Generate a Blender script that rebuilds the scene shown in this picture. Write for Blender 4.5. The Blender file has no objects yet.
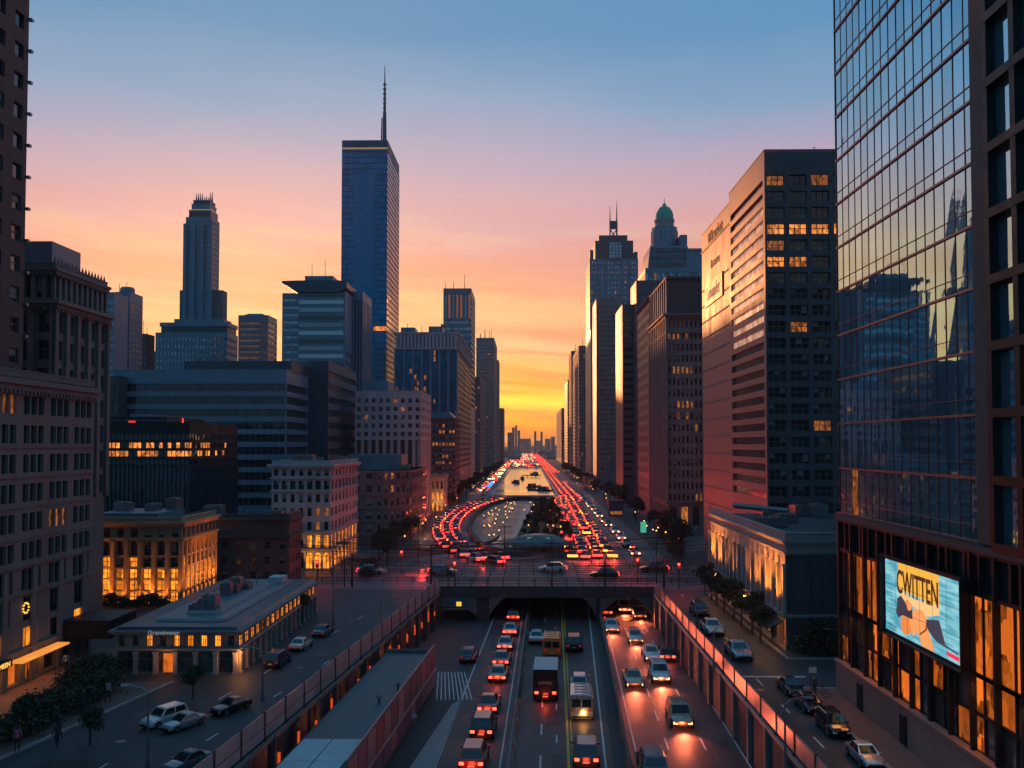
import bpy, math, random
from mathutils import Vector, Matrix
random.seed(7)
R = math.radians
sc = bpy.context.scene
COL = sc.collection
# ------------------------------------------------------------------ camera
F = 900.0; CH = 20.0
PITCH = R(2.0); SH = 61-F*math.tan(PITCH); YAW = math.atan(15/900.0)
cam = bpy.data.objects.new('camera', bpy.data.cameras.new('camera')); COL.objects.link(cam)
cam.location = (0, 0, CH); cam.rotation_euler = (math.pi/2+PITCH, 0, YAW)
cam.data.sensor_width = 36; cam.data.lens = 36*F/1024; cam.data.shift_y = SH/1024; cam.data.clip_start = .5; cam.data.clip_end = 12000
sc.camera = cam
EX = 1.0
sc.view_settings.view_transform = 'Standard'; sc.view_settings.look = 'None'
sc.view_settings.exposure = EX; sc.view_settings.gamma = 1
sc.view_settings.use_curve_mapping = False
cy = sc.cycles
cy.use_denoising = True
try: cy.denoiser = 'OPENIMAGEDENOISE'
except Exception: pass
cy.max_bounces = 5; cy.diffuse_bounces = 2; cy.glossy_bounces = 3; cy.transmission_bounces = 3
cy.volume_bounces = 1; cy.caustics_reflective = False; cy.caustics_refractive = False
cy.sample_clamp_indirect = 3; cy.sample_clamp_direct = 20; cy.use_light_tree = True
# ------------------------------------------------------------------ sky
SUN_EL, SUN_AZ = R(6.0), R(-17)          # azimuth from +Y, minus is to the left
def lin(r, g, b):
    f = lambda c: ((c/255+.055)/1.055)**2.4 if c > 10 else c/255/12.92
    return (f(r), f(g), f(b), 1)
w = bpy.data.worlds.new('World'); sc.world = w; w.use_nodes = True
nt = w.node_tree; N = nt.nodes; L = nt.links; N.clear()
def nn(t, **k):
    n = N.new(t)
    for a, b in k.items(): setattr(n, a, b)
    return n
def mth(op, a, b=None, c=None, clamp=False):
    n = nn('ShaderNodeMath', operation=op, use_clamp=clamp)
    for i, x in enumerate((a, b, c)):
        if x is None: continue
        if isinstance(x, (int, float)): n.inputs[i].default_value = x
        else: L.new(x, n.inputs[i])
    return n.outputs[0]
def ramp(fac, stops):
    n = nn('ShaderNodeValToRGB'); e = n.color_ramp.elements
    e[0].position, e[0].color = stops[0]; e[1].position, e[1].color = stops[-1]
    for p, c in stops[1:-1]:
        x = e.new(p); x.color = c
    L.new(fac, n.inputs[0]); return n.outputs[0]
def mixc(fac, a, b, blend='MIX'):
    n = nn('ShaderNodeMix', data_type='RGBA', blend_type=blend)
    for s, x in ((0, fac), (6, a), (7, b)):
        if isinstance(x, (int, float)): n.inputs[s].default_value = x
        elif isinstance(x, tuple): n.inputs[s].default_value = x
        else: L.new(x, n.inputs[s])
    return n.outputs[2]
tc = nn('ShaderNodeTexCoord'); sp = nn('ShaderNodeSeparateXYZ'); L.new(tc.outputs['Generated'], sp.inputs[0])
X_, Y_, Z_ = sp.outputs
az = mth('ARCTAN2', X_, Y_)
# wavy elevation so that the colour bands are not ruled with a line
cmb = nn('ShaderNodeCombineXYZ'); L.new(mth('MULTIPLY', az, 1.1), cmb.inputs[0]); L.new(mth('MULTIPLY', Z_, 5.0), cmb.inputs[1])
wn = nn('ShaderNodeTexNoise'); wn.inputs['Scale'].default_value = 1.6; wn.inputs['Detail'].default_value = 5; L.new(cmb.outputs[0], wn.inputs['Vector'])
wz = mth('ADD', Z_, mth('MULTIPLY', mth('SUBTRACT', wn.outputs[0], .5), .10))
near = ramp(wz, [(0, lin(236,120,30)), (.02, (1.6,.55,.0,1)), (.04, (2.1,1.15,.05,1)), (.058, (1.5,.52,.0,1)), (.085, (1.15,.62,.12,1)),
                 (.11, lin(248,192,138)), (.15, lin(250,172,124)), (.19, lin(242,164,140)), (.23, lin(222,166,168)), (.30, lin(184,166,190)),
                 (.36, lin(134,162,196)), (.42, lin(86,144,188)), (.7, lin(70,136,178)), (1, lin(70,136,178))])
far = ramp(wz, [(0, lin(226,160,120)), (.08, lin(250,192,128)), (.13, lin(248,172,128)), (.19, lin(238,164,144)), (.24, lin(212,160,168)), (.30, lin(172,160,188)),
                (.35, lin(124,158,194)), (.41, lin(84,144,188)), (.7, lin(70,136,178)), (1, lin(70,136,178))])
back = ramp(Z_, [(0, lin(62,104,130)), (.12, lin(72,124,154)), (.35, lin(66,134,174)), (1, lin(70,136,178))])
azf = mth('SUBTRACT', 1, mth('MULTIPLY', mth('ABSOLUTE', az), 3.2), clamp=True)
azf = mth('POWER', azf, 1.0)
c1 = mixc(azf, far, near)
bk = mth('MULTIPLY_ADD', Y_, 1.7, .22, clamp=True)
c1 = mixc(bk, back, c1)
# long thin cloud streaks, thicker near the horizon
cm2 = nn('ShaderNodeCombineXYZ'); L.new(mth('MULTIPLY', az, 1.7), cm2.inputs[0]); L.new(mth('ADD', mth('MULTIPLY', Z_, 22), mth('MULTIPLY', az, 1.4)), cm2.inputs[1])
cn = nn('ShaderNodeTexNoise'); cn.inputs['Scale'].default_value = 1.7; cn.inputs['Detail'].default_value = 7; cn.inputs['Roughness'].default_value = .58
cn.inputs['Distortion'].default_value = .5
L.new(cm2.outputs[0], cn.inputs['Vector'])
st = mth('MULTIPLY', mth('SUBTRACT', cn.outputs[0], .5), 13, clamp=True)
lowf = mth('SUBTRACT', 1, mth('MULTIPLY', Z_, 3.6), clamp=True)
st = mth('MULTIPLY', st, mth('MULTIPLY', lowf, bk))
c2 = mixc(mth('MULTIPLY', st, .62), c1, lin(228,112,72))
st2 = mth('MULTIPLY', mth('SUBTRACT', .47, cn.outputs[0]), 12, clamp=True)
c2 = mixc(mth('MULTIPLY', mth('MULTIPLY', st2, mth('MULTIPLY', lowf, bk)), .6), c2, lin(255,222,150))
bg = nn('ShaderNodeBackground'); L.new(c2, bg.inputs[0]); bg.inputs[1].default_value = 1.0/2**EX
sky = nn('ShaderNodeTexSky', sky_type='NISHITA'); sky.sun_disc = False; sky.sun_elevation = SUN_EL; sky.sun_rotation = -SUN_AZ if False else SUN_AZ
sky.dust_density = 3; sky.air_density = 1.5
bs = nn('ShaderNodeBackground'); L.new(sky.outputs[0], bs.inputs[0]); bs.inputs[1].default_value = .006
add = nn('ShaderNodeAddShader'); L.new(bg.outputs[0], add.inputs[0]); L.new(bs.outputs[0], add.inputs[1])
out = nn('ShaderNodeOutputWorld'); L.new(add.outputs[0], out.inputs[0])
# ------------------------------------------------------------------ sun
sl = bpy.data.lights.new('sun', 'SUN'); sl.energy = 1.35; sl.angle = R(1.5); sl.color = (1, .36, .12)
so = bpy.data.objects.new('sun', sl); COL.objects.link(so)
sd = Vector((math.sin(SUN_AZ)*math.cos(SUN_EL), math.cos(SUN_AZ)*math.cos(SUN_EL), math.sin(SUN_EL)))
so.rotation_euler = sd.to_track_quat('Z', 'Y').to_euler(); so.location = (0, 0, 400)
# ------------------------------------------------------------------ pixel rays
_F = Vector((-math.sin(YAW)*math.cos(PITCH), math.cos(YAW)*math.cos(PITCH), math.sin(PITCH)))
_R = Vector((math.cos(YAW), math.sin(YAW), 0)); _U = _R.cross(_F)
C0 = Vector((0, 0, CH))
def ray(px, py): return _F + _R*((px-512)/F) + _U*((384+SH-py)/F)
def atY(px, py, y): d = ray(px, py); return C0 + d*(y/d.y)
def atZ(px, py, z=0.0): d = ray(px, py); return C0 + d*((z-CH)/d.z)
def atX(px, py, x): d = ray(px, py); return C0 + d*(x/d.x)
def XA(px, y): return atY(px, 445, y).x
def ZA(px, py, y): return atY(px, py, y).z
def YS(px, x):                       # depth at which plane X=x is seen in column px
    return atX(px, 445, x).y
# ------------------------------------------------------------------ materials
def M(name):
    m = bpy.data.materials.new(name); m.use_nodes = True; return m
def setp(b, **k):
    for a, v in k.items(): b.inputs[a.replace('_', ' ')].default_value = v
def mat(name, col, rough=.8, noise=.25, scale=.6, bump=0.0, metal=0.0, streak=0.0, spec=.5, coat=0):
    m = M(name); t = m.node_tree; b = t.nodes['Principled BSDF']
    c = (*col, 1); b.inputs['Base Color'].default_value = c; b.inputs['Roughness'].default_value = rough
    b.inputs['Metallic'].default_value = metal; b.inputs['Specular IOR Level'].default_value = spec
    if coat: b.inputs['Coat Weight'].default_value = coat; b.inputs['Coat Roughness'].default_value = .08
    if noise:
        g = t.nodes.new('ShaderNodeNewGeometry')
        n = t.nodes.new('ShaderNodeTexNoise'); n.inputs['Scale'].default_value = scale; n.inputs['Detail'].default_value = 8; n.inputs['Roughness'].default_value = .65
        mp = t.nodes.new('ShaderNodeMapping'); t.links.new(g.outputs['Position'], mp.inputs[0])
        mp.inputs['Scale'].default_value = (1, 1, .35 if streak else 1); t.links.new(mp.outputs[0], n.inputs['Vector'])
        r = t.nodes.new('ShaderNodeMapRange'); r.inputs[1].default_value = .3; r.inputs[2].default_value = .7
        r.inputs[3].default_value = 1-noise; r.inputs[4].default_value = 1+noise*.7
        t.links.new(n.outputs[0], r.inputs[0])
        v = t.nodes.new('ShaderNodeVectorMath'); v.operation = 'SCALE'; v.inputs[0].default_value = col
        t.links.new(r.outputs[0], v.inputs['Scale']); t.links.new(v.outputs[0], b.inputs['Base Color'])
        r2 = t.nodes.new('ShaderNodeMapRange'); r2.inputs[1].default_value = .3; r2.inputs[2].default_value = .7
        r2.inputs[3].default_value = max(.03, rough-.12*min(1, rough*2)); r2.inputs[4].default_value = min(1, rough+.1)
        t.links.new(n.outputs[0], r2.inputs[0]); t.links.new(r2.outputs[0], b.inputs['Roughness'])
        if bump:
            bp = t.nodes.new('ShaderNodeBump'); bp.inputs['Strength'].default_value = bump; bp.inputs['Distance'].default_value = .05
            n2 = t.nodes.new('ShaderNodeTexNoise'); n2.inputs['Scale'].default_value = scale*12; n2.inputs['Detail'].default_value = 4
            t.links.new(g.outputs['Position'], n2.inputs['Vector'])
            t.links.new(n2.outputs[0], bp.inputs['Height']); t.links.new(bp.outputs[0], b.inputs['Normal'])
    return m
def emis(name, col, s):
    m = M(name); b = m.node_tree.nodes['Principled BSDF']
    b.inputs['Base Color'].default_value = (.02, .02, .02, 1)
    b.inputs['Emission Color'].default_value = (*col, 1); b.inputs['Emission Strength'].default_value = s
    return m
def glass(name, col=(.02, .028, .036), rough=.06, metal=0.0, spec=.8, var=.4):
    m = M(name); t = m.node_tree; b = t.nodes['Principled BSDF']
    b.inputs['Roughness'].default_value = rough; b.inputs['Metallic'].default_value = metal; b.inputs['Specular IOR Level'].default_value = spec
    o = t.nodes.new('ShaderNodeObjectInfo'); g = t.nodes.new('ShaderNodeNewGeometry')
    a = t.nodes.new('ShaderNodeMath'); a.operation = 'ADD'; t.links.new(o.outputs['Random'], a.inputs[0]); t.links.new(g.outputs['Random Per Island'], a.inputs[1])
    fr = t.nodes.new('ShaderNodeMath'); fr.operation = 'FRACT'; t.links.new(a.outputs[0], fr.inputs[0])
    r = t.nodes.new('ShaderNodeMapRange'); r.inputs[3].default_value = 1-var; r.inputs[4].default_value = 1+var*.5; t.links.new(fr.outputs[0], r.inputs[0])
    v = t.nodes.new('ShaderNodeVectorMath'); v.operation = 'SCALE'; v.inputs[0].default_value = col
    t.links.new(r.outputs[0], v.inputs['Scale']); t.links.new(v.outputs[0], b.inputs['Base Color'])
    n = t.nodes.new('ShaderNodeTexNoise'); n.inputs['Scale'].default_value = .8; t.links.new(g.outputs['Position'], n.inputs['Vector'])
    bp = t.nodes.new('ShaderNodeBump'); bp.inputs['Strength'].default_value = .12; bp.inputs['Distance'].default_value = .02
    t.links.new(n.outputs[0], bp.inputs['Height']); t.links.new(bp.outputs[0], b.inputs['Normal'])
    return m
def litglass(name, col, s, scale=1.5, contrast=.8):
    """window with a lit room behind: uneven furniture and blinds seen through it"""
    m = M(name); t = m.node_tree; b = t.nodes['Principled BSDF']; b.inputs['Roughness'].default_value = .12
    b.inputs['Base Color'].default_value = (.03, .02, .015, 1)
    g = t.nodes.new('ShaderNodeNewGeometry'); o = t.nodes.new('ShaderNodeObjectInfo')
    mp = t.nodes.new('ShaderNodeMapping'); mp.inputs['Scale'].default_value = (1.6, 1.6, .9); t.links.new(g.outputs['Position'], mp.inputs[0])
    vo = t.nodes.new('ShaderNodeTexVoronoi'); vo.distance = 'CHEBYCHEV'; vo.inputs['Scale'].default_value = scale*1.3; t.links.new(mp.outputs[0], vo.inputs['Vector'])
    sc_ = t.nodes.new('ShaderNodeSeparateColor'); t.links.new(vo.outputs['Color'], sc_.inputs[0])
    n0 = t.nodes.new('ShaderNodeTexNoise'); n0.inputs['Scale'].default_value = scale*3; n0.inputs['Detail'].default_value = 3; t.links.new(mp.outputs[0], n0.inputs['Vector'])
    n = t.nodes.new('ShaderNodeMix'); n.inputs[0].default_value = .5; t.links.new(sc_.outputs[0], n.inputs[2]); t.links.new(n0.outputs[0], n.inputs[3])
    r = t.nodes.new('ShaderNodeMapRange'); r.inputs[1].default_value = .25; r.inputs[2].default_value = .68; r.inputs[3].default_value = 1-contrast; r.inputs[4].default_value = 1.25
    t.links.new(n.outputs[0], r.inputs[0])
    rr = t.nodes.new('ShaderNodeMapRange'); rr.inputs[3].default_value = .45; rr.inputs[4].default_value = 1.3
    a = t.nodes.new('ShaderNodeMath'); a.operation = 'ADD'; t.links.new(o.outputs['Random'], a.inputs[0]); t.links.new(g.outputs['Random Per Island'], a.inputs[1])
    fr = t.nodes.new('ShaderNodeMath'); fr.operation = 'FRACT'; t.links.new(a.outputs[0], fr.inputs[0]); t.links.new(fr.outputs[0], rr.inputs[0])
    mu = t.nodes.new('ShaderNodeMath'); mu.operation = 'MULTIPLY'; t.links.new(r.outputs[0], mu.inputs[0]); t.links.new(rr.outputs[0], mu.inputs[1])
    m2 = t.nodes.new('ShaderNodeMath'); m2.operation = 'MULTIPLY'; m2.inputs[1].default_value = s; t.links.new(mu.outputs[0], m2.inputs[0])
    b.inputs['Emission Color'].default_value = (*col, 1); t.links.new(m2.outputs[0], b.inputs['Emission Strength'])
    return m
G = dict(
 ground=mat('pavement', (.05,.05,.056), .75, .4, .15, .3), asphalt=mat('asphalt', (.05,.053,.06), .68, .55, .14, .4, spec=.35),
 freeway=mat('freeway_asphalt', (.085,.066,.064), .6, .5, .2, .3, spec=.4), white=mat('road_paint', (.6,.6,.58), .6, .35, 2),
 yellow=mat('yellow_paint', (.75,.42,.05), .6, .3, 2), brickwalk=mat('brick_paving', (.16,.085,.075), .7, .35, .5, .4),
 concrete=mat('concrete', (.17,.16,.165), .8, .35, .3, .4, streak=1), darkconc=mat('dark_concrete', (.06,.058,.065), .8, .4, .3, .4, streak=1),
 kerb=mat('kerb_stone', (.3,.27,.26), .7, .25, 1), roof=mat('roof_felt', (.06,.075,.08), .6, .4, .3),
 tealroof=mat('teal_roof', (.10,.17,.20), .35, .3, .4), whiteroof=mat('white_roof_panel', (.42,.48,.52), .5, .25, .5),
 stone=mat('brown_stone', (.19,.158,.152), .75, .3, .35, .4, streak=1), stoned=mat('dark_brown_stone', (.085,.068,.07), .75, .35, .35, .4, streak=1),
 brick=mat('red_brick', (.12,.065,.06), .8, .35, .5, .5), cream=mat('cream_stone', (.32,.28,.28), .75, .22, .3, .3, streak=1),
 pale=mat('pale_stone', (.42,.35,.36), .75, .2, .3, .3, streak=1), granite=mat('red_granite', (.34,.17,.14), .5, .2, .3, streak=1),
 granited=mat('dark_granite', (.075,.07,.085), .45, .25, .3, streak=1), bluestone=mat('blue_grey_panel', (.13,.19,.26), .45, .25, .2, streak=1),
 bluedark=mat('dark_blue_panel', (.035,.055,.08), .4, .3, .2, streak=1), black=mat('black_metal', (.012,.012,.014), .5, .3, 1, spec=.3),
 metal=mat('grey_metal', (.22,.23,.25), .4, .2, 1, metal=.8), pinkmetal=mat('bronze_transom', (.26,.17,.17), .45, .2, 1, metal=.9),
 copper=mat('green_copper', (.05,.36,.25), .5, .4, .5), tan=mat('tan_stone', (.42,.25,.14), .75, .25, .4, .4, streak=1),
 leaf=mat('leaves', (.03,.045,.02), .7, .5, 1.2), bark=mat('bark', (.05,.04,.032), .9, .4, 3), grass=mat('garden_ground', (.03,.055,.025), .9, .5, .3),
 tower=mat('blue_tower_panel', (.025,.09,.17), .55, .3, .1, streak=1, spec=.25), plaza=mat('plaza_paving', (.12,.08,.08), .45, .6, .12),
 path=mat('pale_path_paving', (.40,.33,.32), .5, .4, .3), rail=mat('rail_steel', (.09,.085,.10), .3, .3, 1, metal=.6),
 deck=mat('bridge_deck_asphalt', (.12,.08,.095), .55, .6, .15), skin=mat('skin', (.4,.22,.16), .6, 0), 
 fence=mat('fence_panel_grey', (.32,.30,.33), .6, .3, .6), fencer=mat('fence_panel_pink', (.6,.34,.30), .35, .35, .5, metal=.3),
 rubble=mat('rubble_stone', (.13,.11,.11), .85, .6, 1.5, .8), greyglassframe=mat('frame_grey', (.12,.12,.13), .5, .1, 1),
)
GL = dict(dark=glass('window_glass'), sky=glass('sky_glass', (.30,.34,.38), .05, .7), blue=glass('blue_tower_glass', (.01,.15,.30), .15, .5, var=.35, spec=.4),
 teal=glass('teal_curtain_glass', (.34,.66,.80), .02, .88, var=.12), bronze=glass('bronze_glass', (.22,.18,.18), .10, .7),
 lit=litglass('lit_window', (1,.28,.045), .6), litdim=litglass('dim_lit_window', (1,.30,.06), .2, 1.8, .9), litbig=litglass('bright_lit_window', (1,.27,.02), .8, .9, .6),
 litorange=litglass('orange_lit_glazing', (1,.2,.018), .30, .5, .95), sheenpale=litglass('window_painted_sheen', (1,.52,.36), .28, 1.2, .5))  # last glass: pale glow painted in for sky mirrored by strip windows
WH = [(.62,.62,.62), (.4,.42,.45), (.02,.02,.025), (.05,.055,.065), (.25,.02,.02), (.14,.15,.17)]
# ------------------------------------------------------------------ mesh builder
class MB:
    def __init__(s): s.v = []; s.f = []; s.m = []
    def quad(s, a, b, c, d, mi=0):
        n = len(s.v); s.v += [tuple(a), tuple(b), tuple(c), tuple(d)]; s.f.append((n, n+1, n+2, n+3)); s.m.append(mi)
    def poly(s, pts, mi=0):
        n = len(s.v); s.v += [tuple(p) for p in pts]; s.f.append(tuple(range(n, n+len(pts)))); s.m.append(mi)
    def box(s, x0, x1, y0, y1, z0, z1, mi=0, top=None):
        if x0 > x1: x0, x1 = x1, x0
        if y0 > y1: y0, y1 = y1, y0
        n = len(s.v)
        s.v += [(x0,y0,z0),(x1,y0,z0),(x1,y1,z0),(x0,y1,z0),(x0,y0,z1),(x1,y0,z1),(x1,y1,z1),(x0,y1,z1)]
        for i, q in enumerate(((0,3,2,1),(4,5,6,7),(0,1,5,4),(1,2,6,5),(2,3,7,6),(3,0,4,7))):
            s.f.append(tuple(n+k for k in q)); s.m.append(top if (i == 1 and top is not None) else mi)
    def prism(s, pts, z0, z1, mi=0, top=None):
        """pts counter-clockwise from above"""
        n = len(s.v); k = len(pts)
        s.v += [(p[0], p[1], z0) for p in pts] + [(p[0], p[1], z1) for p in pts]
        for i in range(k):
            j = (i+1) % k; s.f.append((n+i, n+j, n+k+j, n+k+i)); s.m.append(mi)
        s.f.append(tuple(n+k+i for i in range(k))); s.m.append(mi if top is None else top)
        s.f.append(tuple(n+i for i in reversed(range(k)))); s.m.append(mi)
    def tube(s, p, q, r0, r1=None, seg=8, mi=0, cap=True):
        r1 = r0 if r1 is None else r1
        p = Vector(p); q = Vector(q); d = (q-p).normalized()
        a = d.orthogonal().normalized(); b = d.cross(a); n = len(s.v)
        for c, r in ((p, r0), (q, r1)):
            for i in range(seg):
                t = 2*math.pi*i/seg; s.v.append(tuple(c + (a*math.cos(t)+b*math.sin(t))*r))
        for i in range(seg):
            j = (i+1) % seg; s.f.append((n+i, n+j, n+seg+j, n+seg+i)); s.m.append(mi)
        if cap:
            s.f.append(tuple(n+i for i in reversed(range(seg)))); s.m.append(mi)
            s.f.append(tuple(n+seg+i for i in range(seg))); s.m.append(mi)
    def lathe(s, prof, cx, cy, seg=24, mi=0, sy=1.0):
        n = len(s.v)
        for r, z in prof:
            for i in range(seg):
                t = 2*math.pi*i/seg; s.v.append((cx+r*math.cos(t), cy+r*sy*math.sin(t), z))
        for k in range(len(prof)-1):
            for i in range(seg):
                j = (i+1) % seg; s.f.append((n+k*seg+i, n+k*seg+j, n+(k+1)*seg+j, n+(k+1)*seg+i)); s.m.append(mi)
    def loft(s, rings, mi=0, caps=True):
        n = len(s.v); k = len(rings[0])
        for r in rings: s.v += [tuple(p) for p in r]
        for a in range(len(rings)-1):
            for i in range(k):
                j = (i+1) % k; s.f.append((n+a*k+i, n+a*k+j, n+(a+1)*k+j, n+(a+1)*k+i)); s.m.append(mi)
        if caps:
            s.f.append(tuple(n+i for i in reversed(range(k)))); s.m.append(mi)
            s.f.append(tuple(n+(len(rings)-1)*k+i for i in range(k))); s.m.append(mi)
    def mesh(s, name, mats, smooth=False):
        me = bpy.data.meshes.new(name); me.from_pydata(s.v, [], s.f)
        mats = mats if isinstance(mats, (list, tuple)) else [mats]
        for x in mats: me.materials.append(x)
        me.polygons.foreach_set('material_index', s.m)
        if smooth: me.polygons.foreach_set('use_smooth', [True]*len(s.f))
        me.update(); return me
    def build(s, name, mats, parent=None, smooth=False, loc=None):
        o = bpy.data.objects.new(name, s.mesh(name, mats, smooth)); COL.objects.link(o)
        if parent: o.parent = parent
        if loc: o.location = loc
        return o
def tag(o, label=None, cat=None, group=None, kind=None):
    if label: o['label'] = label
    if cat: o['category'] = cat
    if group: o['group'] = group
    if kind: o['kind'] = kind
    return o
def thing(name, label, cat, loc=(0,0,0), rz=0, group=None):
    o = bpy.data.objects.new(name, None); COL.objects.link(o); o.empty_display_size = .5
    o.location = loc; o.rotation_euler = (0, 0, rz); return tag(o, label, cat, group)
def inst(me, name, parent, loc, rz=0, scale=None):
    o = bpy.data.objects.new(name, me); COL.objects.link(o); o.parent = parent; o.location = loc; o.rotation_euler = (0, 0, rz)
    if scale: o.scale = scale
    return o
def copy_tree(o, parent=None):
    c = o.copy(); COL.objects.link(c)
    c.parent = parent
    for ch in list(o.children): copy_tree(ch, c)
    return c
def many(name, pts, b, m, parent, rz=None):
    """the same small piece at several places, each its own part"""
    me = b.mesh(name, m)
    for i, p in enumerate(pts): inst(me, name, parent, p, rz[i] if rz else 0)
def bx(*a):
    b = MB(); b.box(*a); return b
def struct(o): o['kind'] = 'structure'; return o
def lamp(kind, loc, energy, col, parent=None, size=.3, aim=None, spot=90, name='lamp_light'):
    l = bpy.data.lights.new(name, kind); l.energy = energy; l.color = col
    if kind == 'AREA': l.size = size
    else: l.shadow_soft_size = size
    if kind == 'SPOT': l.spot_size = R(spot); l.spot_blend = .8
    o = bpy.data.objects.new(name, l); COL.objects.link(o); o.location = loc
    if aim is not None: o.rotation_euler = (Vector(loc)-Vector(aim)).to_track_quat('Z', 'Y').to_euler()
    if parent: o.parent = parent
    return o
# ------------------------------------------------------------------ buildings
_wm = {}
BLIND = mat('window_blind', (.26,.24,.22), .8, 0)
def wmesh(w, h, g, style, fr, v=0):
    key = (round(w, 2), round(h, 2), g.name, style, fr.name, v)
    if key in _wm: return _wm[key]
    b = MB(); w, h = key[0], key[1]; t = min(.09, w*.06)
    if style == 'arch':
        r = w/2; pts = [(-r, 0, 0), (r, 0, 0)] + [(r*math.cos(a), 0, h-r + r*math.sin(a)) for a in [math.pi*i/10 for i in range(11)]]
        b.poly(pts, 0)
        for i in range(2, len(pts)-1): b.tube((pts[i][0], -.03, pts[i][2]), (pts[i+1][0], -.03, pts[i+1][2]), t, seg=4, mi=1)
        b.box(-t/2, t/2, -.06, .02, 0, h-.02, 1); b.box(-r, r, -.055, .02, h-r-.05, h-r+.05, 1)
    else:
        nx = {'two': 2, 'three': 3, 'four': 4, 'many': max(2, int(w/1.3))}.get(style, 1)
        for i in range(nx):
            a = -w/2 + w*i/nx; e = -w/2 + w*(i+1)/nx
            j = lambda: random.uniform(-.012, .012)
            b.quad((a, j(), 0), (e, j(), 0), (e, j(), h), (a, j(), h), 0)
        if style != 'plain':
            b.box(-w/2, -w/2+t, -.07, .03, 0, h, 1); b.box(w/2-t, w/2, -.07, .03, 0, h, 1)
            b.box(-w/2+t, w/2-t, -.065, .03, 0, t, 1); b.box(-w/2+t, w/2-t, -.065, .03, h-t, h, 1)
            for i in range(1, nx): x = -w/2+w*i/nx; b.box(x-t/2, x+t/2, -.06, .03, t, h-t, 1)
            if style in ('two', 'three', 'four', 'sash'):
                z = h*.55; segs = [(-w/2+t if i == 0 else -w/2+w*i/nx+t/2, w/2-t if i == nx-1 else -w/2+w*(i+1)/nx-t/2) for i in range(nx)]
                for a, e in segs: b.box(a, e, -.055, .03, z-t/2, z+t/2, 1)
    if v and style in ('plain', 'sash', 'two', 'three'):
        n_ = {'two': 2, 'three': 3}.get(style, 1); i = v % n_; c = h*(.3, .55, .75, .4)[v % 4]; a, e = -w/2+w*i/n_+.03, -w/2+w*(i+1)/n_-.03
        b.box(a, e, -.035, -.02, h-c, h-.02, 2)
    me = b.mesh('window', [g, fr, BLIND]); _wm[key] = me; return me
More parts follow.
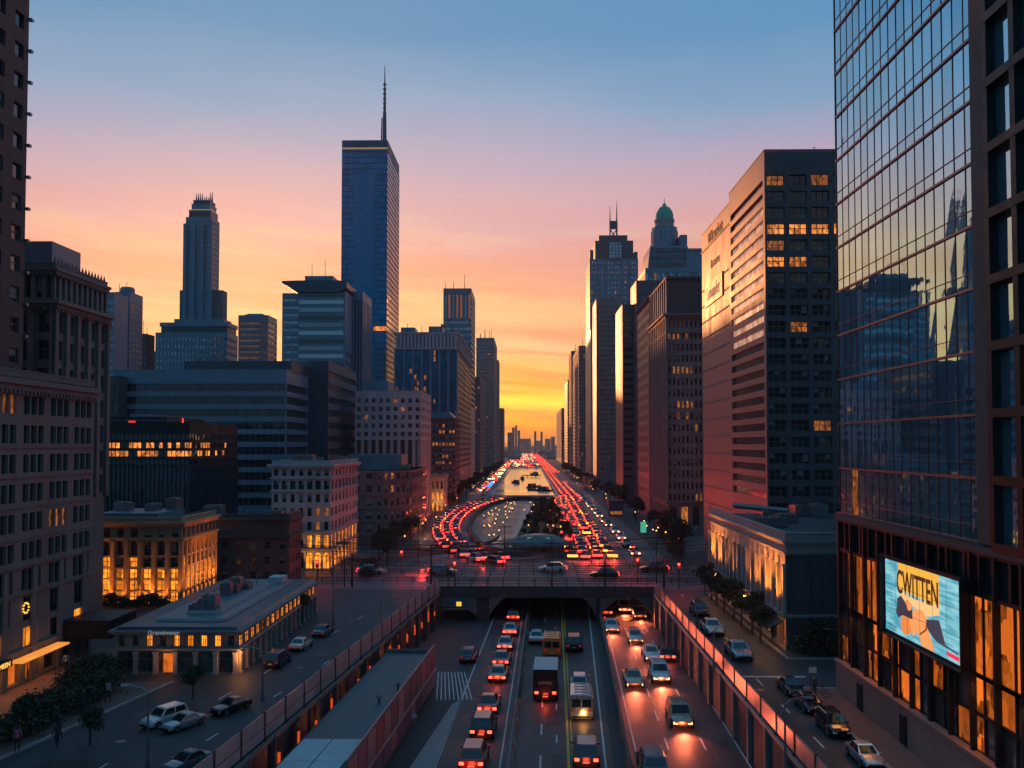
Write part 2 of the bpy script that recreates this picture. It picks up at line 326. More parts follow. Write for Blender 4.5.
class Bld:
    """a building: an Empty at its base; windows become parts, the nearest hundred one by one"""
    def __init__(s, name, label, x0, x1, y0, y1, z1, wallm, cat='building', roofm=None, zvis=0, z0=0, group=None, seed=None):
        s.x0, s.x1, s.y0, s.y1, s.z0, s.z1 = x0, x1, y0, y1, z0, z1
        s.ox, s.oy = (x0+x1)/2, (y0+y1)/2
        s.e = thing(name, label, cat, (s.ox, s.oy, z0), group=group); s.wall = MB(); s.wm = wallm; s.win = []; s.zvis = zvis
        s.roofm = roofm or G['roof']; s.rnd = random.Random(seed if seed is not None else hash(label) % 1000 if False else len(label)*7+int(abs(x0)))
        s.extra = {}; s.parts = []
    def face(s, side):
        """origin, u, n, width, rot"""
        if side == 'front': return Vector((s.x0, s.y0, 0)), Vector((1,0,0)), Vector((0,-1,0)), s.x1-s.x0, 0
        if side == 'right': return Vector((s.x1, s.y0, 0)), Vector((0,1,0)), Vector((1,0,0)), s.y1-s.y0, math.pi/2
        if side == 'left':  return Vector((s.x0, s.y1, 0)), Vector((0,-1,0)), Vector((-1,0,0)), s.y1-s.y0, -math.pi/2
        if side == 'back':  return Vector((s.x1, s.y1, 0)), Vector((-1,0,0)), Vector((0,1,0)), s.x1-s.x0, math.pi
    def plain(s, side, za=None, zb=None, mi=0):
        o, u, n, W, rz = s.face(side); za = s.z0 if za is None else za; zb = s.z1 if zb is None else zb
        s.wall.quad(o+Vector((0,0,za)), o+u*W+Vector((0,0,za)), o+u*W+Vector((0,0,zb)), o+Vector((0,0,zb)), mi)
    def grid(s, side, za, zb, nx, ny, fw=.6, fh=.6, depth=.3, lit=0.0, style='two', gl='dark', litm='lit', um=0.0, litf=None, frame=None, sub=1, name='window', mi=0, sub_gap=.12):
        """punched windows; sub = windows per bay; litf(i,j)->glass key or None"""
        o, u, n, W, rz = s.face(side); zv = Vector((0,0,1)); q = s.wall
        P = lambda a, z, d=0.0: o + u*a + zv*z - n*d
        ph = (zb-za)/ny; pw = (W-2*um)/nx
        cols = []
        for i in range(nx):
            a = um+pw*i+pw*(1-fw)/2; wdt = pw*fw
            for k in range(sub):
                g = sub_gap; ww = (wdt-g*(sub-1))/sub
                cols.append((a+k*(ww+g), a+k*(ww+g)+ww, i))
        rows = [(za+ph*j+ph*(1-fh)*.45, za+ph*j+ph*(1-fh)*.45+ph*fh) for j in range(ny)]
        e = 0.0
        for (a, b, i) in cols:
            if a > e+1e-4: q.quad(P(e, za), P(a, za), P(a, zb), P(e, zb), mi)
            zz = za
            for (c, d) in rows:
                q.quad(P(a, zz), P(b, zz), P(b, c), P(a, c), mi); zz = d
                q.quad(P(a, c), P(b, c), P(b, c, depth), P(a, c, depth), mi); q.quad(P(a, d, depth), P(b, d, depth), P(b, d), P(a, d), mi)
                q.quad(P(a, c), P(a, c, depth), P(a, d, depth), P(a, d), mi); q.quad(P(b, c, depth), P(b, c), P(b, d), P(b, d, depth), mi)
            q.quad(P(a, zz), P(b, zz), P(b, zb), P(a, zb), mi); e = b
        if W > e+1e-4: q.quad(P(e, za), P(W, za), P(W, zb), P(e, zb), mi)
        for (a, b, i) in cols:
            for j, (c, d) in enumerate(rows):
                k = litf(i, j) if litf else (litm if s.rnd.random() < lit else None)
                s.win.append((P((a+b)/2, c, depth-.08), rz, b-a, d-c, k or gl, style, frame or G['greyglassframe'], name))
    def bands(s, side, za, zb, ny, fh=.5, depth=.35, gl='dark', um=.4, lit=0.0, litf=None, mi=0, litm='lit'):
        s.grid(side, za, zb, 1, ny, (s.face(side)[3]-2*um)/s.face(side)[3], fh, depth, lit=lit, style='many', gl=gl, litf=litf, name='window_band', mi=mi, litm=litm)
    def curtain(s, side, za, zb, nx, ny, gl='blue', lit=0.0, fr=None, t=.12, tr=.25, name='curtain_wall', litm='litdim', litf=None, jig=.02, a0=0.0, a1=None, proud=.08):
        o, u, n, W, rz = s.face(side); zv = Vector((0,0,1)); g = MB(); f = MB()
        a1 = W if a1 is None else a1; WW = a1-a0
        P = lambda a, z, d=0.0: o + u*a + zv*z + n*d - Vector((s.ox, s.oy, s.z0))
        ph = (zb-za)/ny; pw = WW/nx
        for i in range(nx):
            for j in range(ny):
                a, b, c, d = a0+i*pw, a0+(i+1)*pw, za+j*ph, za+(j+1)*ph
                r = lambda: s.rnd.uniform(-jig, jig)
                k = litf(i, j) if litf else s.rnd.random() < lit
                g.quad(P(a, c, r()), P(b, c, r()), P(b, d, r()), P(a, d, r()), 1 if k else 0)
        def slab(a, b, c, d, h):
            f.quad(P(a,c,h), P(b,c,h), P(b,d,h), P(a,d,h)); f.quad(P(a,c,-.05), P(b,c,-.05), P(b,c,h), P(a,c,h)); f.quad(P(a,d,h), P(b,d,h), P(b,d,-.05), P(a,d,-.05))
            f.quad(P(a,c,-.05), P(a,c,h), P(a,d,h), P(a,d,-.05)); f.quad(P(b,c,h), P(b,c,-.05), P(b,d,-.05), P(b,d,h))
        if t:
            for i in range(nx+1): slab(a0+i*pw-t/2, a0+i*pw+t/2, za, zb, proud)
        if tr:
            for j in range(ny+1): slab(a0, a1, za+j*ph-tr/2, za+j*ph+tr/2, proud+.03)
        go = g.build(name, [GL[gl], GL[litm]], s.e)
        if t or tr: f.build('glazing_frame', [fr or G['greyglassframe']], go)
        return go
    def fins(s, side, za, zb, n, w, d, m, name='pier', a0=0, a1=None, inset=0):
        """vertical piers as one part"""
        o, u, nn_, W, rz = s.face(side); a1 = W if a1 is None else a1; me = None; r = None
        for i in range(n):
            c = a0 + (a1-a0)*(i+.5)/n if not inset else a0 + (a1-a0)*i/(n-1)
            p = o+u*(c-w/2); q = o+u*(c+w/2)+nn_*d; cx, cy = (p.x+q.x)/2, (p.y+q.y)/2
            if me is None:
                b = MB(); hx, hy = abs(p.x-q.x)/2, abs(p.y-q.y)/2; b.box(-hx, hx, -hy, hy, 0, zb-za)
                if zb-za > 1.5: b.box(-hx-.06, hx+.06, -hy-.06, hy+.06, -.0, .22); b.box(-hx-.06, hx+.06, -hy-.06, hy+.06, zb-za-.25, zb-za-.02)
                me = b.mesh(name, m)
            r = inst(me, name, s.e, (cx-s.ox, cy-s.oy, za-s.z0))
        return r
    def ledge(s, z, h, d, m=None, name='cornice', x0=None, x1=None, y0=None, y1=None, dent=0):
        b = MB(); x0 = s.x0 if x0 is None else x0; x1 = s.x1 if x1 is None else x1; y0 = s.y0 if y0 is None else y0; y1 = s.y1 if y1 is None else y1
        for k, (zz, hh, dd) in enumerate(((z, h*.5, d*.55), (z+h*.5, h*.5, d))):
            a = dd
            b.box(x0-a-s.ox, x1+a-s.ox, y0-a-s.oy, y0+.05-s.oy, zz-s.z0, zz+hh-s.z0)
            b.box(x0-a-s.ox, x0+.05-s.ox, y0+.051-s.oy, y1-s.oy, zz-s.z0, zz+hh-s.z0); b.box(x1-.05-s.ox, x1+a-s.ox, y0+.051-s.oy, y1-s.oy, zz-s.z0, zz+hh-s.z0)
        if dent:
            x = x0
            while x < x1: b.box(x-s.ox, x+dent*.5-s.ox, y0-d*.5-s.oy, y0-s.oy, z-h*.35-s.z0, z-s.z0-.002); x += dent
            for X, sg in ((x0, -1), (x1, 1)):
                y = y0
                while y < y1: b.box(X-s.ox, X+sg*d*.5-s.ox, y-s.oy, y+dent*.5-s.oy, z-h*.35-s.z0, z-s.z0-.002); y += dent
        return b.build(name, m or s.wm, s.e)
    def block(s, name, x0, x1, y0, y1, z0, z1, m, mt=None):
        b = MB(); b.box(x0-s.ox, x1-s.ox, y0-s.oy, y1-s.oy, z0-s.z0, z1-s.z0, 0, 1 if mt else None)
        return b.build(name, [m, mt] if mt else m, s.e)
    def antennas(s, n, zt, hmin=1, hmax=3, name='antenna', r=.06):
        for _ in range(n):
            x = s.rnd.uniform(s.x0+.5, s.x1-.5)-s.ox; y = s.rnd.uniform(s.y0+.3, s.y0+3)-s.oy; h = s.rnd.uniform(hmin, hmax)
            b = MB(); b.tube((x, y, zt-s.z0), (x, y, zt-s.z0+h), r, r*.5, 5); b.tube((x-.25, y, zt-s.z0+h*.8), (x+.25, y, zt-s.z0+h*.8), r*.6, seg=4); b.build(name, G['black'], s.e)
    def roofstuff(s, n, zt, smin=1.2, smax=3, m=None):
        for _ in range(n):
            w_ = s.rnd.uniform(smin, smax); d_ = s.rnd.uniform(smin, smax)
            x = s.rnd.uniform(s.x0+1, max(s.x0+1.1, s.x1-w_-1)); y = s.rnd.uniform(s.y0+1, max(s.y0+1.1, s.y1-d_-1)); h = s.rnd.uniform(.6, 1.6)
            b = MB(); b.box(x-s.ox, x+w_-s.ox, y-s.oy, y+d_-s.oy, zt-s.z0, zt+h-s.z0)
            for k in range(3): b.box(x+w_*(.15+.27*k)-s.ox, x+w_*(.3+.27*k)-s.ox, y+.2-s.oy, y+d_-.2-s.oy, zt+h-s.z0, zt+h+.12-s.z0)
            b.build('rooftop_unit', m or G['metal'], s.e)
    def done(s, parapet=.8, cap=.25, roof=True):
        off = Vector((s.ox, s.oy, s.z0))
        m = s.wall; 
        m.v = [(x-off.x, y-off.y, z-off.z) for x, y, z in m.v]
        if m.v: m.build('wall', [s.wm] + list(s.extra.values()), s.e)
        if roof:
            b = MB(); X0, X1, Y0, Y1, Z = s.x0-off.x, s.x1-off.x, s.y0-off.y, s.y1-off.y, s.z1-off.z
            b.box(X0+.32, X1-.32, Y0+.32, Y1-.02, Z-.4, Z-.05)
            b.build('roof', s.roofm, s.e)
            b = MB(); t = .3
            b.box(X0, X1, Y0, Y0+t, Z, Z+parapet); b.box(X0, X0+t, Y0+t, Y1, Z, Z+parapet); b.box(X1-t, X1, Y0+t, Y1, Z, Z+parapet)
            b.box(X0-.06, X1+.06, Y0-.06, Y0+t+.06, Z+parapet, Z+parapet+.12); b.box(X0-.06, X0+t+.06, Y0+t+.06, Y1, Z+parapet, Z+parapet+.12); b.box(X1-t-.06, X1+.06, Y0+t+.06, Y1, Z+parapet, Z+parapet+.12)
            b.build('parapet', s.wm, s.e)
        # windows
        ws = sorted(s.win, key=lambda a: ((a[0]-C0).length + (1e4 if a[0].z < s.zvis else 0)))
        one, rest = ws[:95], ws[95:]
        for p, rz, w_, h_, k, style, fr, nm in one:
            inst(wmesh(w_, h_, GL[k], style, fr, s.rnd.choice((0,0,0,1,2,3,4,5)) if k in ('dark','bronze','sky') else 0), nm, s.e, p-off, rz)
        if rest:
            b = MB(); keys = []
            for p, rz, w_, h_, k, style, fr, nm in rest:
                if k not in keys: keys.append(k)
                c, sn = math.cos(rz), math.sin(rz); q = p-off
                def T(x, y, z): return (q.x+c*x-sn*y, q.y+sn*x+c*y, q.z+z)
                nx = max(2, int(w_/1.3)) if style == 'many' else {'two': 2, 'three': 3}.get(style, 1)
                for i in range(nx):
                    a = -w_/2+w_*i/nx; e = -w_/2+w_*(i+1)/nx; gp = .05
                    b.quad(T(a+gp, 0, 0), T(e-gp, 0, 0), T(e-gp, 0, h_), T(a+gp, 0, h_), keys.index(k))
            o = b.build(rest[0][7], [GL[k] for k in keys], s.e); o['kind'] = 'stuff'
        return s
def spec(side, a, b, c, d, ytop):
    """front face columns a-b at depth d, side face b-c (left) or c-b... returns x0,x1,y0,y1,z1"""
    xc = XA(b, d); xo = XA(a, d); y1 = YS(c, xc); z = ZA(b, ytop, d)
    return (min(xo, xc), max(xo, xc), d, y1, z)
# ================================================================== GROUND AND ROADS
ZT = -4.2                                   # level of the sunken freeway
fl = lambda y: -13.4 - (107.8-y)*.094         # left edge of the trench (follows the fence)
FX = 17.2                                   # right edge of the trench
BY0, BY1 = 125.0, 150.0                     # bridge
g = MB()
g.poly([(-2600,-60,0),(fl(-60),-60,0),(fl(BY0),BY0,0),(fl(BY0),BY1,0),(-2600,BY1,0)])
g.poly([(FX,-60,0),(2600,-60,0),(2600,BY1,0),(FX,BY1,0),(FX,BY0,0)])
g.poly([(-2600,BY1,0),(fl(BY0),BY1,0),(FX,BY1,0),(2600,BY1,0),(2600,2890,0),(-2600,2890,0)])
struct(g.build('ground', G['ground']))
g = MB(); g.poly([(fl(-60)-.2,-60,ZT-.02),(FX+.2,-60,ZT-.02),(FX+.2,BY1,ZT-.02),(fl(BY0)-.2,BY1,ZT-.02)]); struct(g.build('trench_floor', G['darkconc']))
# freeway centre line functions (heading a little to the right)
def fx(px_, y):                              # lateral helper: columns given at the bottom of the picture
    return None
def line(pa, pb, z=ZT):
    A, B = atZ(*pa, z), atZ(*pb, z); k = (B.x-A.x)/(B.y-A.y)
    return lambda y: A.x + (y-A.y)*k
e_left = line((497,604), (430,768)); e_med = line((529,604), (509,768)); e_yel = line((563,640), (569,768)); e_right = line((592,606), (614,768))
r_left = line((600,612), (633,768)); r_right = line((652,604), (757,768))
def strip(name, fa, fb, y0, y1, z, m, n=1):
    b = MB()
    for i in range(n):
        a, c = y0+(y1-y0)*i/n, y0+(y1-y0)*(i+1)/n
        b.quad((fa(a), a, z), (fb(a), a, z), (fb(c), c, z), (fa(c), c, z))
    return struct(b.build(name, m))
strip('freeway', e_left, e_right, -50, BY1, ZT, G['freeway']); strip('oncoming_freeway', r_left, r_right, -50, BY1, ZT, G['freeway'])
def off(f, d): return lambda y: f(y)+d
def lerpf(a, b, t): return lambda y: a(y)+(b(y)-a(y))*t
b = MB()
def mark(b, f, w_, y0, y1, z, dash=None, gap=None, mi=0):
    if dash is None:
        n = max(1, int((y1-y0)/20))
        for i in range(n):
            a, c = y0+(y1-y0)*i/n, y0+(y1-y0)*(i+1)/n
            b.quad((f(a)-w_/2,a,z),(f(a)+w_/2,a,z),(f(c)+w_/2,c,z),(f(c)-w_/2,c,z), mi)
    else:
        y = y0
        while y < y1:
            c = min(y+dash, y1); b.quad((f(y)-w_/2,y,z),(f(y)+w_/2,y,z),(f(c)+w_/2,c,z),(f(c)-w_/2,c,z), mi); y += dash+gap
zm = ZT+.026
mark(b, off(e_left,.35), .14, 20, BY1, zm); mark(b, lerpf(e_left,e_med,.52), .14, 20, BY1, zm, 3, 5)
mark(b, off(e_med,-.7), .12, 20, BY1, zm); mark(b, lerpf(e_med,e_yel,.52), .14, 20, BY1, zm, 3, 5)
mark(b, off(e_right,-.6), .16, 20, BY1, zm)
mark(b, off(r_left,.5), .14, 20, BY1, zm); mark(b, off(r_right,-.45), .14, 20, BY1, zm)
for t in (.34, .66): mark(b, lerpf(r_left,r_right,t), .15, 20, BY1, zm, 3, 4.5)
mark(b, e_yel, .2, 20, BY1, zm, mi=1); mark(b, off(e_yel,.32), .12, 20, BY1, zm, mi=1)
mark(b, off(e_yel,-.9), .12, 20, BY1, zm, 2, 7)
struct(b.build('freeway_markings', [G['white'], G['yellow']]))
# median barrier of the left carriageways, kerb walls
def wallstrip(name, f, w_, y0, y1, z0, z1, m, label, cat, n=6, group=None):
    o = thing(name, label, cat, (f((y0+y1)/2), (y0+y1)/2, z0), group=group); b = MB(); c = MB()
    for i in range(n):
        a, e = y0+(y1-y0)*i/n+.02, y0+(y1-y0)*(i+1)/n-.02
        ox, oy = o.location.x, o.location.y
        rings = []
        for y in (a, e):
            x = f(y)-ox; rings.append([(x-w_/2,y-oy,0),(x+w_/2,y-oy,0),(x+w_/2,y-oy,.15),(x+w_*.25,y-oy,(z1-z0)*.45),(x+w_*.2,y-oy,z1-z0),(x-w_*.2,y-oy,z1-z0),(x-w_*.25,y-oy,(z1-z0)*.45),(x-w_/2,y-oy,.15)])
        b.loft(rings)
    b.build('barrier_wall', m, o); return o
o = wallstrip('lane_barrier', e_med, .55, 20, BY1-1, ZT, ZT+.85, G['concrete'], 'low concrete barrier between the two lanes of tail lights and the truck lanes', 'barrier', 30)
many('reflector_plate', [(e_med(y)+.28-o.location.x, y-o.location.y, .1) for y in range(30, 148, 6)], bx(0, .08, 0, .35, 0, .6), G['yellow'], o)
# rubble faced median between the two carriageways
mb_ = MB()
n = 40
for i in range(n):
    a, c = 20+(BY1-20)*i/n, 20+(BY1-20)*(i+1)/n
    L0, L1, R0, R1 = e_right(a), e_right(c), r_left(a), r_left(c); h = 1.15
    jj = random.uniform(-.05, .05)
    mb_.quad((L0+.9,a,ZT),(L1+.9,c,ZT),(L1+1.1,c,ZT+h),(L0+1.1,a,ZT+h)); mb_.quad((L0+1.1,a,ZT+h),(L1+1.1,c,ZT+h),(R1-.45,c,ZT+h+jj),(R0-.45,a,ZT+h+jj)); mb_.quad((R0-.45,a,ZT+h+jj),(R1-.45,c,ZT+h+jj),(R1-.1,c,ZT),(R0-.1,a,ZT))
o = mb_.build('median_wall', [G['rubble']]); tag(o, 'rough stone median wall between the tail-light lanes and the oncoming lanes', 'wall')
# retaining walls of the trench
rw = thing('retaining_wall', 'dark retaining wall with piers below the left street fence', 'wall', (fl(60), 60, ZT))
b = MB(); ox, oy = fl(60), 60
for i in range(14):
    a, c = -20+i*10.4, -20+(i+1)*10.4
    c = min(c, BY0)
    b.quad((fl(a)-ox,a-oy,0),(fl(c)-ox,c-oy,0),(fl(c)-ox,c-oy,-ZT),(fl(a)-ox,a-oy,-ZT))
b.build('wall_face', G['darkconc'], rw)
many('pier', [(fl(30+4.6*k)-ox, 30+4.6*k-oy, 0) for k in range(20)], bx(-.05, .45, 0, .6, 0, -ZT-.15), G['darkconc'], rw)
rw2 = thing('retaining_wall', 'dark retaining wall below the pink panelled fence', 'wall', (FX, 60, ZT))
b = MB(); b.box(0, .5, -70, BY0-60, 0, -ZT-.01); b.build('wall_face', G['darkconc'], rw2)
many('pier', [(0, 20+5*k-60, 0) for k in range(21)], bx(-.3, -.002, 0, .5, 0, -ZT-.2), G['concrete'], rw2)
b = MB()
for i in range(20):
    a, c = 20+i*5.2, 20+(i+1)*5.2-.03; x0 = r_right(a); x1 = r_right(c)
    b.loft([[(x0-RX, a-60, 0),(x0+.35-RX,a-60,0),(x0+.3-RX,a-60,.8),(x0+.08-RX,a-60,.8)] for RX in (FX,)] + [[(x1-FX, c-60, 0),(x1+.35-FX,c-60,0),(x1+.3-FX,c-60,.8),(x1+.08-FX,c-60,.8)]])
b.build('kerb_barrier', G['concrete'], rw2)
# streets at ground level
kl = line((0,761), (190,676), 0)            # kerb line of the left street
strip('left_street', lambda y: kl(y) if y < 90 else kl(90)+(y-90)*.0+0, off(fl, -.3), -50, BY0-1, .004, G['asphalt'], 12)
b = MB(); b.poly([(kl(-50)-.3,-50,0),(kl(-50),-50,0),(kl(76),76,0),(kl(76)-.3,76,0)]); 
kb = MB()
def kerb(b, pts, w_=.3, h=.13):
    for p, q in zip(pts, pts[1:]):
        d = Vector((q[0]-p[0], q[1]-p[1], 0)).normalized(); nn_ = Vector((-d.y, d.x, 0))*w_
        b.prism([(p[0],p[1]),(q[0],q[1]),(q[0]+nn_.x,q[1]+nn_.y),(p[0]+nn_.x,p[1]+nn_.y)], 0.001, h)
kerb(kb, [(kl(20),20),(kl(76),76)]); struct(kb.build('kerb', G['kerb']))
pv = MB(); pv.prism([(-41.9,20),(kl(20)-.31,20),(kl(76)-.31,76),(-35.5,76),(-35.5,88),(-41.9,88)], .0, .125); struct(pv.build('sidewalk', G['brickwalk']))
# island in front of the low corner building
il = MB(); i0 = atZ(165,703); i1 = atZ(262,650)
strip('right_street', lambda y: FX+.35, lambda y: 22.2, -50, 76, .004, G['asphalt'], 1)
strip('right_street_beyond', lambda y: FX+.35, lambda y: 24.2, 84.001, BY0-1, .004, G['asphalt'], 1)
strip('side_street', lambda y: FX+.35, lambda y: 140, 76.001, 84, .004, G['asphalt'], 1)
kb = MB(); kb.prism([(22.2,20),(22.5,20),(22.5,75),(22.2,75)], .001, .14); kb.prism([(22.5,74.7),(60,74.7),(60,75),(22.2,75)], .0015, .139)
kb.prism([(24.2,85),(24.5,85),(24.5,122),(24.2,122)], .001, .13); kb.prism([(24.5,85),(70,85),(70,85.3),(24.5,85.3)], .0015, .129)
struct(kb.build('kerb', G['kerb']))
pv = MB(); pv.prism([(22.5,20),(26.2,20),(26.2,73.9),(60,73.9),(60,74.69),(22.5,74.69)], 0, .125); struct(pv.build('brick_sidewalk', G['brickwalk']))
pv = MB(); pv.prism([(24.51,85.31),(60,85.31),(60,88),(25,88),(25,122),(24.51,122)], 0, .12); struct(pv.build('sidewalk', G['ground']))
b = MB()
mark(b, lambda y: 19.6, .13, 22, 78, .02, 2.2, 5.5); mark(b, lambda y: 20.6, .13, 86, 122, .02, 2.2, 4.5)
for k in range(5): b.box(22.9, 25.2, 50.2+k*.55, 50.45+k*.55, .128, .132)
b.box(18, 24, 78.6, 79.0, .012, .02)
ml = lambda y: (kl(y)+fl(y))/2-.5
mark(b, ml, .13, 30, 112, .02, 2.2, 6); mark(b, off(ml, 4), .13, 40, 112, .02, 1.6, 9)
struct(b.build('street_markings', G['white']))
# ------------------------------------------------------------------ the cross street bridge
br = thing('road_bridge', 'wide road bridge with dark railings crossing over the sunken freeway', 'bridge', (0, BY0, 0))
b = MB(); b.box(fl(BY0)-.5, FX+.5, 0, 25, -.75, -.01); b.build('deck', G['darkconc'], br)
b = MB(); b.box(fl(BY0)-.3, FX+.3, -.25, 0, -1.0, .55); b.build('deck_edge', G['darkconc'], br)
piers = [(e_left(BY0)-1.9, e_left(BY0)-.15), (e_right(BY0)+.25, r_left(BY0)-.25)]
for a, c in piers:
    b = MB(); b.box(a, c, .2, 24.5, ZT-.01, -.76); b.build('pier', G['darkconc'], br)
def haunch(xa, xb):
    """curved spandrel from pier xa (low) to xb (high)"""
    b = MB(); n = 10; pts = []
    for i in range(n+1):
        t = i/n; x = xa+(xb-xa)*t; z = -.99-2.4*(1-math.sin(t*math.pi/2)); pts.append((x, z))
    for p, q in zip(pts, pts[1:]):
        b.quad((p[0],-.1,p[1]),(q[0],-.1,q[1]),(q[0],-.1,-.98),(p[0],-.1,-.98)); b.quad((p[0],-.1,p[1]),(q[0],-.1,q[1]),(q[0],3,q[1]),(p[0],3,p[1])); b.quad((p[0],3,p[1]),(q[0],3,q[1]),(q[0],3,-.98),(p[0],3,-.98))
        b.tube((p[0],-.14,p[1]),(q[0],-.14,q[1]), .07, seg=5)
    for i in range(1, n): b.tube((pts[i][0],-.14,pts[i][1]),(pts[i][0]+(xb-xa)*.06,-.14,-1.0), .05, seg=4)
    return b.build('spandrel', G['concrete'], br)
haunch(piers[0][0], piers[0][0]-6.5); haunch(piers[0][1], piers[0][1]+2.5); haunch(piers[1][0], piers[1][0]-2.0); haunch(piers[1][1], piers[1][1]+3.2); haunch(FX, FX-2.6); haunch(fl(BY0), fl(BY0)+2.5)
b = MB(); b.box(fl(BY0)-.2, FX+.2, 24.2, 24.8, ZT, -.76); b.build('tunnel_wall', G['darkconc'], br)
cs = MB(); cs.quad((-400,BY0+.3,.012),(400,BY0+.3,.012),(400,BY1-.3,.012),(-400,BY1-.3,.012)); struct(cs.build('cross_street', G['deck']))
b = MB()
for k, y in enumerate((128.5, 131.6, 134.8, 141.2, 144.3, 147.3)):
    b.box(-60, 60, y, y+.14, .02, .026) if k not in (2, 3) else [b.box(-60+6*i, -57.5+6*i, y, y+.14, .02, .026) for i in range(20)]
struct(b.build('bridge_markings', G['white']))
for k, (y, h, lab) in enumerate(((BY0-.1, 1.1, 'black post and rail railing along the near edge of the bridge'), (131.0, .8, 'low black railing nearest the near edge between bridge lanes'),
                               (138.0, .9, 'black railing down the middle of the bridge'), (144.8, .8, 'low black railing between the far bridge lanes'), (BY1+.3, 1.1, 'black railing along the far edge of the bridge beside the roundabout'))):
    o = thing('bridge_railing', lab, 'railing', (0, y, .55 if k == 0 else .01), group='railings across the bridge')
    xa, xb = (-32, 26) if k else (fl(BY0)-.3, FX+.3)
    b = MB()
    for z in (.35*h, .68*h, h): b.box(xa, xb, -.04, .04, z-.04, z+.04)
    b.build('rail', G['rail'], o)
    many('post', [(xa+2.2*i, 0, 0) for i in range(int((xb-xa)/2.2)+1)], bx(-.05, .05, -.05, .05, 0, h+.08), G['rail'], o)
# tram rails, slack and slightly bowed
b = MB()
for y in (133.2, 134.5, 140.2, 141.5, 146.2):
    for i in range(24):
        x0, x1 = -48+4*i, -44+4*i; f = lambda x: y+.0009*(x+8)**2
        b.quad((x0,f(x0),.03),(x1,f(x1),.03),(x1,f(x1)+.12,.03),(x0,f(x0)+.12,.03))
struct(b.build('tram_rails', G['rail']))
# ------------------------------------------------------------------ beyond the bridge: roundabout, canal, avenue
st = MB(); st.quad((-22,BY1+.35,.016),(24.5,BY1+.35,.016),(24.5,352,.016),(-22,352,.016)); struct(st.build('roundabout_road', G['deck']))
ECX, ECY = -1.5, 243.0
def ell(a, b_, t): return (ECX+a*math.cos(t), ECY+b_*math.sin(t))
def disc(name, a, b_, z, m, n=72):
    q = MB(); q.poly([(*ell(a, b_, 2*math.pi*i/n), z) for i in range(n)]); return struct(q.build(name, m))
disc('roundabout_plaza', 12.6, 82, .05, G['plaza'])
q = MB(); q.quad((XA(505,168),168,.09),(XA(512,168)+.5,168,.09),(XA(535,305)+.6,305,.09),(XA(527,305)-.8,305,.09)); struct(q.build('pale_path', G['path']))
q = MB(); q.quad((XA(510,172),172,.10),(9.2,172,.10),(9.6,306,.10),(XA(533,306),306,.10)); struct(q.build('garden_bed', G['grass']))
o = thing('ring_wall', 'dark oval wall with a walkway round the roundabout garden', 'wall', (ECX, ECY, 0))
q = MB(); n = 90
for i in range(n):
    t0, t1 = 2*math.pi*i/n, 2*math.pi*(i+1)/n
    A, B_, C_, D_ = [(a*math.cos(t), b_*math.sin(t)) for a, b_, t in ((13.2,84,t0),(13.2,84,t1),(12.5,82.6,t1),(12.5,82.6,t0))]
    q.quad((*A,.02),(*B_,.02),(*B_,1.3),(*A,1.3)); q.quad((*A,1.3),(*B_,1.3),(*C_,1.3),(*D_,1.3)); q.quad((*D_,1.3),(*C_,1.3),(*C_,.02),(*D_,.02))
q.build('oval_wall', G['darkconc'], o)
q = MB()
for i in range(n):
    t0, t1 = 2*math.pi*i/n, 2*math.pi*(i+1)/n
    A, B_, C_, D_ = [(a*math.cos(t), b_*math.sin(t)) for a, b_, t in ((14.6,87,t0),(14.6,87,t1),(13.25,84.1,t1),(13.25,84.1,t0))]
    q.quad((*A,.3),(*B_,.3),(*C_,.3),(*D_,.3)); q.quad((*A,.02),(*B_,.02),(*B_,.3),(*A,.3))
q.build('walkway', G['concrete'], o)
# canal
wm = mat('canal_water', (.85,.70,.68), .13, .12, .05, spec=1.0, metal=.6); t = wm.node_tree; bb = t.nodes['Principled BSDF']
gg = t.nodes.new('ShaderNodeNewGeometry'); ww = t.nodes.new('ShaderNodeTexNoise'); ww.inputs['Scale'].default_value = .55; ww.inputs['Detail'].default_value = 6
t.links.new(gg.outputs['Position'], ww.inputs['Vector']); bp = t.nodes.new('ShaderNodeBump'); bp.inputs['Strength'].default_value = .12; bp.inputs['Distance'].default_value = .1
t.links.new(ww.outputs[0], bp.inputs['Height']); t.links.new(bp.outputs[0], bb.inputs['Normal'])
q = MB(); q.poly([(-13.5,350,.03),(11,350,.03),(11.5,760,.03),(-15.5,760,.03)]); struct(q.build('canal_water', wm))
o = thing('quay_wall', 'pale stone quay edge round the bright canal', 'wall', (0, 350, 0)); q = MB()
q.box(-14.2,-13.5,0,410,0,.5); q.box(11.5,12.3,0,410,0,.5); q.box(-13.5,11.5,-.8,0,0,.55); q.build('quay_edge', G['path'], o)
q = MB(); q.poly([(12.4,352,.016),(25,352,.016),(27,2600,.016),(12.4,2600,.016)]); q.poly([(-24,352,.016),(-14.5,352,.016),(-14.5,2600,.016),(-26,2600,.016)]); q.poly([(-14.4,762,.016),(12.3,762,.016),(12.3,2600,.016),(-14.4,2600,.016)])
struct(q.build('avenue', G['deck']))
q = MB()
for x in (15.2, 18.4, 21.6): mark(q, lambda y, x=x: x, .18, 156, 700, .035, 4, 6)
for r_ in (1.18, 1.36):
    for i in range(60):
        t0 = math.pi*.55+ i*math.pi*.95/60; t1 = t0+math.pi*.4/60
        A, B_ = ell(14.6*r_, 87*(1+(r_-1)*.35), t0), ell(14.6*r_, 87*(1+(r_-1)*.35), t1)
        q.quad((A[0],A[1],.036),(B_[0],B_[1],.036),(B_[0]+.18,B_[1],.036),(A[0]+.18,A[1],.036))
struct(q.build('avenue_markings', G['white']))
